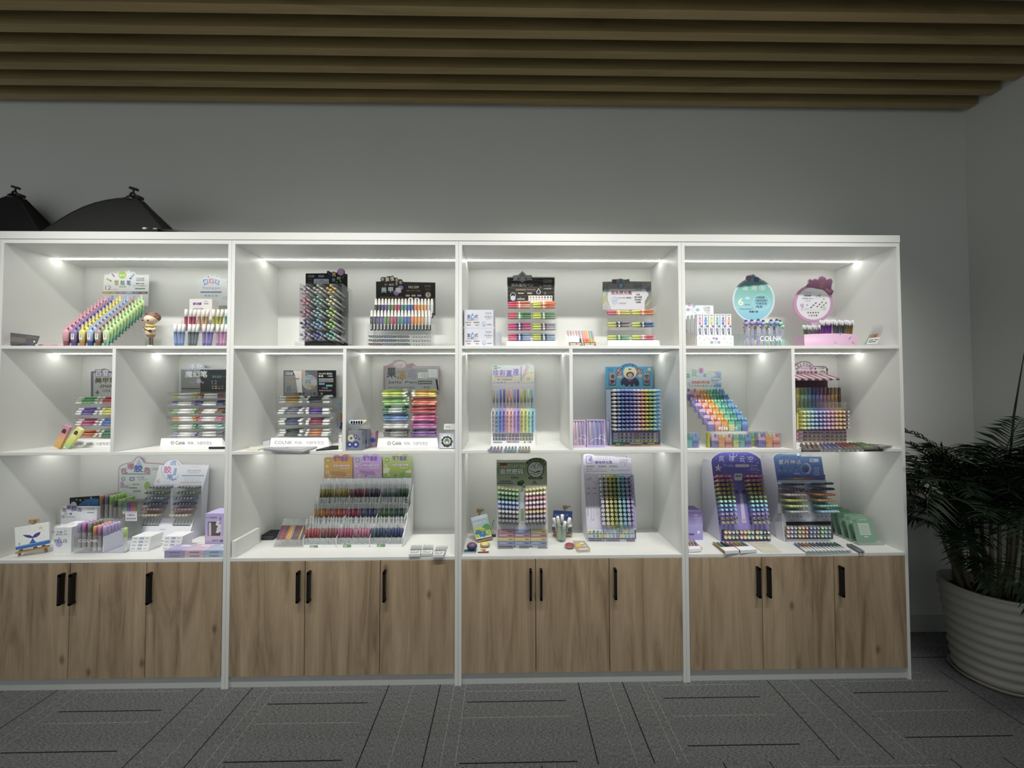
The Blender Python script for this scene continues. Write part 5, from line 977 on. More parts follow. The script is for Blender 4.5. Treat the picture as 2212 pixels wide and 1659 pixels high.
t = thing('leaning_pen_tray', 'slanted clear tray of slim crystal pens left of the tiered stand', 'pen display', (1.45, .17, S3))
sc_ = ['4c4868', '8c3c48', '943c4c', '903c44', '484c54', 'b8582c', 'c88c3c', 'c8a048', 'b08040', '3c4078', '7c3848', '4a5058', '8c3048', 'c8a850', '484c4c', '3c4a48']
for i in range(16):
    p = atY(228+i*24, 590, .15); tall = i in (0, 1, 2)
    put('stick', 'slim_crystal_pen', (sc_[i], CG), (p.x, .14, S3+.008), (0, .62, .7), '%s slim clear pen leaning in the slanted tray, %s across' % ('clear capped' if tall else 'coloured ink', ORD[i]), 'slim pens in the slanted tray', 'pen', up=(0, -1, 1), scale=(1, 1, 1.06))
p, q = atY(190, 600, .13), atY(602, 600, .13)
b = MB(); b.box(p.x, .13, S3+.0004, q.x, .2, S3+.003, ACR); b.box(p.x, .13, S3+.003, q.x, .132, S3+.02, ACR); b.build('base', t)
b = MB(); b.prism([(p.x, .155, S3+.0032), (p.x, .25, S3+.1), (q.x, .25, S3+.1), (q.x, .155, S3+.0032)], (0, .002, -.002), ACR); b.build('rest', t)
for x in (p.x, q.x-.002):
    b = MB(); b.prism([(x, .134, S3+.0032), (x, .245, S3+.0032), (x, .248, S3+.1)], (.002, 0, 0), ACR); b.build('side_panel', t)
c = carton(28, 495, 200, 556, .24, .09, S3, '17181a'); c.rect(30, 515, 198, 518, 'a8a49c'); c.rect(30, 536, 198, 539, 'a8a49c'); fin(c, 'black_box', 'flat black box in the corner behind the slanted pen tray', 'box', c.loc)
crop(490, 970, 4.337)
p = atZ(50, 1012, S3); b = MB(); x1 = atY(88, 1012, max(.004, p.y)).x; b.box(max(p.x, 1.222), .004, S3, x1, .2, S3+.086, 'e6e7e4'); fin(b, 'white_slab', 'white upright slab standing against the unit side', 'slab', (p.x, .1, S3))
cs = [['5c5048', '6a5c50', '54504c', '786858', '5a5a5c', '6a6460'], ['8c5450', '8a4c54', '6c5068', '74585c', '8a6054', '7c5c60'], ['a8505c', 'b06a50', 'b08a54', 'a89a5c', 'b4a878', 'a8a48c']]
for i, quad in enumerate(([(1728, 882), (1832, 882), (1812, 984), (1705, 986)], [(1842, 880), (1940, 880), (1924, 978), (1820, 980)], [(1962, 890), (2072, 888), (2030, 992), (1928, 994)])):
    pack('pen_pack', ('small clear pack of grey crystal pens near the counter edge', 'small clear pack of red crystal pens between its two neighbours', 'small clear pack of amber crystal pens nearest the side panel')[i], flat(S3+.0155), quad, [(x, MISTY) for x in cs[i]][::1], .015, 'small packs of crystal pens', strip='e4e4e6', lettering='7a7a80', frac=.32)
# ================================================================ THIRD UNIT, top shelf
crop(980, 510, 4.337)
for i, (y0, y1, lab) in enumerate(((690, 858, 'upper white highlighter carton of the stack of two'), (866, 1046, 'lower white highlighter carton of the stack of two'))):
    zb = atY(92, 862, .04).z; a = atY(92, y1, .04); d = atY(380, y0, .04)
    c = Card(front(.04)); z0 = S1 if i else zb+.0004; z1 = zb-.0004 if i else d.z
    c.box(max(a.x, 2.4205), .04, z0, d.x, .24, z1, 'd0d2dc'); c.k = 1; y0b = y0+6; h = 150
    c.rect(93, y0+4, 98, y0+160, '3a3a44'); c.rect(372, y0+4, 380, y0+160, '8c8c9c')
    c.poly([(176, y0b+24), (194, y0b+58), (192, y0b+76), (176, y0b+84), (160, y0b+76), (158, y0b+58)], '5c8cc8'); c.txt('直', 126, y0b+40, 156, y0b+74, '5a5c70', .04); c.txt('液', 166, y0b+48, 188, y0b+74, 'd8e0f0', .04); c.txt('式', 196, y0b+40, 228, y0b+74, '5a5c70', .04)
    c.txt('双头蛍光ペン', 128, y0b+80, 224, y0b+98, '5c5e6c', .02); c.txt(LOGO, 296, y0b+18, 354, y0b+36, '5c5e68'); c.txt('NO.842-A', 290, y0b+52, 360, y0b+66, '5c5e6c', .02); c.txt('36 PCS', 306, y0b+72, 346, y0b+84, '7c7e8a')
    for j, col in enumerate(('8c9a5c', 'a05c78', 'a0708c', '7ca48c')): x = 108+(j % 2)*78+(14 if j > 1 else 0); y = y0b+108+(j//2)*24; c.rrect(x, y, x+(56 if j < 2 else 38), y+9, 4, col)
    c.ring(284, y0b+128, 18, 3, '7c98d0', 22); c.disc(284, y0b+134, 9, 'a0b4dc'); c.txt('colour', 312, y0b+124, 358, y0b+138, '6c6e7c', .04)
    fin(c, 'highlighter_carton', lab, 'box', ((a.x+d.x)/2, .14, z0), 'stacked white highlighter cartons')
c = carton(382, 896, 447, 1046, .245, .08, S1, 'd8dae2'); fin(c, 'white_carton', 'plain small white carton behind the stacked highlighter cartons', 'box', c.loc)
WH = 'f0ece8'
D = lambda a, m, c: (a, m, c)
bins = [[('pink and red', D('e84c6c', 'e87c5c', 'f0a08c')), ('orange and yellow', D('f0703c', 'e88c3c', 'e0e04c'))], [('pink and green', D('ec5c7c', '5c9c5c', '4c8c5c')), ('green and lime', D('6c9c6c', '4c8448', 'd4e040'))],
        [('pink and purple', D('e8508c', '5c3c78', 'd8508c')), ('plum and lime', D('a4a0ac', '5c4868', 'd0dc48'))], [('pink and blue', D('ec5c8c', '4c4088', '9cb0dc')), ('navy and lime', D('98b0c8', '34506c', 'd0dc48'))]]
t, e = rack('duo_highlighter_rack', 'four tier clear rack of two ended highlighters with black wavy sign', 'the wavy signed rack', 503, 962, 600, (673, 774, 879, 978), .08, S1, bins, 'highlighter', 'duo', n=6)
c = Card(front(.075)); c.card([(495, 984), (970, 982), (972, 1040), (493, 1040)], .003, 'e8e9ec'); c.build('base_sign', t)
c = Card(front(.2)); c.card([(500, 384), (560, 382), (560, 368), (600, 366), (618, 350), (643, 326), (668, 350), (684, 366), (732, 364), (735, 382), (948, 384), (948, 640), (500, 640)], .003, 'b0b6b6'); c.rect(506, 392, 943, 638, mat('282420', .3))
for i in range(6):
    y = 400+i*36; c.poly([(506, y+6), (620, y+16), (740, y+4), (860, y+20), (943, y+16), (943, y+24), (860, y+28), (740, y+14), (620, y+26), (506, y+14)], mat('4c4640', .3))
c.poly([(643, 336), (676, 385), (678, 415), (643, 434), (608, 415), (610, 385)], '8c9494'); c.txt('直', 556, 372, 604, 414, 'b8bcb8', .05, out='6c6c68'); c.txt('液', 628, 380, 660, 416, 'b4bcc4', .04); c.txt('式', 682, 372, 732, 414, 'b8bcb8', .05, out='6c6c68')
c.txt('双头蛍光ペン', 540, 444, 746, 472, 'd8d4cc', .02); c.txt(LOGO, 838, 406, 920, 430, 'b4aca4'); c.dashes(840, 434, 920, 440, '8c847c', 8); c.txt('NO.842', 842, 456, 916, 472, 'b8b0a8'); c.txt('144支/架', 846, 484, 914, 500, 'c8c0b8', .02); c.dashes(582, 498, 680, 510, 'b09c74', 8); c.dashes(685, 496, 770, 508, 'a07878', 6); c.rrect(602, 532, 658, 542, 4, 'c0b8cc'); c.rrect(688, 530, 734, 542, 4, 'c0c49c')
c.ring(556, 556, 26, 4, 'e4e4e4', 26); c.disc(556, 582, 20, 'c8d0e4'); c.ring(556, 582, 24, 3, 'e4e4e4'); c.txt('colour', 596, 576, 668, 596, 'd8d4d0', .06); c.poly([(795, 488), (816, 520), (812, 540), (795, 546), (778, 540), (774, 520)], 'd4d0cc'); c.poly([(795, 498), (810, 522), (806, 537), (795, 541), (784, 537), (780, 522)], '282420'); c.ring(815, 475, 9, 2, 'a8a098'); c.ring(856, 536, 10, 2, 'd0ccc4'); c.rect(700, 558, 924, 630, 'e8e8e4')
for i, col in enumerate(('a09c54', 'b08c4c', 'b07c54', '8c8448', 'b04c5c', '4c4c58', '3c4850', '4c5c68')): c.disc(720+i*27, 574, 8, col, 10, 8); c.rect(714+i*27, 590, 728+i*27, 602, 'c8b8b0')
c.build('header_card', t)
pl = tilted(0, .1, S1, 20)
pk = ['e87c78', 'dc8c70', '8c9cac', 'e48c94', 'e86c7c']
cs = [('e8605c', 'f08c80'), ('3c5a44', '8ca4b0'), ('e8505c', 'f0a0a4'), ('c83c4c', 'e88c94'), ('30385c', '9ca8c0')]; cs2 = [('f0603c', 'f09480'), ('e85048', 'f09c8c'), ('f07c3c', 'f0b490'), ('b0b83c', '98b0a4'), ('e8a040', '8ca0b8')]
for q, cc, lab in (([(1055, 874), (1188, 874), (1212, 1036), (1085, 1036)], cs, 'clear pack of five highlighters nearer the black wavy rack'), ([(1194, 876), (1304, 876), (1338, 1036), (1222, 1036)], cs2, 'clear pack of five highlighters nearer the grey signed rack')):
    t = pack('highlighter_pack', lab, pl, q, cc, .014, 'small highlighter packs', strip='5c4c24', frac=.26, lettering='d8d4b8')
bins = [[('pink and yellow', D('e86080', 'e0b43c', 'e8d84c')), ('orange and yellow', D('ec7c3c', 'f09060', 'e0e04c'))], [('lime and black', D('c8cc44', '3c3440', '8c7888')), ('blue and lime', D('4c70b0', '40484c', 'c8d840'))], [('green and lime', D('c8d84c', '3c9048', '70b890')), ('pink and lime', D('e85c7c', 'e8a0a0', 'd8e048'))]]
t, e = rack('duo_highlighter_rack', 'three tier clear rack of two ended highlighters with grey sign', 'the grey signed rack', 1444, 1893, 650, (735, 850, 970), .1, S1, bins, 'highlighter', 'duo', n=4, sgn=(1440, 978, 1936, 1046, .06, S1, 3))
c = Card(front(.23)); c.card([(1395, 428), (1480, 426), (1484, 405), (1532, 404), (1566, 396), (1600, 408), (1648, 402), (1648, 424), (1850, 426), (1852, 690), (1395, 690)], .003, '8f9092'); c.poly([(1395, 500), (1455, 500), (1440, 560), (1460, 690), (1395, 690)], 'b4b8b0'); c.poly([(1460, 496), (1790, 496), (1830, 545), (1790, 610), (1790, 690), (1460, 690), (1435, 580)], 'd4d4da'); c.poly([(1395, 490), (1445, 440), (1448, 465), (1395, 520)], '74907c'); c.poly([(1395, 575), (1430, 550), (1425, 610), (1395, 640)], 'b0b06c'); c.poly([(1800, 490), (1850, 455), (1850, 490), (1812, 520)], '7c6c94'); c.poly([(1830, 520), (1850, 505), (1850, 550), (1830, 560)], '6c9c80'); c.poly([(1800, 640), (1850, 580), (1850, 610), (1810, 660)], 'b0a868')  # grey top, paler panels below: the lamp's shadow edge painted into the sign
c.line([(1458, 430), (1432, 520), (1440, 600), (1470, 688)], 4, '6c6c70'); c.line([(1788, 430), (1830, 545), (1795, 640)], 4, '6c6c70')
c.txt('直', 1486, 406, 1530, 446, '7c4c68', .06); c.poly([(1566, 400), (1600, 455), (1598, 480), (1566, 496), (1534, 480), (1532, 455)], '5c7c8c'); c.txt('液', 1546, 445, 1586, 484, 'a8bcc8', .04); c.txt('式', 1600, 404, 1648, 444, '54786c', .06); c.txt('双头荧光笔', 1474, 514, 1668, 548, '8c3458', .05); c.txt('NO.502-套装C', 1540, 570, 1672, 586, '5c5c68', .02); c.ring(1508, 604, 26, 4, '7c9cc8', 34); c.disc(1510, 606, 14, 'a8c0e0'); c.txt('colour', 1546, 618, 1618, 636, '8c88ac', .05); c.txt(LOGO, 1682, 444, 1766, 468, '4c4c50'); c.dashes(1684, 472, 1768, 480, '5c5c60', 8); c.txt('144支/架', 1692, 496, 1760, 512, '6c68a0', .02)
for i, s in enumerate(('双色', '超大容量', '双头笔杆', '大容量')): y = 540+i*24; w = (36, 70, 66, 50)[i]; c.txt(s, 1728-w/2, y, 1728+w/2, y+16, '3c4424', .03)
c.build('header_card', t)
# ================================================================ THIRD UNIT, middle shelf
crop(980, 745, 4.337)
t = thing('pastel_pen_display', 'white pastel pen display with twelve upright pens over dotted columns', 'pen display', (2.96, .17, S2))
YP = .15; a, d = atY(350, 945, YP), atY(762, 595, YP); zt = d.z
c = Card(front(YP)); pts = [(355, 597), (762, 597), (764, 950), (348, 950)]; P = [front(YP).hit(*p) for p in pts]
pc = ['c8c8c8', '9cb8d8', '8ca8ec', 'c0a0e0', 'f0d0c4', 'f0c4d8', 'd4b4e8', 'b8a8e8', 'e8e090', 'd8e8a4', 'b4e4d0', '8ccce8']
c.card(pts, .003, 'e0e0e4'); 
for i, col in enumerate(pc): c.rect(356+i*33.8, 599, 356+(i+1)*33.8, 822, col); c.k -= 1
c.up(); c.rect(365, 826, 745, 832, '18181a')
for r in range(2):
    for j in range(3):
        x0 = 368+j*127; y0 = 836+r*32; c.rect(x0, y0, x0+122, y0+28, ('505868', '685c68', '686a54')[j]); 
        for i in range(4): c.disc(x0+18+i*29, y0+14, 10, (('9c98a8', '8c98a8', '8890a8', '7c7ca0'), ('b09c90', 'b094a0', 'a090b0', '8c84a8'), ('b0ac70', 'a0a884', '90a894', '84a0a8'))[j][i], n=10)
        c.k -= 2
c.up(); c.up(); c.up(); c.rrect(370, 906, 454, 918, 4, '6c9470'); c.txt('宁波柯林文具有限公司', 494, 902, 612, 916, '33343a', .04); c.txt('▲ 12色', 655, 902, 730, 916, '33343a', .04)
c.build('front_panel', t)
for x in (a.x, d.x-.003):
    b = MB(); b.prism([(x, YP+.003, S2), (x, YP+.075, S2), (x, YP+.075, zt-.02), (x, YP+.003, zt-.02)], (.003, 0, 0), 'e6e6ea'); b.build('side_panel', t)
b = MB(); b.prism([(d.x, YP+.003, S2), (d.x+.012, YP+.06, S2), (d.x+.012, YP+.06, S2+.06), (d.x, YP+.03, S2+.1)], (.002, 0, 0), 'e6e6ea'); b.build('easel_wing', t)
b = MB(); b.box(a.x+.004, YP+.004, zt-.022, d.x-.004, YP+.07, zt-.019, 'd8d8dc'); b.build('pen_floor', t)
b = MB(); b.box(a.x-.002, YP-.006, zt-.012, d.x+.002, YP-.004, atY(345, 530, YP).z, ACR); b.box(a.x-.002, YP-.004, zt-.012, a.x-.0005, YP+.03, atY(345, 530, YP).z, ACR); b.build('clear_lip', t)
c = Card(front(.33)); c.card(rr(360, 190, 755, 640, 14)[:5] + [(712, 182), (700, 170), (680, 172), (668, 190)] + rr(360, 190, 755, 640, 14)[5:10] + [(360, 640), (755, 640)], .002, ramp(('e6e6e8', 'd4d4dc', 'd8d4e4', 'ece8c0', 'd0e0ec'), 2))
c.rrect(376, 198, 407, 230, 4, '6cac78'); c.txt('柯林', 380, 208, 403, 220, 'e0f0e0', .04); c.dashes(412, 210, 440, 218, '84949c', 3)
for i, s in enumerate(('珍', '彩', '直', '液')): c.txt(s, 368+i*62, 236-(14 if i == 3 else 0), 424+i*62, 290, 'a090dc', .08, out='f0ecf8')
c.dashes(385, 296, 560, 302, 'b07c84', 14); c.txt('速干 大容量直液笔', 408, 316, 548, 332, '7c9cc4', .02); c.line([(632, 200), (632, 340)], 12, 'b4b0d8'); c.line([(690, 182), (648, 320)], 16, 'd8c0dc'); c.line([(704, 200), (660, 290)], 10, 'e0bcd0'); c.line([(615, 270), (640, 292), (690, 270), (700, 250)], 3, '8c9cc0'); c.txt('12', 720, 256, 738, 270, '9c84b0', .03); c.ring(700, 318, 16, 2, '8c8c8c'); c.txt('0.5', 692, 312, 708, 322, '4c4c50', .03)
for i in range(12): c.rrect(372+i*32.3, 346, 394+i*32.3, 356, 4, pc[i])
c.build('header_card', t)
TP = [('beige', ('8c8468', 'd0ccc4', 'e8e4dc')), ('grey blue', ('7c8898', 'a4b8d0', 'c0d0e4')), ('blue', ('3c5ca4', '7c98d8', '90b0ec')), ('violet', ('4c3c8c', '9c84d0', 'b8a4e8')), ('tan', ('a8804c', 'e8c8b0', 'f0dccc')), ('rose', ('c4808c', 'ecc0d0', 'f4d4e0')), ('lavender', ('7c6c94', 'd4b8e4', 'e4d0f0')), ('indigo', ('54449c', 'ac98dc', 'c0b4ec')), ('yellow', ('a89c1c', 'e8d860', 'f0e888')), ('olive green', ('788440', 'd4d898', 'e4e8b8')), ('sage green', ('8cac70', 'd0e0d0', 'e4f0e8')), ('teal', ('4c8ca0', '80b0e0', '98c4f0'))]
for i in range(12): upright('tallpen', 'pastel_pen', TP[i][1], TP[i][0], 376+i*32.5, 570, YP+.008, zt-.0185, '%%s clear capped pen standing %s across the top of the pastel display' % ORD[i], 'upright pens of the pastel display')
fp = front(YP-.0008)
grid(fp, [(367, 625), (744, 625), (744, 785), (367, 785)], 12, 5, 'ringend', lambda r, c_: (TP[c_][0], (TP[c_][1][0], TP[c_][1][0], TP[c_][1][1], .03, .0052)), .03, 'pen', 'dotted columns of the pastel display', 'pens standing out of the pastel display', tilt=.25)
for i, (q, lab, cs) in enumerate((([(345, 945), (468, 945), (448, 978), (312, 978)], 'clear flat pack of lilac pens before the pastel display', ['9c90b0', 'a898b4', '9c94b4', 'b0a0bc']), ([(478, 945), (598, 945), (586, 978), (462, 978)], 'clear flat pack of blue pens before the pastel display', ['8c98b4', '84a0c0', '7c98c0', '90a8bc']), ([(608, 945), (720, 945), (718, 978), (598, 978)], 'clear flat pack of green and ochre pens before pastel display', ['94a88c', '9ca884', 'c0a060', 'b89458']))):
    pack('pen_pack', lab, flat(S2+.014), q, cs, .013, 'flat packs before the pastel display', frac=0)
# lilac window boxes
LB = [('lilac window box of pens pressed against the divider', 1100, 1238, 705, 942, .09, ['f0ccd8', 'e8d0dc', 'b8b4dc', 'a4a4d8'], 'ccb0cc'), ('lilac window box of cream and blue pens beside the space display', 1247, 1420, 702, 940, .09, ['d0ccc4', 'a8b0d4', '7c94d0', '9884b8'], 'b0a0d4'), ('lilac window box half hidden behind the space display', 1440, 1456, 700, 938, .16, ['b8b4d0', 'b0a4d4', 'a8a0d0', 'a09cc8'], 'b0a4dc')]
for lab, x0, x1, y0, y1, Y, cs, fc in LB:
    a = atY(x0, y1, Y).x; d = atY(x1, y1, Y).x; a = max(a, 3.0085)
    zt2 = atY(x1, y0, Y).z; t = thing('window_box', lab, 'box', ((a+d)/2, Y+.015, S2), 'lilac window boxes of pens')
    b = MB(); b.box(a, Y+.006, S2, d, Y+.03, zt2, fc); b.box(a, Y, S2, a+.007, Y+.006, zt2, fc); b.box(d-.007, Y, S2, d, Y+.006, zt2, fc); b.box(a+.007, Y, S2, d-.007, Y+.006, S2+.012, fc); b.box(a+.007, Y, zt2-.006, d-.007, Y+.006, zt2, fc); b.build('carton', t)
    for i, col in enumerate(cs):
        b = MB(); x = lerp(a+.008, d-.008, (i+.5)/4); b.lathe((x, Y+.0058, S2+.013), (0, 0, 1), [(0, .007, col), (.1, .0085, col), (zt2-S2-.03, .0085, col), (zt2-S2-.022, .006, col)], 10, sq=(1, .6)); b.build('pen', t)
    c = Card(front(Y)); w = (x1-x0); c.box(a+.007, Y+.0005, S2+.012, d-.007, Y+.0012, zt2-.006, ACR); c.k = 1
    if Y < .1: c.ring(x0+w*.62, y1-28, w*.38, 4, 'e8e4f4', 40, 16, 0, 180); c.ring(x0+w*.82, y1-60, 26, 4, 'e8e4f4', 42, 16, -20, 200)
    c.build('window', t)
# space pen display
t = thing('space_pen_display', 'blue display of conical tipped pens under an astronaut header', 'pen display', (3.42, .15, S2))
YS = .13; c = Card(front(YS)); c.card([(1473, 412), (1923, 408), (1936, 952), (1480, 958)], .003, '24405c')
c.poly([(1476, 412), (1922, 410), (1924, 445), (1476, 445)], '3c78b0'); c.poly([(1880, 412), (1922, 410), (1930, 800), (1890, 800)], '5c9cb8'); c.rect(1485, 812, 1930, 915, '504c6c'); c.poly([(1482, 935), (1935, 932), (1936, 952), (1480, 958)], 'e0986c'); c.poly([(1482, 905), (1935, 902), (1935, 934), (1482, 938)], '2c4c58')
for j in range(2):
    x0 = 1535+j*205
    for r in range(3):
        y0 = 824+r*30; c.rect(x0-38, y0, x0, y0+26, ('9c8ca8', '7c8cb0', '6c9898')[r] if j == 0 else ('7c6474', '7c6468', '94a06c')[r]); c.rect(x0, y0, x0+170, y0+26, 'b4a0b0' if r < 2 else 'a0b4b0'); c.rect(x0+4, y0+4, x0+166, y0+24, ('3c3850', '38384c', '3c4c44')[r] if j == 0 else ('38344c', '40343c', '5c5c2c')[r])
        for i in range(4): c.disc(x0+24+i*40, y0+14, 13, (('8c8494', 'b0a0ac', '9c98ac', '807ca4'), ('6c748c', '788094', '6c7894', '748098'), ('6c9884', '74a090', '6c948c', '7c9c90'))[r][i] if j == 0 else (('7c7894', '8c849c', '94909c', '8c98a0'), ('74687c', '8c7878', '94807c', 'a0846c'), ('8c8c54', '98984c', 'a49c48', '989848'))[r][i], 10, 10)
        c.k -= 4
c.k += 6; c.rrect(1514, 915, 1600, 942, 5, '1f5c48'); c.txt('柯林', 1522, 922, 1560, 937, 'a8c8b0', .05); c.txt('Colnk', 1566, 925, 1594, 935, '78a488'); c.txt('宁波柯林文具有限公司', 1648, 915, 1770, 928, 'd8d4c8', .03); c.dashes(1650, 938, 1760, 944, 'b0684c', 12); c.dashes(1815, 918, 1880, 926, 'c8c4a0', 6); c.build('front_panel', t)
a, d, z1 = atY(1475, 950, YS), atY(1933, 950, YS), atY(1480, 412, YS).z
for x in (a.x, d.x-.003):
    b = MB(); b.box(x, YS+.0031, S2, x+.003, YS+.1, z1-.004, 'a8b8cc'); b.build('side_panel', t)
b = MB(); b.box(a.x+.0031, YS+.0972, S2, d.x-.0031, YS+.1, z1-.004, '3c5c80'); b.build('back_panel', t)
c = Card(front(.33)); c.card([(1424, 206), (1560, 204), (1585, 186), (1615, 176), (1650, 173), (1685, 178), (1712, 190), (1728, 204), (1866, 204), (1866, 700), (1424, 700)], .003, ramp(('a0b4c4', '9cb4c8', '6cacc4', '4cb4d4', '40a4d0', '3c8cc8')))
c.arc('星际梦幻风直液笔', 1645, 262, 78, 150, 32, 15, '1c3c5c', .05); c.txt('NO.671', 1445, 222, 1490, 232, '20406c', .03); c.txt('144支/架', 1440, 238, 1492, 248, '20406c', .03); c.rrect(1816, 214, 1850, 246, 3, 'b4b058'); c.txt('柯林', 1822, 222, 1844, 234, 'e8e8c8', .05)
for s, x0, x1, y, r in (('S', 1530, 1572, 226, 10), ('W', 1700, 1764, 226, -8)): c.txt(s, x0, y, x1, y+52, 'c09084', .1, r, out='303a5c')
for x0, s in ((1454, '语梦'), (1774, '空间')):
    c.rrect(x0, 262, x0+66, 380, 14, '2c3058'); c.rrect(x0+4, 264, x0+62, 372, 12, 'c0a89c'); c.rect(x0+4, 320, x0+62, 366, 'a08c94'); c.txt(s[0], x0+14, 278, x0+52, 314, '2c2c5c', .06); c.txt(s[1], x0+12, 330, x0+54, 364, '2c2c5c', .06)
c.poly([(1570, 380), (1562, 345), (1585, 310), (1620, 300), (1690, 300), (1722, 320), (1738, 350), (1735, 382), (1700, 386), (1690, 360), (1680, 388), (1660, 388), (1650, 362), (1628, 388), (1606, 386), (1598, 365)], '3a3858'); c.poly([(1605, 312), (1650, 345), (1695, 312), (1670, 302), (1630, 302)], '6c6888'); c.disc(1650, 262, 62, 'd8d4a8', 56); c.poly([(1596, 232), (1612, 205), (1622, 226)], 'd8d4a8'); c.poly([(1704, 232), (1690, 205), (1678, 226)], 'd8d4a8'); c.disc(1652, 280, 36, '3c3448', 28); c.disc(1652, 284, 24, 'c8a49c', 20); c.rrect(1636, 222, 1664, 234, 6, '4c5040'); c.disc(1556, 300, 24, 'c4b49c', 16); c.disc(1745, 290, 22, 'c4b49c', 16)
for i in range(12): c.rrect(1438+i*35, 398, 1462+i*35, 404, 3, 'b09c80')
c.build('header_card', t)
SCN = [('white', 'd0ccc4', '98948c'), ('pale blue', '9cb0d8', '6c80a8'), ('blue', '7490cc', '5068a0'), ('violet blue', '8890d0', '5c64a0'), ('periwinkle', '8c90d4', '6468a4'), ('lavender', 'b4acd8', '847ca8'), ('pink', 'e4bcc8', 'b48c98'), ('peach', 'e8b49c', 'b8846c'), ('yellow', 'd8cc4c', 'a09428'), ('green', 'a0c48c', '6c945c'), ('mint', 'a8d0cc', '74a09c'), ('sky blue', '7cb0dc', '4c80b0')]
grid(front(YS-.0008), [(1523, 428), (1938, 430), (1940, 790), (1528, 795)], 12, 11, 'cone', lambda r, c_: (SCN[c_][0], (SCN[c_][1], SCN[c_][2], .085, .0088)), .085, 'conical pen', 'the space display', 'conical pens standing out of the space display', tilt=.02)
# ================================================================ THIRD UNIT, counter
crop(980, 960, 4.337)
pl = tilted(atZ(285, 900, S3).x, atZ(285, 900, S3).y, S3, 14, 22)
easel('easel', 'tiny wooden easel holding the green hills painting', pl, ((222, 925), (345, 900)), (238, 622), ((212, 893), (358, 860)), S3, (-.02, .05))
c = Card(pl.off(.017)); c.card([(160, 690), (312, 646), (358, 862), (212, 892)], .01, 'c8d8e0'); c.poly([(168, 720), (320, 680), (338, 760), (185, 800)], 'a8c0d0')
for x, y, r in ((205, 742, 22), (235, 735, 18), (255, 730, 14), (290, 722, 16)): c.disc(x, y, r, 'c4ccd4', r*.7, 12)
c.poly([(192, 775), (230, 770), (345, 795), (356, 845), (210, 880)], '8cb03c'); c.poly([(260, 785), (280, 755), (310, 742), (335, 752), (346, 790), (300, 800)], '4ca04c'); c.poly([(192, 775), (240, 768), (300, 792), (200, 800)], 'c8c040'); c.poly([(200, 830), (230, 798), (260, 815), (300, 810), (310, 850), (215, 878)], '3c78b8'); c.poly([(300, 815), (345, 800), (354, 840), (310, 850)], 'c8c44c'); c.poly([(205, 850), (235, 840), (250, 868), (214, 884)], 'd0d848')
for x, y, col in ((215, 815, '4c9444'), (240, 835, '3c8848'), (270, 830, '64a84c'), (300, 838, '488c40'), (330, 820, 'c88c3c'), (225, 860, '88b03c'), (285, 858, '2c6cb0'), (320, 842, '6ca444')): c.poly([(x, y-16), (x+10, y+4), (x, y+10), (x-10, y+4)], col)
fin(c, 'hills_painting', 'small canvas of green hills and blue flowers', 'painting', pl.hit(285, 870))
Yl = .27; c = Card(front(Yl)); c.card([(330, 800), (345, 740), (365, 690), (385, 695), (384, 740), (372, 780), (350, 815), (385, 800), (392, 850), (330, 850)], .004, 'd4dcd8'); c.line([(345, 810), (378, 705)], 5, '5c7c5c')
for y in (725, 750, 775): c.line([(362, y+10), (382, y-12)], 4, '6c8c64')
c.box(atY(325, 850, Yl).x, Yl-.012, S3, atY(395, 850, Yl).x, Yl+.012, S3+.012, '3c4448'); fin(c, 'leaf_ornament', 'pale leaf cut out in a dark round foot behind the easel', 'ornament', (atY(360, 850, Yl).x, Yl, S3))
def stone(name, label, cx, cy, rx, z, cols, h=.5):
    p = atZ(cx, cy, S3+z); r = rx*(CAMD+p.y)/FPX/CROP[2]; b = MB(); b.ball(Vector((p.x, p.y, S3+z+r*h)), r, cols[0], 18, 12, (1, .8, h)); me_top = b
    k = b.mi(cols[1]); k2 = b.mi(cols[2])
    for i, f in enumerate(b.f):
        ce = sum((Vector(b.v[j]) for j in f), Vector())/len(f)-Vector((p.x, p.y, S3+z+r*h))
        if ce.z > r*h*.35 and abs(ce.x) < r*.75: b.m[i] = k
        if ce.z > r*h*.5 and abs(ce.x+.2*r) < r*.28 or (ce.z > r*h*.8): b.m[i] = k2
    return tag(b.build(name, loc=(p.x, p.y, S3+z)), label, 'stone', 'painted stones')
def art_tile(kind):
    def f(b):
        if kind == 0: b.poly([(98, 985), (215, 985), (212, 1012), (94, 1010)], '3c6ca4'); b.poly([(110, 992), (150, 988), (140, 1004)], '2c4870'); b.poly([(94, 1012), (212, 1014), (212, 1024), (92, 1024)], 'b8b8a8')
        else: b.disc(282, 990, 22, 'c8503c', 10); b.poly([(225, 1005), (330, 1000), (328, 1018), (225, 1020)], '6c3c2c'); b.disc(262, 984, 16, 'e0a04c', 8); b.line([(282, 1000), (282, 1016)], 4, '4c2c20')
    return f
slab('painted_card', 'small card painted with a blue scene under the dark stone', [(104, 976), (222, 976), (216, 1028), (90, 1028)], S3, .002, 'e4e4de', 'card', 'small painted cards', art=art_tile(0))
slab('painted_card', 'small card painted with a red tree beside the dark stone', [(226, 972), (334, 972), (330, 1024), (222, 1026)], S3, .002, 'e8e4dc', 'card', 'small painted cards', art=art_tile(1))
stone('painted_stone', 'dark round stone painted blue and pink on a small card', 172, 988, 48, .0022, ('4c4448', '5c5c9c', '8c3c50'), .72)
stone('painted_stone', 'flat stone painted yellow with black lines by the easel', 293, 962, 46, .0, ('a89878', 'd8c03c', 'e0d060'), .5)
stone('painted_stone', 'flat tan stone painted deep red beside the clear plate', 1086, 972, 48, .0, ('a08468', '9c2c44', 'a8384c'), .5)
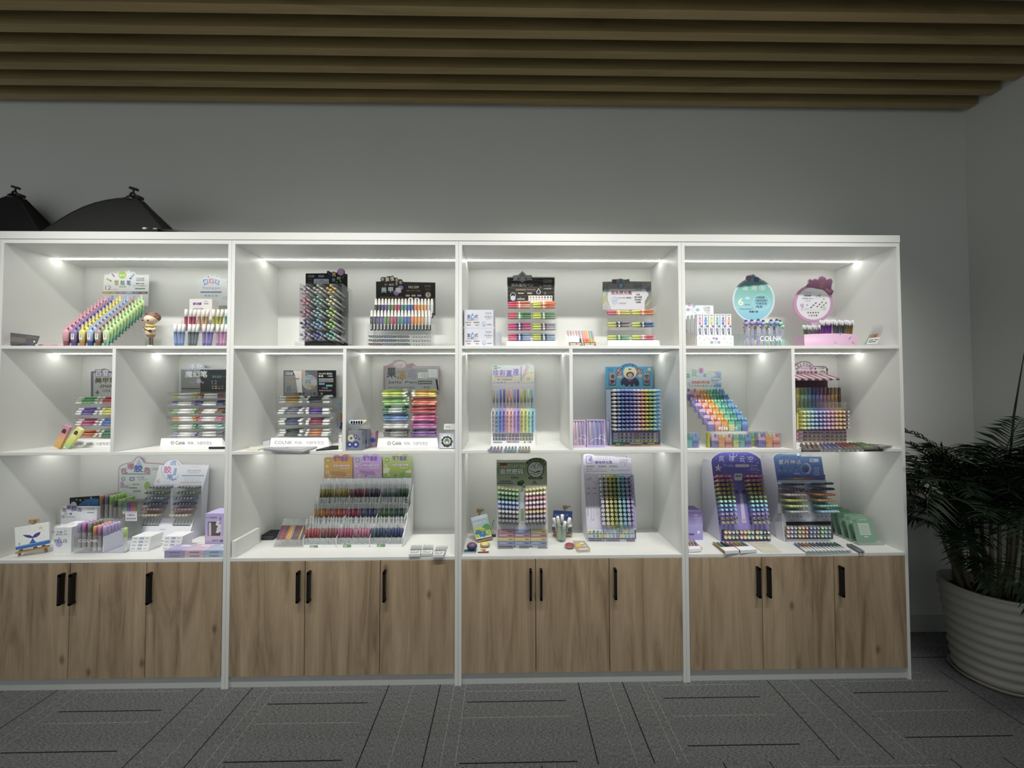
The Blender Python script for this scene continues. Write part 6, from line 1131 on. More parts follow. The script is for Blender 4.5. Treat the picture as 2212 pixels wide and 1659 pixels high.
def art_plate(b): b.rrect(1148, 928, 1196, 962, 10, 'e0b43c'); b.disc(1200, 928, 20, 'd8d8c0', 8); b.poly([(1165, 975), (1255, 970), (1258, 988), (1180, 992)], 'd8bcc4'); b.poly([(1195, 950), (1240, 940), (1235, 955)], 'c8d0b0')
slab('resin_plate', 'thin clear tray with yellow and pink shapes beside the red stone', rr(1110, 898, 1240, 1000, 4)[:0]+[(1116, 900), (1228, 900), (1280, 975), (1276, 1000), (1160, 1004), (1148, 990)], S3, .005, clear('e4e0c8', .1, .1, .35), 'tray', art=art_plate)
# natural marker display
t, c, pl, Q = stand_box('nature_marker_display', 'green fronted box display of sixteen colour markers beside the hills painting', [(405, 978), (886, 978), (872, 165), (862, 150), (840, 135), (800, 125), (760, 124), (725, 132), (695, 148), (672, 168), (402, 170)], .14, S3, 5, .12, 'dfe0dc', fm=ramp(('d8d8d8', 'dcdcdc', 'd4d4d4', 'c8ccc4', 'b0b8a8', '8c9c6c', '6c8440')))
c.poly([(402, 145), (700, 145), (672, 168), (402, 170)], 'e4e4e0')
c.txt('Natural', 405, 176, 668, 215, 'b8c0a0', .01); c.rect(430, 172, 500, 200, '8c3c1c'); c.txt('自然密码', 442, 228, 650, 278, 'e4e8dc', .05, out='5c6c48'); c.disc(768, 235, 80, '1c2014'); c.disc(768, 235, 72, 'c8ccc0'); c.arc('富氧内之源轻水', 768, 235, 98, 140, 30, 24, '2c4410', .06)
for p0, p1, p2 in (((715, 225), (745, 190), (770, 225)), ((750, 225), (770, 165), (800, 200)), ((780, 225), (810, 185), (825, 225))): c.line([p0, p1, p2], 4, '2c3024')
c.line([(700, 240), (760, 262), (838, 245)], 5, '2c3024'); c.poly([(745, 268), (800, 245), (815, 250), (790, 262)], '1c2014'); c.line([(712, 270), (770, 282), (828, 265)], 4, '2c3024'); c.rrect(700, 304, 832, 325, 9, '24281c'); c.txt('自然气息·纯净配方', 715, 308, 818, 320, 'a8b094', .02)
c.rrect(446, 300, 514, 326, 12, 'b4bc98'); c.txt('双线笔', 456, 304, 506, 322, '445038'); c.rrect(538, 302, 608, 322, 4, '4c5a38'); c.txt('NO.646', 545, 306, 602, 318, 'c8d0b4'); c.dashes(430, 340, 540, 350, '4c5444', 7); c.dashes(410, 358, 560, 368, '4c5444', 9); c.txt('16', 742, 338, 770, 362, '2c4c14', .04); c.txt('COLOURS', 730, 364, 786, 374, '3c5424', .03)
c.disc(622, 365, 28, '2c4c18', 22); c.disc(640, 350, 20, '44681c', 16); c.poly([(615, 380), (660, 360), (665, 345), (640, 385)], '2c4c18'); c.line([(640, 440), (648, 400), (630, 375)], 4, '2c4c18'); c.disc(662, 395, 10, '3c5c20', 8)
c.rrect(620, 448, 664, 735, 8, 'd8dcdc'); c.rect(628, 490, 656, 600, 'e8ecec'); c.rect(628, 600, 656, 715, ramp(('6c9c4c', 'c8dcc0'))); c.rect(408, 796, 880, 944, 'c4c4c8'); c.txt('宁波柯林文具有限公司', 414, 950, 578, 964, '2c2c30', .05); c.dashes(414, 970, 560, 976, '5c5c60', 14); c.dashes(615, 952, 740, 960, '4c4c50', 10); c.dashes(615, 966, 705, 972, '4c4c50', 8); c.txt('⊕ 柯林', 792, 948, 872, 960, '3c4c44', .03); c.dashes(792, 966, 880, 975, '6c6c70', 6); c.build('front_panel', t)
sides(t, pl, ((405, 978), (402, 170)), ((886, 978), (872, 168)), S3, .12, 'dcdcd8', .04)
NA = [('yellow green', ('a0b058', 'c8d088'), ), ('green', ('5c9c5c', '94c48c')), ('dark green', ('2c6038', '6c9c70')), ('sky blue', ('6c9cd0', 'a0c0e0')), ('periwinkle', ('7088c4', '9cacd8')), ('silver', ('9ca0a8', 'c8ccd0')), ('grey', ('70747c', '94989c')), ('charcoal', ('5c6068', '7c8084'))]
NB = [('yellow', ('d0c068', 'e8e0a0')), ('cream', ('d8cca0', 'ece4c8')), ('pink', ('c87c94', 'e8b0bc')), ('pale pink', ('d4bccc', 'ecdce4')), ('rose', ('d4a4bc', 'ecc8d8')), ('amber', ('c8a454', 'e4cc8c')), ('mauve', ('9c90b8', 'c4b8d8')), ('taupe', ('7c7478', '9c9490'))]
def qcols(tab): return lambda r, c_: (tab[r][0], (tab[r][1][1], tab[r][1][0], '707478' if r == 7 else tab[r][1][0], .055, .0084))
grid(pl, [(424, 410), (595, 428), (598, 722), (432, 716)], 6, 8, 'stub', qcols(NA), .045, 'marker', 'green fronted display', 'markers in the green fronted display', tilt=.55, where='stem bank nearer easel,')
grid(pl, [(686, 428), (850, 410), (856, 716), (686, 722)], 6, 8, 'stub', qcols(NB), .045, 'marker', 'green fronted display', 'markers in the green fronted display', tilt=.55, where='stem bank nearer glass,')
for r in range(4):
    for j in range(3):
        m, w = (('c4889c', 'pink'), ('7c98cc', 'blue'), ('c8b868', 'yellow'))[j] if r == 0 else ('a87c94', 'mauve') if r == 1 else ('c8b464', 'yellow') if r == 2 else ('7088c0', 'blue')
        x0, x1 = 414+j*154, 414+j*154+150; y0, y1 = 801+r*36, 801+r*36+33; f = pl.off(.013)
        p, q, s, u = f.hit(x0, y1), f.hit(x1, y1), f.hit(x1, y0), f.hit(x0, y0); n = -pl.n*.009
        b = Card(f); b.hexa([p, q, q+n, p+n, u, s, s+n, u+n], m); b.k = 1; b.dashes(x1-48, y0+12, x1-12, y0+22, '5c4c50', 4); b.rect(x0+14, y0+10, x0+80, y0+18, 'c4b4bc' if r < 2 else 'b4b494')
        fin(b, 'marker_box', '%s marker box, %s row %s column in the green fronted display' % (w, ('top', 'second', 'third', 'bottom')[r], ('first', 'middle', 'last')[j]), 'box', (p+q)/2, 'marker boxes at the foot of the green display')
# sky painting and glass of pens
pl2 = tilted(0, .255, S3, 12)
easel('easel', 'tiny wooden easel holding the night sky painting', pl2, ((940, 860), (1090, 880)), (1045, 588), ((930, 812), (1108, 830)), S3, (.0, .06))
c = Card(pl2.off(.017)); c.card([(936, 618), (1112, 628), (1108, 826), (922, 812)], .01, ramp(('5c5460', '6c6890', '4464b0', '2c50a0'))); c.poly([(930, 716), (990, 722), (1040, 735), (1108, 705), (1108, 740), (1040, 760), (930, 740)], '8c8498'); c.poly([(926, 745), (1108, 748), (1106, 822), (924, 808)], 'c8c4c8'); c.poly([(924, 772), (955, 768), (960, 808), (924, 806)], '2c4c2c'); c.poly([(1070, 778), (1106, 770), (1106, 822), (1068, 818)], '2c4c30'); c.dashes(945, 655, 1080, 670, '8ca4d4', 5)
fin(c, 'sky_painting', 'small canvas of a blue night sky behind the glass of pens', 'painting', pl2.hit(1020, 820))
gp = atZ(1010, 905, S3); s = (CAMD+gp.y)/FPX/4.337
t = thing('glass_tumbler', 'clear glass tumbler holding five pale markers', 'glass', (gp.x, gp.y, S3))
b = MB(); GLS = clear('f6fafa', .07, .03); b.lathe((gp.x, gp.y, S3), (0, 0, 1), [(.0005, 34*s, GLS), (.004, 40*s, GLS), (.1, 58*s, GLS), (.1, 55*s, GLS), (.008, 37*s, GLS), (.006, 5*s, GLS)], 24, cap=False); b.lathe((gp.x, gp.y, S3), (0, 0, 1), [(.0005, 34*s, GLS), (.0055, 36*s, GLS)], 24); b.build('bowl', t)
for i, (dx, dy, lx, ly, w, cl) in enumerate(((-16, 0, -.28, .0, 'pale peach', ('e4e6e4', 'e4b8a8')), (-4, -8, -.16, -.1, 'pale green', ('e8ecdc', 'b4d4a0')), (4, 10, .04, .1, 'white', ('eceeee', 'dcdfe0')), (12, 0, .36, .05, 'silver white', ('e8eaec', 'b0bcc8')), (2, -16, .17, -.05, 'cream', ('ecece4', '94b880')))):
    put('marker', 'pale_marker', cl, (gp.x+dx*s, gp.y+dy*s, S3+.009), (lx, ly, 1), '%s marker standing in the glass tumbler' % w, 'pale markers in the glass tumbler', 'pen', scale=(1.35, 1.35, (.93, 1.02, 1.0, .94, .8)[i]))
# fruity display
t, c, pl, Q = stand_box('fruity_marker_display', 'tall pale lilac leaning display of fruit scented highlighters', [(1256, 916), (1716, 916), (1664, 128), (1650, 120), (1510, 118), (1500, 108), (1320, 106), (1300, 92), (1255, 88), (1225, 92), (1214, 105), (1214, 190)], .2, S3, 11, .16, 'd8d6e4', fm='c9c6d8')
c.poly([(1216, 110), (1230, 95), (1260, 92), (1298, 98), (1320, 112), (1500, 112), (1512, 122), (1660, 128), (1664, 190), (1216, 190)], 'e0dcf0'); c.rrect(1238, 104, 1298, 180, 12, 'a098cc'); c.rrect(1246, 112, 1290, 172, 8, 'dcd8ec'); c.poly([(1270, 125), (1295, 110), (1300, 140), (1280, 165), (1262, 150)], '9c90cc'); c.txt('Fruity', 1326, 112, 1496, 152, 'f4f2fc', .03, out='a09cc4'); c.txt('香味荧光笔', 1324, 154, 1484, 182, '6c64a8', .04); c.txt(LOGO, 1552, 136, 1632, 160, '7c7c94'); c.dashes(1555, 165, 1630, 172, '8c8ca0', 8); c.txt('8', 1598, 178, 1612, 198, '9494ac'); c.dashes(1585, 202, 1625, 206, '9c9cb4', 5)
for x0, x1 in ((1245, 1322), (1352, 1430), (1458, 1536)): c.txt('高浓缩显色', x0, 198, x1, 212, '5c5c70', .03)
c.line([(1225, 222), (1672, 216)], 2, 'b0acc4'); c.txt('NO.635', 1244, 226, 1300, 238, '5c5c70'); c.rrect(1332, 226, 1390, 238, 5, 'b8b4e0'); c.txt('整架104支 (8色96支+水果味8盒)', 1244, 246, 1430, 256, '5c5c70', .02); c.txt('香山|小柏|和记|波西', 1478, 236, 1648, 252, '6c6c80')
for i, col in enumerate(('c4bcd0', 'ccc4c4', 'd0ccb0', 'c0ccb4', 'b8ccc8', 'b8c4d8', 'b8b8dc', 'bcb4dc')): c.poly([(1222+i*56, 266), (1278+i*56, 265), (1279+i*56, 277), (1223+i*56, 278)], col)
c.poly([(1222, 284), (1350, 282), (1372, 598), (1236, 598)], 'b4b0bc'); c.poly([(1236, 330), (1280, 305), (1302, 318), (1270, 340)], 'a09ca8'); c.line([(1300, 340), (1345, 378)], 6, '8c8898'); c.txt('水果', 1242, 405, 1278, 418, '5c586c', .03); c.txt('清香', 1300, 404, 1336, 417, '5c586c', .03); c.line([(1288, 425), (1288, 445)], 3, '8c8898'); c.txt('护眼', 1242, 454, 1278, 467, '5c586c', .03); c.txt('环保', 1300, 453, 1336, 466, '5c586c', .03); c.line([(1284, 480), (1310, 478), (1316, 705), (1292, 708), (1284, 480)], 3, '9894a8'); c.txt('香', 1248, 540, 1260, 570, '8c88a4'); c.line([(1254, 535), (1258, 668)], 10, 'a8a4c0'); c.line([(1336, 535), (1342, 668)], 8, 'b0acc4')  # darker left panel stops at the shelf's shadow edge, shade painted in
fc = ['b0b0c0', 'c4bcb0', 'b8b468', '8c9c5c', 'a0c0b4', '84b0c0', 'a8a8cc', '9c98b4']
for i in range(8): x = 1370+i*39.5; c.poly([(x, 284), (x+39, 284), (x+39+30, 782), (x+30, 782)], fc[i]); c.k -= 1
c.k += 2; c.rect(1258, 798, 1706, 884, '3c3c44'); c.txt('宁波柯林文具有限公司', 1262, 892, 1412, 906, '2c2c38', .04); c.dashes(1430, 892, 1560, 906, '6c6c7c', 12); c.dashes(1620, 890, 1700, 908, '6c6c7c', 6); c.build('front_panel', t)
sides(t, pl, ((1256, 916), (1214, 115)), ((1716, 916), (1664, 130)), S3, .17, 'd4d2e0', .09)
FR = [('white', ('c8c8d0', '989ca8')), ('cream', ('d8cc9c', 'b0a484')), ('yellow', ('c8c45c', 'a09c40')), ('olive', ('94a45c', '70804c')), ('mint', ('9cc8b8', '74a094')), ('aqua', ('7cb4cc', '5c90ac')), ('lilac', ('acacd8', '8484b0')), ('violet', ('9c94c4', '7c749c'))]
grid(pl, [(1382, 304), (1655, 304), (1688, 740), (1406, 740)], 8, 12, 'stub', lambda r, c_: (FR[c_][0], (FR[c_][1][0], FR[c_][1][1], 'a8a8b0', .045, .0092)), .036, 'highlighter', 'the lilac leaning display', 'highlighters in the lilac leaning display', tilt=.3)
f = pl.off(.017)
for r in range(2):
    for j in range(3):
        x0, x1 = 1262+j*148+r*3, 1262+j*148+142+r*3; y0, y1 = 800+r*42, 838+r*42
        lab = 'clear tray pack of four pen ends, %s row, %s column of the lilac display' % (('upper', 'lower')[r], ('first', 'middle', 'last')[j])
        p, q, s2, u = f.hit(x0, y1), f.hit(x1, y1), f.hit(x1, y0), f.hit(x0, y0); n = -pl.n*.011
        t2 = thing('highlighter_pack', lab, 'pack', (p+q)/2, 'packs at the foot of the lilac display'); b = MB(); b.hexa([p, q, q+n, p+n, p+(u-p)*.12, q+(s2-q)*.12, q+(s2-q)*.12+n, p+(u-p)*.12+n], CRYS); b.hexa([p+n, q+n, q+n*1.1, p+n*1.1, u+n, s2+n, s2+n*1.1, u+n*1.1], 'e0e0e4'); b.build('tray', t2)
        for i in range(4):
            ce = lerp(lerp(p, q, (i+.5)/4), lerp(u, s2, (i+.5)/4), .55); rim, co = [FR[k][1] for k in ((2, 3, 5, 0), (6, 6, 4, 5), (3, 2, 6, 4), (0, 5, 3, 2), (1, 4, 6, 7), (1, 4, 6, 0))[r*3+j]][i]
            b = MB(); b.lathe(ce+n*.98, pl.n, [(0, .007, 'b0b4b8'), (.004, .0078, rim), (.011, .0078, rim), (.0112, .0052, rim), (.0095, .005, co)], 12); b.build('pen', t2)
# ================================================================ FOURTH UNIT, top shelf
crop(1480, 585, 5.267)
t = thing('bubble_pen_carton', 'white tiered counter carton printed with bubbles and a bubble header', 'pen display', (3.85, .15, S1))
YF = .055; a, d = atY(134, 840, YF), atY(550, 738, YF); a.x = max(a.x, 3.622)
c = Card(front(YF)); c.box(a.x, YF, S1, d.x, YF+.003, d.z, 'e2e4e8'); c.k = 1
for x, y, r, col in ((325, 768, 14, 'c47ca4'), (358, 774, 15, '8c88c4'), (302, 815, 20, '8ca8d0'), (345, 812, 20, 'c8cca0'), (384, 815, 18, '8ca8d0')): c.disc(x, y, r, col, n=12)
for x, y, r in ((165, 765, 7), (218, 788, 9), (272, 780, 7), (182, 822, 9), (444, 772, 11), (520, 770, 7), (474, 815, 7), (514, 825, 7), (246, 760, 5)): c.ring(x, y, r, 3, '9498a4', n=10)
c.build('front_panel', t)
a.x -= .004; b = MB(); P = [(a.x, YF+.003, S1), (a.x, .3, S1), (a.x, .3, S1+.14), (a.x, YF+.003, d.z)]; b.prism(P, (.002, 0, 0), 'd0ccc8')
for i in range(9): y = .08+.022*i; z = S1+.02+(i*37 % 50)*.001*(1+i*.2); b.face([(a.x-.0004, y, z), (a.x-.0004, y-.004, z), (a.x-.0004, y-.004, z+.007), (a.x-.0004, y, z+.007)], '8c8ca0')
b.build('side_panel', t); b = MB(); b.prism([(d.x-.002, YF+.003, S1), (d.x-.002, .3, S1), (d.x-.002, .3, S1+.14), (d.x-.002, YF+.003, d.z)], (.002, 0, 0), 'd8dade'); b.build('side_panel', t)
c = Card(front(.302)); c.card([(-30, 392), (20, 390), (24, 372), (45, 360), (72, 364), (98, 376), (120, 386), (126, 392), (320, 390), (336, 640), (-30, 640)], .002, 'e0e2e6'); c.disc(48, 388, 22, 'dca8c4'); c.disc(100, 398, 20, 'a8b4dc'); c.disc(34, 442, 22, '8cacd8', 18); c.disc(88, 440, 24, 'd0d0b8'); c.disc(142, 444, 22, '8cb4dc', 18); c.disc(112, 474, 7, '9ca8c4'); c.txt('泡', 76, 428, 100, 452, 'f0f0e4', .03)
c.txt(LOGO, 208, 408, 284, 428, '5c5e64'); c.dashes(210, 432, 284, 438, '7c7e84', 8); c.txt('NO.2014', 222, 448, 284, 460, '3c3e44', .04); c.txt('36支/盒', 232, 470, 280, 480, '6c6e74'); c.build('header_card', t)
bcol = [('pink', 'd47ca8', 'e8b0cc'), ('blue', '5c8ccc', '7ca8dc'), ('yellow', 'd0c84c', 'e0dc8c'), ('teal', '5caca0', '8cc8bc'), ('violet', '7074c4', 'a0a4dc'), ('orange', 'e08c68', 'ecb09c')]
zt = atY(165, 490, .062).z
for r in range(5):
    Y = .062+r*.045
    for i in range(6):
        w, c1, c2 = bcol[i]; xa, xb = atY(138+i*66, 700, .062).x, atY(138+i*66+59, 700, .062).x; z0 = S1+.004+r*.006; z1 = z0+(zt-S1-.004)
        k = Card(front(Y)); k.box(xa, Y, z0, xb, Y+.03, z1, 'e4e6ea'); k.k = 1
        if r == 0:
            x = 138+i*66; k.dashes(x+12, 500, x+46, 512, '8c8e94', 3); k.rect(x+20, 526, x+40, 556, c1); k.disc(x+30, 568, 19, c2, 17, 14); k.disc(x+29, 600, 14, c1, 20, 10); k.disc(x+46, 632, 13, '7478bc', n=12); k.disc(x+22, 638, 6, c1, n=8)
            k.txt('泡泡', x+14, 652, x+44, 690, '5c6088', .05); k.txt('笔', x+20, 692, x+44, 728, '5c6088', .05)
        else: k.rect(140+i*66, 560, 150+i*66, 600, c1)
        fin(k, 'pen_box', '%s pen slim white box, %s row back, %s across in the bubble carton' % (w, ORD[r], ORD[i]), 'box', ((xa+xb)/2, Y+.015, z0), 'slim white pen boxes in the bubble carton')
# round blue sign and bubble pens
t = thing('bubble_pen_tray', 'clear tray of bubble headed pens with a round blue sign', 'pen display', (4.08, .12, S1), 'acrylic trays of standing pens')
c = Card(tilted(4.08, .16, S1, 6, -6)); o = circ(780, 330, 240, 250, 48); o = [p for p in o if not (p[1] < 110 and 690 < p[0] < 860)]
i0 = min(range(len(o)), key=lambda i: abs(o[i][0]-860)+abs(o[i][1]-110)*2)
o = o[:i0+1] + [(858, 95), (840, 72), (805, 66), (795, 45), (770, 36), (748, 48), (712, 50), (692, 66), (686, 95)] + o[i0+1:]
c.card(o, .004, 'cfd8dc'); c.poly(circ(780, 332, 228, 238, 40), ramp(('84cce0', '70b8dc', '8cc8d4', '6cb4a8', '5a9ca8'))); c.poly([(690, 100), (698, 74), (750, 56), (770, 46), (792, 54), (802, 76), (850, 92), (850, 112), (780, 100)], '6a9cb8'); c.ring(780, 332, 226, 5, 'a8d4e4', 236, 40); c.disc(724, 86, 30, 'a05c94', n=16); c.disc(810, 100, 30, '64609c', n=16); c.txt('日', 712, 70, 738, 102, 'cc8cbc'); c.txt('月', 798, 84, 824, 116, '8c88c0')
for s, x in (('泡', 652), ('泡', 752)): c.txt(s, x, 160, x+62, 220, 'c8d4d4', .02)
c.ring(878, 190, 36, 5, 'c8d4d4', 32); c.txt('笔', 858, 172, 898, 210, 'c8d4d4', .02); c.txt('6', 604, 312, 660, 392, 'ecf0c8', .03); c.txt('colors', 674, 374, 738, 392, '4c6c80', .02); c.ring(865, 358, 98, 4, 'b8e0ec', 88, 30); c.poly([(680, 325), (690, 300), (720, 295), (735, 315), (750, 325)], 'a8dce8')
for i, s in enumerate(('·大容量超顺', '·创意泡泡笔头', '·可爱百变', '·随身')): c.txt(s, 798, 290+i*35, (902, 935, 930, 880)[i], 316+i*35, '4c7ca0', .03)
c.line([(620, 420), (632, 435), (755, 435), (768, 420)], 4, '34546c'); c.txt('数量72支', 730, 455, 830, 475, '2c3c4c', .04); c.poly([(740, 560), (820, 560), (820, 800), (740, 800)], 'c8d4d8'); c.build('round_sign', t)
a, d = atY(612, 840, .055), atY(1172, 712, .055)
b = MB(); b.box(a.x, .055, S1+.0005, d.x, .057, d.z, CRYS); b.build('front_panel', t)
for x in (a.x, d.x-.002):
    b = MB(); b.box(x, .057, S1+.0005, x+.002, .14, d.z, CRYS); b.build('side_panel', t)
b = MB(); b.box(a.x, .14, S1+.0005, d.x, .142, d.z+.01, CRYS); b.build('back_panel', t)
c = Card(front(.0547)); c.txt(LOGO, 850, 742, 1105, 800, 'f0f2f4', .02); c.build('lettering', t)
HB = [('violet', '9a8cd8', 'b0a4e4'), ('violet', '9a8cd8', 'b0a4e4'), ('violet', '9084d0', 'b0a4e4'), ('sky blue', '8cacd8', '9cc8e8'), ('blue', '84a0dc', 'a0bce8'), ('blue', '8ca8dc', 'a0bce8'), ('mint', '84d4b0', '9ce0c4')]
PG = clear('dcdcec', .12, .1, .22)
for i, x in enumerate((706, 764, 828, 902, 984, 1040, 1092)): upright('bubble', 'bubble_pen', (HB[i][1], '1c1e28', PG, HB[i][2]), HB[i][0], x, 700, .075, S1+.0015, '%%s bubble headed pen, %s across the front of the clear tray' % ORD[i], 'bubble headed pens in the clear tray', lean=((i % 3-1)*.03, .02), scale=(1.1, 1.1, 1.08+(i % 3)*.02))
HB2 = [('orange', 'e0a888', 'ecc49c'), ('apricot', 'e4b48c', 'e8d090'), ('yellow', 'd8d080', 'e8e090'), ('pink', 'e4a4b8', 'ecbccc'), ('lime', 'b8d88c', 'd0dc80'), ('mint', '90d4b8', 'c4d884'), ('mint', '84d4b0', '98dcbc')]
for i, x in enumerate((690, 750, 800, 872, 935, 1010, 1105)): upright('bubble', 'bubble_pen', (HB2[i][1], '2c2420', PG, HB2[i][2]), HB2[i][0], x, 700, .115, S1+.0015, '%%s bubble headed pen, %s across the back of the clear tray' % ORD[i], 'bubble headed pens in the clear tray', lean=((i % 2-.5)*.04, 0), scale=(1.1, 1.1, 1.0))
# pink round sign and slim pens
t = thing('pink_pen_tray', 'curved pink tray of slim pens with a pink ringed sign', 'pen display', (4.38, .13, S1), 'acrylic trays of standing pens')
c = Card(tilted(4.38, .2, S1, 7, 4)); o = circ(1460, 372, 228, 215, 48); o = [p for p in o if not (p[1] < 240 and p[0] > 1385)]
i0 = max((i for i in range(len(o)) if o[i][0] > 1500 and o[i][1] <= 372), key=lambda i: i)
c.card([(1690, 232), (1665, 205), (1670, 160), (1682, 120), (1670, 88), (1640, 84), (1612, 95), (1600, 70), (1560, 54), (1525, 66), (1510, 95), (1470, 86), (1450, 100), (1420, 88), (1398, 105), (1400, 135), (1385, 165)] + [p for p in sorted(o, key=lambda p: 0)][[i for i in range(len(o)) if o[i][0] <= 1385 and o[i][1] <= 240][0]:] + [p for p in o[:i0+1]][::1], .004, 'c08cb4')
c.poly(circ(1460, 372, 192, 184, 40), 'd9d9de'); c.poly([(1690, 230), (1660, 205), (1665, 160), (1676, 122), (1665, 95), (1640, 92), (1610, 105), (1595, 78), (1560, 64), (1530, 74), (1515, 105), (1470, 96), (1450, 112), (1422, 98), (1406, 110), (1408, 140), (1360, 185), (1400, 192), (1450, 195), (1500, 205), (1560, 215), (1600, 240), (1640, 280), (1670, 275)], '7c4468')
c.txt('彩', 1530, 130, 1590, 200, 'a07048', .0); c.line([(1595, 215), (1655, 245)], 6, 'd8a8a0'); c.line([(1600, 200), (1670, 230)], 4, 'd8a8a0'); c.txt(LOGO, 1352, 238, 1438, 256, '9c8ca4'); c.rrect(1352, 274, 1434, 292, 8, '5c5898'); c.txt('NO.8917', 1362, 277, 1424, 289, 'b8b4d8'); c.txt('多彩霓·0.8mm', 1330, 306, 1460, 324, '5c5c80', .02); c.txt('216支/架', 1352, 336, 1428, 348, '6c6c88'); c.txt('9', 1310, 374, 1350, 436, 'b488bc', .02); c.txt('colors', 1358, 424, 1410, 436, '8c8ca0')
c.line([(1490, 304), (1500, 285), (1530, 275), (1540, 285), (1525, 298), (1518, 285), (1545, 268)], 4, '4c4880')
for x, y, col in ((1578, 318, 'b85c80'), (1388, 388, '6c7ca4')): c.poly([(x-10, y-8), (x+12, y+2), (x-6, y+12)], col)
for s, x0, y0, col in (('水晶', 1420, 418, '5c5c84'), ('彩色', 1490, 408, '7c7448'), ('珠光', 1536, 416, '8c7c54')):
    for j in range(3): c.poly([(x0+j*26, y0-j*24), (x0+j*26+18, y0-j*24-14), (x0+j*26+26, y0-j*24-2), (x0+j*26+8, y0-j*24+10)], col)
c.ring(1584, 424, 15, 4, '5c9c7c'); c.line([(1300, 448), (1600, 446)], 2, 'b4b4bc')
for i in range(5): c.disc(1398+i*29, 476, 9, ('a05c70', '8c5c70', '7c4c68', '5c70a0', '6c8078')[i], n=10)
for i in range(4): c.disc(1412+i*27, 508, 9, ('b0b0a8', '8c7858', 'a08848', '6c4430')[i], n=10)
c.poly([(1430, 590), (1500, 590), (1500, 800), (1430, 800)], 'c8a8c4'); c.build('ring_sign', t)
a, d = atY(1347, 800, .09), atY(1948, 800, .09); zt = atY(1640, 712, .05).z
b = MB(); n = 16; R = [(lerp(a.x, d.x, i/n), .085-.032*math.sin(PI*i/n)) for i in range(n+1)]
pk_ = mat('d4a8c8', .5)
for (x0, y0), (x1, y1) in zip(R, R[1:]): b.mesh([(x0, y0, S1), (x1, y1, S1), (x1, y1, zt), (x0, y0, zt), (x0, y0+.003, S1), (x1, y1+.003, S1), (x1, y1+.003, zt), (x0, y0+.003, zt)], [(0, 1, 2, 3), (5, 4, 7, 6), (3, 2, 6, 7)], pk_, True)
def curved(px, py):
    u = (atY(px, py, .055).x-a.x)/(d.x-a.x); Y = .085-.032*math.sin(PI*u)-.0006; return atY(px, py, Y)
for pts, col in (([(1518, 764), (1554, 764), (1534, 792)], '7084bc'), ([(1418, 826), (1438, 808), (1436, 832)], 'a080b0'), ([(1696, 830), (1704, 800), (1732, 820)], '98c094'), ([(1750, 712), (1785, 708), (1770, 732)], '7cb4b8'), ([(1905, 800), (1920, 790), (1928, 810), (1912, 822)], 'e4b8a0'), ([(1860, 778), (1875, 755), (1896, 748), (1892, 754), (1878, 762), (1866, 780)], '9c80b4')):
    P = [curved(*p) for p in pts]; b.face(P[::-1] if area(pts) > 0 else P, col)
b.build('curved_front', t)
b = MB(); b.box(a.x, .096, S1, d.x, .16, S1+.004, 'c8a0bc'); b.box(a.x, .1575, S1+.004, d.x, .16, S1+.04, 'c8a0bc'); b.box(a.x, .096, S1+.004, a.x+.002, .157, zt-.004, 'c8a0bc'); b.box(d.x-.002, .096, S1+.004, d.x, .157, zt-.004, 'c8a0bc'); b.build('tray_body', t)
SG = clear('ececee', .12, .12, .25)
for w, xs, col, topy in (('green', (1362, 1378, 1395), '64b84c', 600), ('clear', (1412, 1430, 1448, 1468, 1488, 1508), 'b8b8bc', 535), ('rose', (1528,), 'b06c7c', 560), ('purple', (1545, 1565, 1585, 1605, 1625, 1645, 1660), '8c3cb0', 472), ('grey', (1695, 1715, 1735, 1755, 1775, 1795, 1815), '6c6c74', 462), ('gold', (1840, 1860, 1880, 1900), '8c7424', 470)):
    z = S1+.005+(0 if topy > 520 else .012); n = len(xs)
    for i, x in enumerate(xs):
        lean = (-.12 if w in ('green', 'clear') else .06 if w != 'gold' else .12)+(i-n/2)*.008
        upright('slim', 'slim_pen', (col, SG), w, x+(20 if lean < 0 else -8 if lean < .1 else -20), 760, .1+(i % 3)*.016, z, '%%s slim pen, %s in its bunch in the pink tray' % ORD[i], 'slim pens in the curved pink tray', lean=(lean, .02), scale=(1.1, 1.1, .84 if topy > 520 else .95))
b = MB(); b.box(a.x+.1, .099, S1+.0045, d.x-.003, .156, S1+.0165, 'b890ac'); b.build('riser', t)
crop(1460, 510, 4.337)
pl = tilted(4.6, .012, S1, 14)
pack('pen_pack', 'clear pack of slim coloured pens leaning by the end panel', pl, [(1870, 832), (1980, 806), (1886, 1006), (1782, 1012)], [('5c9c5c', SG), ('b06c74', SG), ('a85c60', SG), ('9c5058', SG), ('b08c3c', SG), ('a8a4a4', SG)], .013, None, strip='d8d8d8', lettering='3c5c4c', frac=.3)
# ================================================================ FOURTH UNIT, middle shelf
crop(1480, 780, 6.144)
t = thing('twin_tip_stand', 'clear stepped stand of square twin tip markers with pale header', 'pen display', (3.9, .2, S2))
BC = [('pink', ('7474c0', 'e4b4cc', 'e8bccc', '7c7cc8')), ('peach', ('e88880', 'ecb8a0', 'ecccb0', 'e07858')), ('orange', ('e8a048', 'ee9a3c', 'ecb064', 'e0d040')), ('green', ('d0dc5c', '70c094', '78c48c', '8cccb0')), ('teal', ('58b8b8', '3c9c84', '48a890', '6cb8cc')), ('blue', ('6c78c8', '5ca8d8', '64b4dc', '7c88d0'))]
Y0, Y1 = .1, .265; zf = atY(335, 930, Y0).z
fr = [atY(336+i*89.5, 930, Y0).x for i in range(6)]; bk = [atY(66+i*83, 526, Y1).x for i in range(6)]; zb = atY(66, 526, Y1).z
lim = 3.0*W+T+.022
sh = max(0, lim-bk[0])
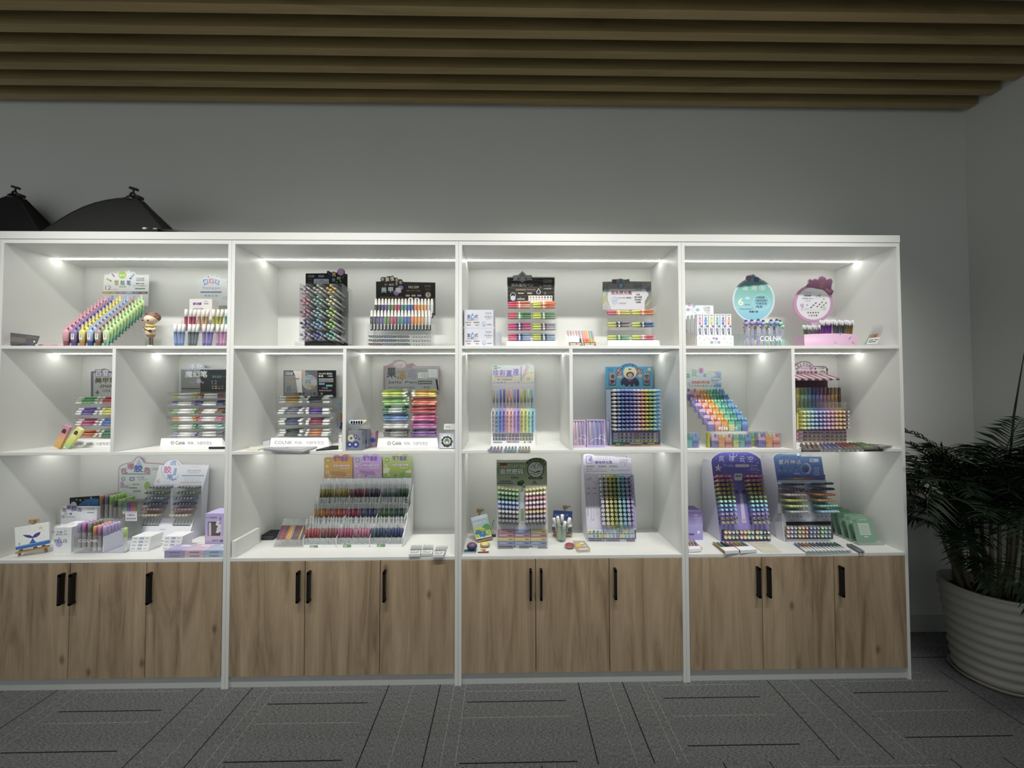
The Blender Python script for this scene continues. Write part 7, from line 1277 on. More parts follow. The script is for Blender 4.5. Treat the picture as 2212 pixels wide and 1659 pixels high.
for r in range(6):
    u = r/5; yy = lerp(Y0, Y1, u); zz = lerp(zf, zb, u)
    for i in range(6):
        x = lerp(fr[i], bk[i]+sh, u); w, cl = BC[i]
        put('bicolor', 'twin_tip_marker', cl, (x, yy, zz+.0004), (0, 0, 1), '%s square twin tip marker, %s step of the stepped clear stand' % (w, ORD[r]), 'twin tip markers on the stepped stand', 'marker', scale=(.92, 1, .94))
    b = MB(); xa, xb = lerp(fr[0], bk[0]+sh, u)-.0215, lerp(fr[5], bk[5]+sh, u)+.0215; b.box(xa, yy-.012, zz-.003, xb, yy+.018, zz, ACR); b.box(xa, yy+.0182, zz-.003, xb, yy+.0196, (zz+(zb-zf)/5) if r < 5 else zz+.02, ACR); b.build('step', t)
c = Card(front(Y0-.0135)); p, q = front(Y0-.0135).hit(300, 932), front(Y0-.0135).hit(845, 858); c.box(p.x, Y0-.0135, p.z, q.x, Y0-.0125, q.z, ACR); c.k = 1; c.txt('柯林', 440, 870, 570, 922, 'f2f2f0', .05); c.txt('COLNK', 588, 872, 700, 900, 'f2f2f0', .04); c.dashes(592, 908, 690, 918, 'f2f2f0', 6); c.build('clear_front', t)
c = Card(front(.335)); c.card([(-20, 140), (80, 138), (85, 115), (120, 108), (160, 120), (172, 92), (210, 78), (250, 95), (262, 130), (285, 118), (340, 125), (385, 155), (385, 138), (482, 136), (482, 400), (-20, 400)], .002, 'ccd8e2'); c.poly([(345, 138), (480, 138), (480, 260), (420, 200), (400, 160)], 'a4bce0'); c.poly([(400, 300), (480, 290), (480, 352), (380, 352)], '8cb0dc')
c.disc(210, 128, 42, 'd4b4d0'); c.txt('星', 185, 100, 236, 155, '8c6c9c', .02); c.txt('双', 85, 120, 155, 205, '8cc09c', .06); c.txt('彩', 240, 165, 285, 215, '64a4c0', .05); c.txt('小', 280, 120, 390, 180, 'd0d080', .08); c.line([(135, 208), (225, 196)], 4, 'c8a8b0'); c.rrect(8, 172, 60, 220, 4, '5c9c70'); c.txt('柯林', 16, 184, 54, 208, 'd4e4d8', .04); c.txt('12', 15, 278, 65, 316, '9ca4b0'); c.txt('双色细头荧光笔', 85, 262, 325, 300, 'dc7c58', .05); c.txt('Bicolor', 348, 238, 455, 272, '6c88c0', .02); c.txt('NO.672', 400, 168, 460, 180, '6c84b4', .03); c.txt('整架108支', 385, 196, 460, 208, '5c78a8', .03); c.dashes(345, 214, 460, 222, '7c94c0', 8); c.dashes(365, 284, 430, 294, '8ca4cc', 5)
for i in range(12): c.disc(62+i*36, 327, 10, ('9cacc8', '9cacc8', 'b49cb0', 'b8706c', 'b8a47c', 'a8744c', 'a49c58', 'b8c48c', '7cb09c', '6c8cb4', '7090b8', '5c88c0')[i], n=10)
c.build('header_card', t)
def tri(name, label, x0, x1, y0, y1, Y, cols, shift=0):
    a, d = atY(x0, y1, Y), atY(x1, y0, Y); a.x = max(a.x, 3.622); n = len(cols); w = (d.x-a.x-.006)/n; H = d.z-S2
    t = thing(name, label, 'pack', ((a.x+d.x)/2, Y+.014, S2), 'clear packs of twin tip markers')
    b = MB(); b.box(a.x, Y, S2+.0003, d.x, Y+.028, S2+H, clear('f0f0f4', .1, .06, .06)); b.build('case', t)
    for i, k in enumerate(cols):
        cl = BC[k][1]; b = MB(); x = a.x+.003+w*(i+.5); s = w/.04; m = MB(); PENS['bicolor'](m, *cl)
        for f, mi in zip(m.f, m.m): b.face([(x+m.v[j][0]*s, Y+.014+m.v[j][1], S2+.003+m.v[j][2]*(H-.008)/.078) for j in f], m.mats[mi])
        b.build('marker', t)
    c = Card(front(Y-.0003)); h = y1-y0; wd = x1-x0
    if x0 > 25: c.txt('Bicolor', x0+wd*.62, y0+h*.64, x0+wd*.95, y0+h*.8, '4c3c48', .02); c.txt('双色荧光笔', x0+wd*.12, y0+h*.68, x0+wd*.42, y0+h*.76, '3c3444', .02)
    else: c.txt('icolor', x0+wd*.45, y0+h*.66, x0+wd*.9, y0+h*.8, '3c5068', .02)
    c.build('print', t)
tri('twin_tip_pack', 'clear pack of teal and blue twin tip markers by the unit side', 20, 190, 948, 1124, .055, (4, 5))
tri('twin_tip_pack', 'lilac orange and coral pack directly beneath the stepped clear stand', 350, 636, 960, 1136, .05, (0, 2, 1))
tri('twin_tip_pack', 'green teal and blue pack between the two orange packs', 640, 888, 960, 1130, .058, (3, 4, 5))
tri('twin_tip_pack', 'lilac orange and coral pack nearest the divider', 975, 1276, 955, 1136, .052, (0, 2, 1))
tri('twin_tip_pack', 'yellow and teal pack standing behind the front row of packs', 852, 1100, 932, 1112, .11, (3, 4, 5))
c = carton(300, 950, 330, 1130, .06, .02, S2, clear('c4c850', .08, .1, .5)); fin(c, 'twin_tip_pack', 'narrow clear pack showing lime edge beside the lilac orange pack', 'pack', c.loc)
# welcome stall
crop(1460, 745, 4.337)
t = thing('stall_pen_display', 'market stall shaped pen display with WELCOME arch and striped awning', 'pen display', (4.45, .25, S2))
YW = .285; MAU = '54283c'
dv = 3*W+.599+T/2+.002
c = Card(front(YW)); c.card([(1130, 588), (1592, 588), (1598, 925), (1130, 925)], .003, '6c3c58')
for i in range(12): c.rect(1132+i*38.4, 588, 1132+(i+1)*38.4, 612, ('dcd87c', 'c0d88c', 'a4d8bc', '8cccdc', '8cb0e4', 'a498e0', 'c0a4dc', 'd8a4d4', 'e4b0bc', 'e8c49c', 'e4bc8c', 'c8a88c')[i]); c.k -= 1
c.k += 1
for i in range(12): c.rect(1132+i*38.4, 612, 1132+(i+1)*38.4, 795, ('c8c45c', 'a8c480', '8cc4ac', '6ca8cc', '5c7cc8', '7864b8', '9474b8', 'b86ca8', 'c8788c', 'd09c58', 'c88c4c', '6c5440')[i]); c.k -= 1
c.k += 1
for i in range(7):
    for j in range(2): c.rect(1136+j*22, 812+i*16, 1156+j*22, 826+i*16, ('c46c9c', 'e4b4d0')[(i+j) % 2]); c.k -= 1
c.build('front_panel', t)
a, d, z1 = atY(1130, 925, YW), atY(1597, 925, YW), atY(1130, 588, YW).z
for x in (a.x, d.x-.003):
    b = MB(); b.box(x, YW+.0031, S2, x+.003, YW+.09, z1, 'dcc8d0'); b.build('side_panel', t)
b = MB(); b.box(a.x+.004, YW+.004, z1-.01, d.x-.004, YW+.085, z1-.007, 'c8b4bc'); b.build('pen_floor', t)
b = MB(); b.box(a.x-.002, YW-.008, z1-.008, d.x, YW-.006, atY(1130, 535, YW).z, ACR); b.build('clear_lip', t)
c = Card(front(YW+.07)); P = [(1090, 400), (1090, 250), (1110, 205), (1140, 172), (1175, 156), (1215, 152), (1252, 162), (1280, 185), (1292, 200), (1385, 198), (1408, 206), (1420, 222), (1422, 400)]
c.card([(x, y) for x, y in P if x > 1085], .003, MAU); c.poly([(1092, 288), (1095, 240), (1115, 200), (1145, 172), (1178, 158), (1215, 155), (1250, 165), (1276, 186), (1292, 204), (1385, 202), (1405, 210), (1414, 225), (1414, 288)], 'b07c9c'); c.poly([(1092, 282), (1097, 240), (1118, 204), (1147, 178), (1180, 164), (1214, 161), (1247, 170), (1273, 192), (1290, 210), (1384, 208), (1400, 216), (1408, 228), (1408, 282)], 'd8ccd8')
c.arc('WELCOME', 1203, 262, 78, 152, 30, 30, '3c2c34', .04); c.rrect(1168, 212, 1240, 228, 7, 'c894b4'); c.txt('香味荧光笔', 1176, 215, 1232, 225, 'e8d4e0'); c.disc(1306, 224, 10, '3c3438', 8, 10); c.rect(1332, 208, 1390, 226, '6ca080'); c.txt('柯林', 1338, 211, 1362, 223, 'd4e4d8', .04)
for i, s in enumerate('香味荧光笔'): c.txt(s, 1126+i*32, 244, 1156+i*32, 276, '6c2c44', .05, out='e8c8d8')
c.disc(1308, 258, 16, '8c4c5c', 14); c.poly([(1340, 262), (1355, 242), (1378, 240), (1398, 252), (1396, 264), (1370, 254)], '8c5434'); c.line([(1348, 252), (1390, 248)], 4, 'd8c49c'); c.dashes(1325, 272, 1375, 278, '4c3440', 6); c.rect(1408, 222, 1422, 242, '4c2438'); c.build('arch_header', t)
ya = YW-.02
b = MB(); n = 13; xa, xb = max(dv, atY(1105, 300, ya).x), atY(1534, 300, ya).x; zA, zB, zC = atY(1500, 296, YW+.06).z+.012, atY(1500, 318, ya).z, atY(1500, 334, ya).z
for i in range(n):
    x0, x1 = lerp(xa, xb, i/n), lerp(xa, xb, (i+1)/n); col = ('94506c', 'd4ccd0')[i % 2]
    b.prism([(x0, ya, zB), (x1, ya, zB), (x1, YW+.065, zA), (x0, YW+.065, zA)], (0, 0, .002), col)
    b.prism([(x1, ya-.0005, zB+.002), (x0, ya-.0005, zB+.002)] + [(lerp(x0, x1, .5-.5*math.cos(PI*k/6)), ya-.0005, zB-(zB-zC)*(.4+.6*math.sin(PI*k/6))) for k in range(7)], (0, .0015, 0), col)
b.build('awning', t)
SP = [('yellow', ('a8a034', 'd8d05c')), ('light green', ('6c8c50', 'bcd898')), ('mint', ('5c8c7c', 'a4d8c8')), ('sky blue', ('4c80a0', '88bcdc')), ('blue', ('2c4c98', '6c94dc')), ('violet', ('4c4484', '9c90d4')), ('lavender', ('5c4c7c', 'b4a4dc')), ('pink', ('7c3c58', 'd48cb4')), ('rose', ('6c3440', 'd89ca4')), ('ochre', ('8c6830', 'd8b460')), ('amber', ('8c5c2c', 'd49c58')), ('brown', ('3c2c20', '6c5440'))]
for i in range(12): upright('stallpen', 'scented_marker', SP[i][1], SP[i][0], 1146+i*35.2, 600, YW+.012, z1-.0068, '%%s scented marker standing %s across the top of the market stall' % ORD[i], 'upright scented markers in the market stall')
grid(front(YW-.0008), [(1212, 630), (1622, 628), (1626, 776), (1216, 780)], 12, 5, 'ringend', lambda r, c_: (SP[c_][0], (SP[c_][1][1], 'd8d4d0', SP[c_][1][1], .045, .0082)), .045, 'scented marker', 'the market stall', 'scented markers standing out of the market stall', tilt=.02)
for j in range(2):
    for r in range(3):
        x0, x1 = (1186, 1386) if j == 0 else (1396, 1600); y0 = 806+r*34; Yb = YW-.034; a2, d2 = atY(x0, y0+30, Yb), atY(x1, y0, Yb)
        if r == 2: a2.z = S2+.0004
        k = Card(front(Yb)); k.box(a2.x, Yb, a2.z, d2.x, Yb+.03, d2.z, '9c8490'); k.k = 1; k.rect(x0+3, y0+4, x1-3, y0+27, ('44303c', '3c3438', '4c4034')[r])
        for i in range(4): k.disc(x0+50+i*40, y0+16, 13, (('5c4c5c', '4c4860', '44486c', '4c4c5c'), ('4c5c54', '6c7048', '5c6c4c', '64684c'), ('6c6044', '5c6848', '6c6c44', '605c48'))[r][i], 11, 10)
        fin(k, 'marker_box', 'dark windowed marker box, %s of the %s stack under the market stall' % (('top', 'middle', 'bottom')[r], ('inner', 'outer')[j]), 'box', ((a2.x+d2.x)/2, Yb+.015, a2.z), 'windowed boxes under the market stall')
FP4 = [('brown and tan', [(1150, 912), (1322, 908), (1380, 960), (1195, 966)], ['6c5450', '8c6c5c', '7c5c54', '947468']), ('violet and blue', [(1332, 908), (1468, 906), (1568, 959), (1390, 963)], ['7c6c94', '6c78a0', '5c6c98', '847098']), ('rust and red', [(1478, 906), (1592, 904), (1748, 957), (1578, 961)], ['8c5444', '94503c', '8c6450', '9c7460']), ('green and yellow', [(1600, 903), (1740, 905), (1900, 948), (1758, 957)], ['5c7c58', '7c9458', '8c9444', '5c7c74']), ('beige', [(1790, 917), (1915, 928), (2032, 938), (1918, 948)], ['a89890', 'b0a098', 'a49484', 'b4a494'])]
for i, (w, q, cs) in enumerate(FP4): pack('marker_pack', 'clear flat pack of %s markers before the market stall' % w, flat(S2+.017), q, cs, .016, 'flat packs before the market stall', frac=0)
for i, (x0, x1, y) in enumerate(((1180, 1356, 996), (1764, 1942, 978))):  # strips of brown pack card overhanging the shelf edge
    p, q = atY(x0, y, -.003), atY(x1, y, -.003); b = MB(); b.box(p.x, -.0032, S2-.014, q.x, -.0008, S2-.0005, '4c3c34'); b.box(p.x, -.0008, S2-.0002, q.x, .02, S2+.0004, '4c3c34'); fin(b, 'card_strip', ('dark brown card strip overhanging the shelf edge nearer the divider', 'dark brown card strip overhanging the shelf edge nearer the end panel')[i], 'label', ((p.x+q.x)/2, 0, S2), 'brown overhanging card strips')
# ================================================================ FOURTH UNIT, counter
crop(1460, 960, 4.337)
c = carton(90, 628, 250, 866, .19, .1, S3, 'a49cd0'); 
c.v = []; c.f = []; c.m = []; c.sm = []; c.mats = []; a, d = 3.622, atY(250, 628, .19); c.box(a, .19, S3, d.x, .3, d.z, ramp(('9c90d4', 'a8a0dc', '6c5c94'))); c.k = 1
c.txt('柯林', 172, 655, 205, 672, 'b8b0dc', .03); c.dashes(175, 684, 240, 694, 'b4acdc', 5); c.txt('12 PCS', 188, 702, 232, 714, 'c8c4e8', .02); c.ring(205, 740, 18, 3, 'c8c4e8'); c.line([(125, 770), (160, 762), (200, 775)], 3, 'c8c4e8'); c.line([(125, 815), (160, 808)], 3, 'c8c4e8'); c.txt('★', 192, 800, 232, 840, 'f0eef8'); c.rect(122, 836, 172, 850, '4c4470'); fin(c, 'purple_carton', 'purple starry carton in the corner behind the violet display', 'box', c.loc)
for i, (y0, y1) in enumerate(((872, 985),)):
    pack('marker_pack', 'clear pack of pastel markers lying at the start of the counter', flat(S3+.017), [(80, 880), (172, 880), (240, 978), (122, 984)], ['d8d0a0', 'e0bcc8', 'd0c098', '9c90b4'], .016, 'marker packs lying on the counter', strip='e8e8ec', frac=.25)
p, q = atZ(245, 950, S3+.008), atZ(275, 975, S3+.008); put('marker', 'loose_marker', ('d8a468', 'e0b880', 'd8a468'), (p.x-.02, p.y+.06, S3+.0078), (q-p+Vector((0, -.02, 0))), 'orange marker lying loose beside the pastel marker pack', None, 'pen', up=(0, 0, 1), scale=(1, 1, .7))
crop(1500, 970, 6.506)
PUR = ramp(('8c7cc8', '9488d0', '8478c0', '5c549c', '4c4894', '5858b4'))
t, c, pl, Q = stand_box('starry_marker_display', 'violet arch topped leaning display of fruit scented markers', [(372, 1302), (1078, 1302), (935, 190), (925, 140), (870, 95), (800, 60), (720, 40), (450, 40), (360, 56), (290, 95), (246, 140), (240, 190)], .17, S3, 10, .2, 'c4c0d8', fm=PUR)
for s, x in (('风', 345), ('味', 490), ('云', 635), ('空', 755)): c.txt(s, x, 100, x+72, 180, 'c8cce0', -.005)
c.ring(545, 85, 55, 8, 'c8cce0', 28, 20, 150, 390); c.line([(545, 55), (545, 150)], 7, 'c8cce0')
for x, y, r in ((720, 72, 6), (745, 110, 5), (855, 150, 6), (890, 195, 8), (300, 130, 5), (700, 195, 6), (390, 70, 4), (610, 60, 4), (420, 190, 4), (270, 230, 4)): c.disc(x, y, r, 'b8b8dc', n=8)
c.txt('★', 285, 210, 385, 312, 'c8ccd4'); c.txt('12', 318, 250, 362, 284, '2c2c4c', .04); c.dashes(318, 324, 380, 338, '2c2c50', 4); c.txt('Fruity', 415, 212, 552, 258, '9ca0c0'); c.rrect(572, 216, 768, 254, 14, 'b0acb8'); c.txt('POSH水果味', 585, 222, 755, 248, '6c6880'); c.txt('NO.656', 788, 222, 885, 244, 'a8a8c8', .02); c.txt('整架96支', 790, 264, 892, 282, 'a8a8c8', .03); c.txt('(12色8支+水果味)', 758, 290, 932, 306, 'a0a0c4', .03); c.txt('12色', 815, 320, 890, 336, '8c9080', .03); c.txt('Changes Color', 425, 280, 700, 310, '484484'); c.dashes(1, 1, 2, 2, '484484', 1)
c.rrect(560, 346, 668, 440, 18, 'b0b4b4'); c.txt('柯林', 576, 360, 655, 400, '34343c', .05); c.txt('Colnk', 580, 408, 650, 428, '5c5c64'); c.ring(640, 495, 30, 4, '54508c', 24); c.line([(600, 570), (640, 530), (660, 600)], 4, '44407c'); c.rrect(570, 575, 620, 625, 8, '3c3c74'); c.rrect(668, 575, 715, 625, 8, '3c3c74')
c.poly([(632, 640), (672, 640), (728, 1040), (668, 1046)], 'c4bcd8'); c.poly([(634, 630), (670, 628), (672, 700), (636, 704)], 'a4a0b8'); c.txt('Fruity', 664, 860, 702, 970, '9c94b4', 0, -80) if False else None; c.disc(694, 996, 13, 'b07894'); c.poly([(715, 1025), (728, 1040), (668, 1046), (668, 1020)], 'd0a8c0')
for x, y in ((640, 1070), (735, 1090), (610, 1000), (760, 900), (750, 820)): c.disc(x, y, 5, 'd4d0f0', n=8)
c.rect(378, 1130, 1062, 1285, '3c3848'); c.build('front_panel', t)
sides(t, pl, ((372, 1302), (240, 170)), ((1078, 1302), (935, 170)), S3, .24, 'ccccdc', .09)
VI = [('crimson', ('c06078', 'a04c64')), ('dusty rose', ('b88090', '946070')), ('ochre', ('b49850', '846c34')), ('gold', ('b8a048', '94803c')), ('mustard', ('b8a83c', '988828')), ('olive', ('84985c', '5c7440')), ('mint', ('90d8a8', 'b0e4c0')), ('aqua', ('84d0e0', 'a4dcea')), ('sky blue', ('84b4e0', 'a4c8ea')), ('lavender', ('b4a8dc', '9088bc')), ('black', ('a49cb0', '2c2838')), ('beige', ('bcb490', '908468'))]
vc = lambda r, c_: (VI[r][0], (VI[r][1][0], VI[r][1][1], '5c5080' if r > 9 else VI[r][1][0], .048, .0078))
grid(pl, [(332, 385), (512, 385), (598, 1030), (412, 1036)], 4, 12, 'stub', vc, .042, 'marker', 'violet arched display', 'markers in the violet arched display', tilt=.22, where='bank nearer purple carton,')
grid(pl, [(762, 385), (946, 385), (1040, 1030), (858, 1036)], 4, 12, 'stub', vc, .042, 'marker', 'violet arched display', 'markers in the violet arched display', tilt=.22, where='bank nearer blue display,')
f = pl.off(.014)
PKC = [['e0c84c', 'e0a8bc', '9c88bc', '74a874'], ['dc90a4', 'e8a858', 'a8cc70', '88acd0'], ['e8c040', '70c4d4', '2c2c34', '807c60'], ['dcb0bc', 'e0cc4c', '70ac74', '84809c'], ['dc90a4', 'eca86c', 'b0d480', '8cb4dc'], ['e8c858', '80ccd8', '4c4c54', '8c886c']]
def end_pack(label, group, x0, x1, y0, y1, f, cols, nrm, dp):
    p, q, s2, u = f.hit(x0, y1), f.hit(x1, y1), f.hit(x1, y0), f.hit(x0, y0); n = -nrm*dp
    t2 = thing('marker_pack', label, 'pack', (p+q)/2, group); b = MB(); b.hexa([p, q, q+n, p+n, p+(u-p)*.1, q+(s2-q)*.1, q+(s2-q)*.1+n, p+(u-p)*.1+n], CRYS); b.hexa([u, s2, s2+n, u+n, u+(p-u)*.06, s2+(q-s2)*.06, s2+(q-s2)*.06+n, u+(p-u)*.06+n][::-1], MISTY); b.build('tray', t2)
    k = len(cols); r = min((q-p).length/k*.46, (u-p).length*.42)
    for i, co in enumerate(cols):
        ce = lerp(lerp(p, q, (i+.5)/k), lerp(u, s2, (i+.5)/k), .5)
        b = MB(); b.lathe(ce+n*.98, nrm, [(0, r*.9, co), (dp*.7, r, co), (dp*.9, r, co), (dp*.92, r*.66, co), (dp*.8, r*.62, 'd8d4d0' if co < '8' else 'e4dcd8')], 12); b.build('pen', t2)
for r in range(2):
    for j in range(3):
        x0 = (420, 640, 862)[j]+r*0; x1 = x0+212; y0, y1 = 1140+r*72, 1204+r*72
        end_pack('clear pack of four marker ends, %s row, %s column under the violet display' % (('upper', 'lower')[r], ('first', 'middle', 'last')[j]), 'packs at the foot of the violet display', x0, x1, y0, y1, f, PKC[r*3+j], pl.n, .0125)
# blue display
BLU = ramp(('d0d0dc', 'c8c8d4', 'c0c0d0', 'a8a8c0', '50629c', '4c6aa8', '54749c'))
t, c, pl, Q = stand_box('moonlight_marker_display', 'blue leaning display of colour changing markers beside green acrylic signs', [(1292, 1302), (1962, 1296), (1785, 108), (1500, 104), (1492, 82), (1470, 66), (1448, 62), (1430, 76), (1300, 74), (1200, 66), (1150, 76), (1122, 96), (1110, 122)], .17, S3, 12, .2, 'd0d0dc', fm=BLU)
c.disc(1460, 78, 20, 'b8c8dc'); c.txt('CHANGES COLOR', 1200, 100, 1428, 122, '2c3c60', .02); c.txt('✦', 1445, 98, 1475, 124, '1c2448'); c.txt('星月神话', 1180, 150, 1500, 216, 'a8b4d0', .04, out='1c2458'); c.rrect(1620, 138, 1744, 182, 12, 'b4bccc'); c.txt('柯林', 1632, 146, 1682, 174, '5c6484', .05); c.txt('Colnk', 1690, 152, 1738, 170, '7c84a0')
c.disc(1560, 270, 72, '6c7ca4', 80); c.disc(1610, 240, 74, '54689c', 62) if False else None; c.poly([(1540, 198), (1580, 195), (1625, 225), (1640, 285), (1610, 340), (1560, 352), (1610, 310), (1618, 260), (1590, 220)], 'a4acc8'); c.disc(1562, 280, 56, '4c5c8c'); c.txt('12', 1530, 264, 1588, 298, '1c2450', .05); c.dashes(1535, 304, 1595, 318, '1c2450', 5); c.txt('✦', 1205, 248, 1240, 280, '1c2444'); c.txt('✦', 1405, 246, 1435, 272, '1c2444')
for i, s in enumerate('变幻双彩'): c.txt(s, 1180+i*80, 290, 1205+i*80, 315, '8c9cc4')
c.txt('干净 流畅 NO.676', 1178, 336, 1370, 354, '2c3860', .02); c.rrect(1400, 334, 1482, 356, 8, '9ca8c4'); c.txt('144支', 1410, 338, 1474, 352, '344068', .03); c.line([(1600, 232), (1785, 230)], 4, '34406c')
for i in range(4): c.rrect(1680, 258+i*31, 1752, 278+i*31, 8, '8c9cc0'); c.txt('微微星月', 1688, 261+i*31, 1744, 275+i*31, '34406c')
c.poly([(1165, 372), (1250, 360), (1340, 378), (1430, 365), (1530, 380), (1640, 362), (1740, 375), (1835, 358), (1838, 398), (1172, 400)], '40508c')
for i, col in enumerate(('4c5078', '50607c', '6c7060', '8c8050', '94704c', '8c5450', '745068', '5c4c78', '4c4c84')): c.rect(1172+i*74, 402, 1246+i*74, 428, col); c.k -= 1
c.k += 1; c.rect(1170, 436, 1850, 900, '9c9ca4'); c.poly([(1470, 640), (1600, 640), (1650, 740), (1700, 1000), (1540, 1000), (1510, 760)], 'c4c4d4'); c.ring(1515, 495, 45, 3, '7c7c88'); c.line([(1535, 560), (1545, 680), (1600, 950)], 6, '84848c'); c.rect(1484, 580, 1520, 602, '34384c'); c.rect(1556, 586, 1588, 604, '34384c')
c.poly([(1250, 905), (1500, 905), (1530, 1010), (1290, 1010)], 'b0b0bc'); c.poly([(1680, 905), (1905, 905), (1915, 1010), (1700, 1010)], 'b4b4c0')
for x in (1315, 1375, 1430, 1485, 1718, 1775, 1835, 1892): c.rect(x, 936, x+26, 962, '8c8c98')
for x in (1325, 1480, 1642, 1802): c.rrect(x, 990, x+85, 1008, 8, '94949c')
c.poly([(1282, 1020), (1915, 1016), (1920, 1062), (1288, 1066)], '16161a'); c.rect(1298, 1066, 1945, 1262, '44444c'); c.build('front_panel', t)
sides(t, pl, ((1292, 1302), (1112, 125)), ((1962, 1296), (1786, 120)), S3, .25, 'ccccd8', .1)
b = MB(); p = pl.hit(1292, 1302); q = pl.hit(1262, 1080); b.prism([(p.x-.012, p.y-.005, S3), (p.x-.012, p.y+.06, S3), (p.x-.012, q.y+.06, q.z), (p.x-.012, q.y-.005, q.z+.03)], (.003, 0, 0), 'dcdce6'); b.build('side_wing', t)
M1 = [('navy capped', ('28324c', '98b0e0')), ('plum capped', ('483c58', 'a490c0')), ('pale pink', ('dcc0c0', 'c8a8a8')), ('yellow', ('dcd868', 'e0dc7c')), ('lime', ('c4e078', 'c8e488')), ('silver', ('b0b8b8', '989c98'))]
M2 = [('navy capped', ('28344c', '8ca8e0')), ('indigo capped', ('34304c', '8884cc')), ('coral', ('dc8460', 'b8745c')), ('apricot', ('e4b070', 'dca874')), ('mint', ('78d0b4', '68c0a8')), ('sky blue', ('90c8e0', '80b4d0'))]
for tab, qd, nm in ((M1, [(1280, 488), (1500, 490), (1555, 880), (1345, 882)], 'bank nearer violet display,'), (M2, [(1695, 485), (1900, 482), (1980, 876), (1770, 880)], 'bank nearer green signs,')):
    grid(pl, qd, 6, 6, 'dome', lambda r, c_, tab=tab: (tab[r][0], (tab[r][1][0], tab[r][1][1], .085, .0072)), .06, 'marker', 'the blue display', 'markers in the leaning blue display', tilt=.0, where=nm)
f = pl.off(.02)
MC4 = [['c8a498', 'b49cc0', '8c94c8'], ['c8bc6c', 'd8a468', 'c8785c'], ['6c7cb8', '748cc0', '74808c'], ['90cc80', '78bcb4', '6c8ca0']]
for r in range(3):
    for j in range(4):
        end_pack('clear pack of three marker ends, %s layer, %s pack under the blue display' % (('top', 'middle', 'bottom')[r], ORD[j]), 'packs at the foot of the blue display', 1300+j*160, 1300+j*160+154, 1082+r*58, 1136+r*58, f, MC4[j], pl.n, .018)
crop(1460, 960, 4.337)
pack('marker_pack', 'clear pack of gold and teal markers lying before the violet display', flat(S3+.019), [(330, 900), (470, 900), (592, 992), (462, 1000)], ['c8a444', '6cb4c0', '2c2c34', '847c5c'], .018, 'marker packs lying on the counter', frac=.35, strip='ececf0')
pack('marker_pack', 'clear pack of rose and blue markers lying beside the cream card', flat(S3+.019), [(480, 898), (622, 896), (758, 985), (604, 994)], ['c88c94', 'c8a068', 'a4bc70', '7c9cb8'], .018, 'marker packs lying on the counter', frac=.35, strip='ececf0')
slab('cream_card', 'flat cream card lying between the marker packs', [(672, 912), (852, 906), (995, 1006), (818, 1009)], S3, .0025, 'd0ccb8', 'card', art=lambda b: (b.dashes(730, 925, 850, 932, 'bcb8a4', 8), b.dashes(760, 945, 880, 952, 'bcb8a4', 8)))
for i, (w, cs) in enumerate((('blue and orange', ['8ca4d0', 'b87c6c', 'd09458']), ('amber and slate', ['d0a464', '7488a8', '8c98b4']), ('steel blue', ['5c7098', '7484a8', '6c80a4']), ('green and teal', ['6ca484', '74b094', '6c8ca0']))):
    u0, u1 = i/4, (i+.97)/4; A = lambda u: (lerp(1092, 1492, u), lerp(908, 904, u)); B = lambda u: (lerp(1222, 1650, u), lerp(996, 988, u))
    pack('marker_pack', 'clear flat pack of %s markers lying under the blue display' % w, flat(S3+.016), [A(u0), A(u1), B(u1), B(u0)], [('eceeee', x) for x in cs], .015, 'flat packs before the blue display', frac=0)
for i, x in enumerate((1672, 1702)):
    p = atZ(x, 975, S3+.008); o = atZ(x-62, 940, S3+.008); put('dome', 'loose_grey_marker', ('6c7074', '8c9094', .1, .0075), o, p-o, ('grey marker lying beside the packs, touching them', 'grey marker lying beside the packs, outermost')[i], 'loose grey markers', 'pen', up=(0, 0, 1), scale=1)
# green acrylic counter signs
for i in range(5):
    Y = .105+i*.046; x0 = -i*0
    GR = clear('a4cdb2', .08, .05, .5); pl = tilted(0, Y, S3+.012, 15, 0)
    X0 = atY(1700, 900, .105).x-.0115*i*0; xa, xb = X0, X0+(atY(1890, 900, .105).x-X0)
    t = thing('counter_sign', ('green acrylic slanted counter sign, front one of the row', 'green acrylic slanted counter sign, second of the row from the front', 'green acrylic slanted counter sign, third of the row from the front', 'green acrylic slanted counter sign, fourth of the row from the front', 'green acrylic slanted counter sign, rearmost of the row')[i], 'sign', ((xa+xb)/2, Y, S3), 'green acrylic counter signs')
    H = atY(1700, 650, Y).z if i == 0 else None
    h = .135; s, co = math.sin(math.radians(15)), math.cos(math.radians(15)); F = lambda x, v, off=0: Vector((x, Y+v*s-off*co, S3+.012+v*co-off*s*-1*0))
    b = MB(); P = [F(xa, 0), F(xb, 0), F(xb, h-.01), F(xb-.01, h), F(xa+.01, h), F(xa, h-.01)]; b.prism(P, (0, .004, 0), GR)
    m = xa+(xb-xa)*.5; g = lambda x0, z0, x1, z1, col, o=.0006: b.face([F(x0, z0, o), F(x1, z0, o), F(x1, z1, o), F(x0, z1, o)], col)
    g(m-.03, .038, m+.03, .1, 'd4dcd4'); g(m-.0275, .0405, m+.0275, .0975, 'a8bcae', .0009); g(xa+.006, h-.03, xa+.022, h-.014, '5c8c70'); g(m-.012, .026, m+.012, .032, 'c0d0c4'); g(m-.02, h-.02, m+.028, h-.012, '8cb49c'); b.build('face', t)
    b = MB(); b.box(xa-.004, Y-.012, S3+.0003, xb+.03, Y+.022, S3+.012, clear('dfe8e4', .14, .08, .3)); b.build('base', t)
    b = MB(); b.prism([F(xa+.004, 0)+Vector((0, .02, 0)), F(xb+.02, 0)+Vector((0, .02, 0)), F(xb+.012, h)+Vector((0, .008, 0)), F(xa+.01, h)+Vector((0, .008, 0))], (0, .002, 0), ACR); b.build('back_plate', t)
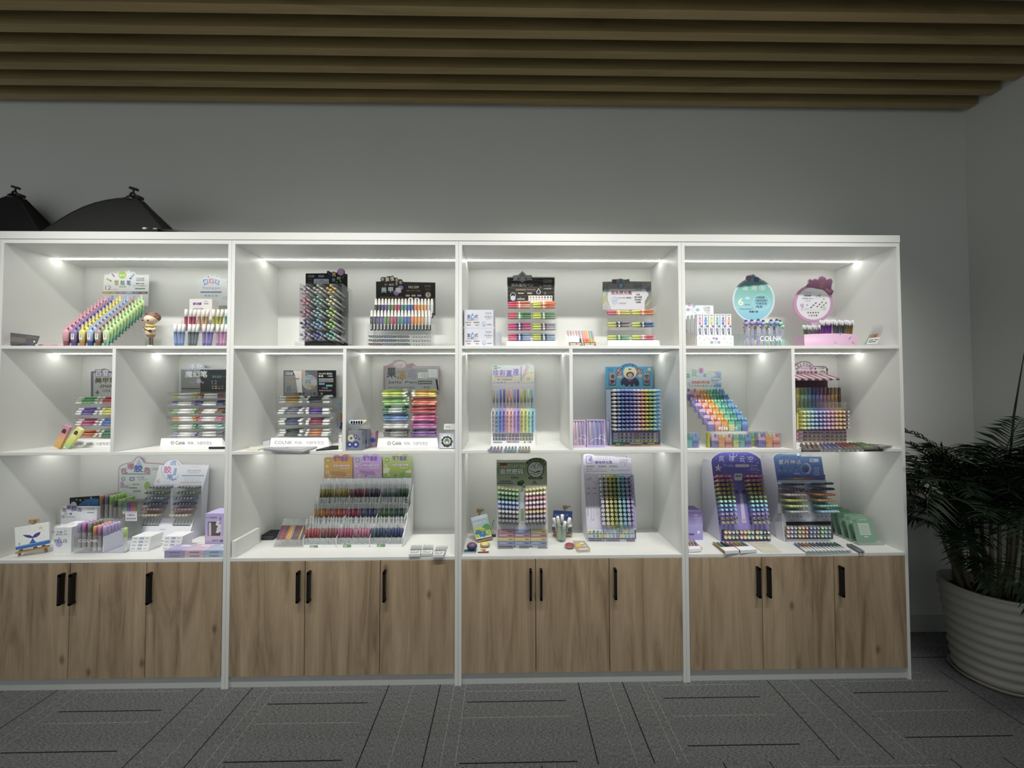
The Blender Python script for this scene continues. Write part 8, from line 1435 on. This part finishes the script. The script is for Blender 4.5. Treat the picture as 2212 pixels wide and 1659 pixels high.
# ================================================================ black softboxes on top of the first unit
crop(0, 380, 4.424)
FAB = mat('0b0b0c', .85); MET = mat('141415', .35)
def softbox(label, xl, xr, apex, bl, Yb0, Yb1):
    Ya = (Yb0+Yb1)/2; A = atY(apex[0], apex[1], Ya); L, R = atY(xl, 520, Ya).x, atY(xr, 520, Ya).x; z0 = ZTOP+.001
    t = thing('softbox', label, 'softbox', ((L+R)/2, .2, ZTOP), 'folded black softboxes on the shelf tops')
    base = [(L, Yb0), (R, Yb0), (R, Yb1), (L, Yb1)]; b = MB(); n = 10
    ap = [Vector((A.x-.018, Ya-.02, A.z)), Vector((A.x+.03, Ya-.02, A.z-.004)), Vector((A.x+.03, Ya+.02, A.z-.004)), Vector((A.x-.018, Ya+.02, A.z))]
    bul = [bl, 0, 0, bl]
    def rib(i, tt): p = Vector((*base[i], z0)); return lerp(p, ap[i], tt)+Vector((0, 0, bul[i]*math.sin(PI*tt)))
    for i in range(4):
        j = (i+1) % 4; V = []; m = 6
        for a in range(n+1):
            for c in range(m+1): u = c/m; p = lerp(rib(i, a/n), rib(j, a/n), u); q = Vector((A.x, Ya, p.z)); V.append(lerp(p, q, .07*math.sin(PI*u)*math.sin(PI*min(1, a/n*.9+.1))))
        b.mesh(V, [(a*(m+1)+c, a*(m+1)+c+1, (a+1)*(m+1)+c+1, (a+1)*(m+1)+c) for a in range(n) for c in range(m)], FAB, True)
    b.face([(*p, z0) for p in base[::-1]], 'c8c8c8'); b.build('fabric_shell', t)
    for i in range(4): b = MB(); b.tube([rib(i, a/8)+Vector((0, 0, .001)) for a in range(9)], .0028, MET, 6); b.build('rib', t)
    b = MB(); b.lathe(A+Vector((-.012, 0, -.012)), (.35, 0, 1), [(0, .03, MET), (.012, .032, MET), (.02, .026, MET), (.03, .02, MET)], 14); b.obox(A+Vector((.022, 0, .01)), (.014, 0, -.004), (0, .014, 0), (.002, 0, .009), MET); b.build('speed_ring', t)
    b = MB(); c = A+Vector((-.014, 0, .026)); ax = Vector((0, 1, 0))
    for k in range(8): a0, a1 = 2*PI*k/8, 2*PI*(k+1)/8; b.tube([c+Vector((.012*math.cos(a0), 0, .012*math.sin(a0))), c+Vector((.012*math.cos(a1), 0, .012*math.sin(a1)))], .0058, MET, 6)
    b.build('swivel_bracket', t)
    b = MB(); b.tube([c+Vector((.004, 0, .014)), c+Vector((.006, 0, .028))], .004, MET, 7); b.obox(c+Vector((.007, 0, .034)), (.021, 0, -.006), (0, .007, 0), (.0018, 0, .006), MET); b.build('tightening_knob', t)
softbox('black folded softbox at the end of the shelf top, cut by its neighbour', -420, 640, (160, 205), .045, .205, .385)
softbox('black folded softbox with a clamp, nearer the middle of the shelf top', 520, 1720, (1290, 225), .05, .05, .2)
t = thing('light_stand', 'thin black folded light stand lying beside the softbox', 'stand', (.95, .1, ZTOP)); p, q = atY(1690, 490, .1), atY(2210, 531, .1)
p.z = max(p.z, ZTOP+.02)
b = MB(); b.tube([Vector((p.x-.03, .03, ZTOP+.024)), Vector((p.x, .03, ZTOP+.022)), Vector((q.x, .06, ZTOP+.0065))], [.008, .008, .006], MET, 8); b.build('tube', t)
b = MB(); b.tube([Vector((p.x-.02, .03, ZTOP+.012)), Vector((q.x-.1, .04, ZTOP+.006))], .005, MET, 8); b.build('tube', t)
b = MB(); b.tube([Vector((p.x-.115, .03, ZTOP+.03)), Vector((p.x-.095, .03, ZTOP+.029))], .008, 'b8bcbc', 8); b.tube([Vector((p.x-.06, .03, ZTOP+.028)), Vector((p.x-.04, .03, ZTOP+.027))], .007, '8c9090', 8); b.box(p.x-.12, .018, ZTOP+.001, p.x-.03, .04, ZTOP+.022, MET); b.build('clamp', t)
# ================================================================ potted palm
CX, CY = 5.25, .01
t = thing('potted_palm', 'tall leafy palm in a white ribbed pot beside the shelves', 'plant', (CX, CY, 0))
POT = mat('a8a39b', .6); b = MB(); prof = [(.006, .128, POT)]; NR = 9
for i in range(NR*8+1):
    u = i/(NR*8); r = .14+.048*u**.9+.0048*math.cos(2*PI*(u*NR+.5)); prof.append((.012+u*.455, r, POT))
prof += [(.475, .193, POT), (.484, .19, POT), (.484, .176, POT), (.46, .17, POT), (.42, .165, POT)]
b.lathe((CX, CY, 0), (0, 0, 1), prof, 64, cap=False); b.lathe((CX, CY, 0), (0, 0, 1), [(.006, .1, POT), (.007, .128, POT)], 48); b.build('pot', t)
b = MB(); SA = mat('a8a090', .5); b.lathe((CX, CY, 0), (0, 0, 1), [(.001, .13, SA), (.004, .145, SA), (.024, .16, SA), (.024, .156, SA), (.009, .142, SA), (.0055, .1, SA)], 56); b.build('saucer', t)
b = MB(); b.lathe((CX, CY, 0), (0, 0, 1), [(.418, .16, '17120d'), (.43, .166, '17120d')], 32); b.build('soil', t)
def green(name, c1, c2):
    m, nt, bs, N, L = nodes(name); bs.inputs['Roughness'].default_value = .55; bs.inputs['Specular IOR Level'].default_value = .25; tc = N('ShaderNodeTexCoord'); n = N('ShaderNodeTexNoise'); n.inputs['Scale'].default_value = 14; r = N('ShaderNodeValToRGB'); r.color_ramp.elements[0].position = .35; r.color_ramp.elements[1].position = .7
    r.color_ramp.elements[0].color = (*lin(c1), 1); r.color_ramp.elements[1].color = (*lin(c2), 1); L(tc.outputs['Object'], n.inputs[0]); L(n.outputs[0], r.inputs[0]); L(r.outputs[0], bs.inputs['Base Color']); return m
LEAF = green('palm_leaf', '0d1d10', '263c22'); STEM = mat('5c5136', .6); RAC = mat('2c3a1e', .55)
rp = random.Random(21)
def ok(p): return p.x < 5.655 and p.y < .375 and (p.x > 4.835 or (p.y < -.02 and p.x > 4.74)) and p.y > -.75
def frond(base, az, el, L, sag, nl=22):
    h = Vector((math.cos(az), math.sin(az), 0)); pts = []; p = Vector(base); e = el
    for i in range(15): pts.append(p.copy()); d = h*math.cos(e)+Vector((0, 0, math.sin(e))); p = p+d*(L/14); e -= sag/14*(.6+i*.09)
    pts = [q for q in pts]
    if not all(ok(q) for q in pts): return False
    b = MB(); b.tube(pts, [.0042*(1-i/16)+.0008 for i in range(15)], RAC, 5)
    for k in range(nl):
        u = .2+.8*k/(nl-1); f = u*13.99; i = min(13, int(f)); q = lerp(pts[i], pts[i+1], f-i); d = (pts[i+1]-pts[i]).normalized(); s = d.cross(Vector((0, 0, 1)))
        s = s.normalized() if s.length > .1 else Vector((-h.y, h.x, 0)); n = s.cross(d)
        for sd in (1, -1):
            l = L*(.3*math.sin(PI*(.18+.72*u))+.06)*rp.uniform(.85, 1.1); dr = (s*sd*rp.uniform(.75, .95)+d*rp.uniform(.55, .8)+n*rp.uniform(.0, .25)).normalized(); w = d*.0046*rp.uniform(.8, 1.2)
            m1 = q+dr*l*.45; tp = q+dr*l-Vector((0, 0, l*rp.uniform(.12, .32)))
            if not (ok(tp) and ok(m1)): continue
            b.mesh([q-w*.5, q+w*.5, m1+w*1.5, m1-w*1.5, tp], [(0, 1, 2, 3), (3, 2, 4)], LEAF, True)
    b.build('frond', t); return True
for i in range(17):
    a = rp.uniform(0, 2*PI); r = .13*math.sqrt(rp.random()); x, y = CX+r*math.cos(a), CY+r*math.sin(a); H = rp.uniform(.3, .72); lean = Vector((math.cos(a), math.sin(a), 0))*rp.uniform(.02, .14)
    if i % 3 == 0: lean += Vector((-.06, -.02, 0))
    top = Vector((x, y, .42+H))+lean
    if not ok(top): top.x = min(top.x, 5.6); top.y = min(top.y, .3)
    b = MB(); b.tube([(x, y, .425), lerp(Vector((x, y, .425)), top, .5)+lean*.1, top], [.0095, .008, .006], STEM, 7)
    for k in range(4): q = lerp(Vector((x, y, .44)), top, .12+.2*k); b.lathe(q, (0, 0, 1), [(0, .0102, STEM), (.004, .0102, STEM)], 7)
    b.build('stem', t)
    made = 0
    for tr in range(18):
        if made >= 5: break
        az = a+rp.uniform(-1.5, 1.5) if tr < 8 else rp.uniform(0, 2*PI)
        if tr % 3 == 0: az = PI+rp.uniform(-.7, .9)
        if frond(top-Vector((0, 0, rp.uniform(0, .12))), az, rp.uniform(.5, 1.25), rp.uniform(.3, .5), rp.uniform(.9, 2.2)): made += 1
for az, el, L, sg in ((.3, 1.3, .5, .8), (2.6, 1.25, .5, 1.0), (-1.2, 1.3, .48, .9), (-.3, 1.2, .5, 1.0), (3.4, 1.1, .5, 1.2), (-2.2, 1.2, .46, 1.1)): frond((CX+.08*math.cos(az), CY+.03*math.sin(az), .98), az, el, L, sg, 22)
b = MB(); b.tube([(CX+.1, CY, .9), (CX+.14, CY-.02, 1.4), (CX+.2, CY-.03, 1.76)], [.006, .005, .0015], LEAF, 6); b.build('spear_leaf', t)
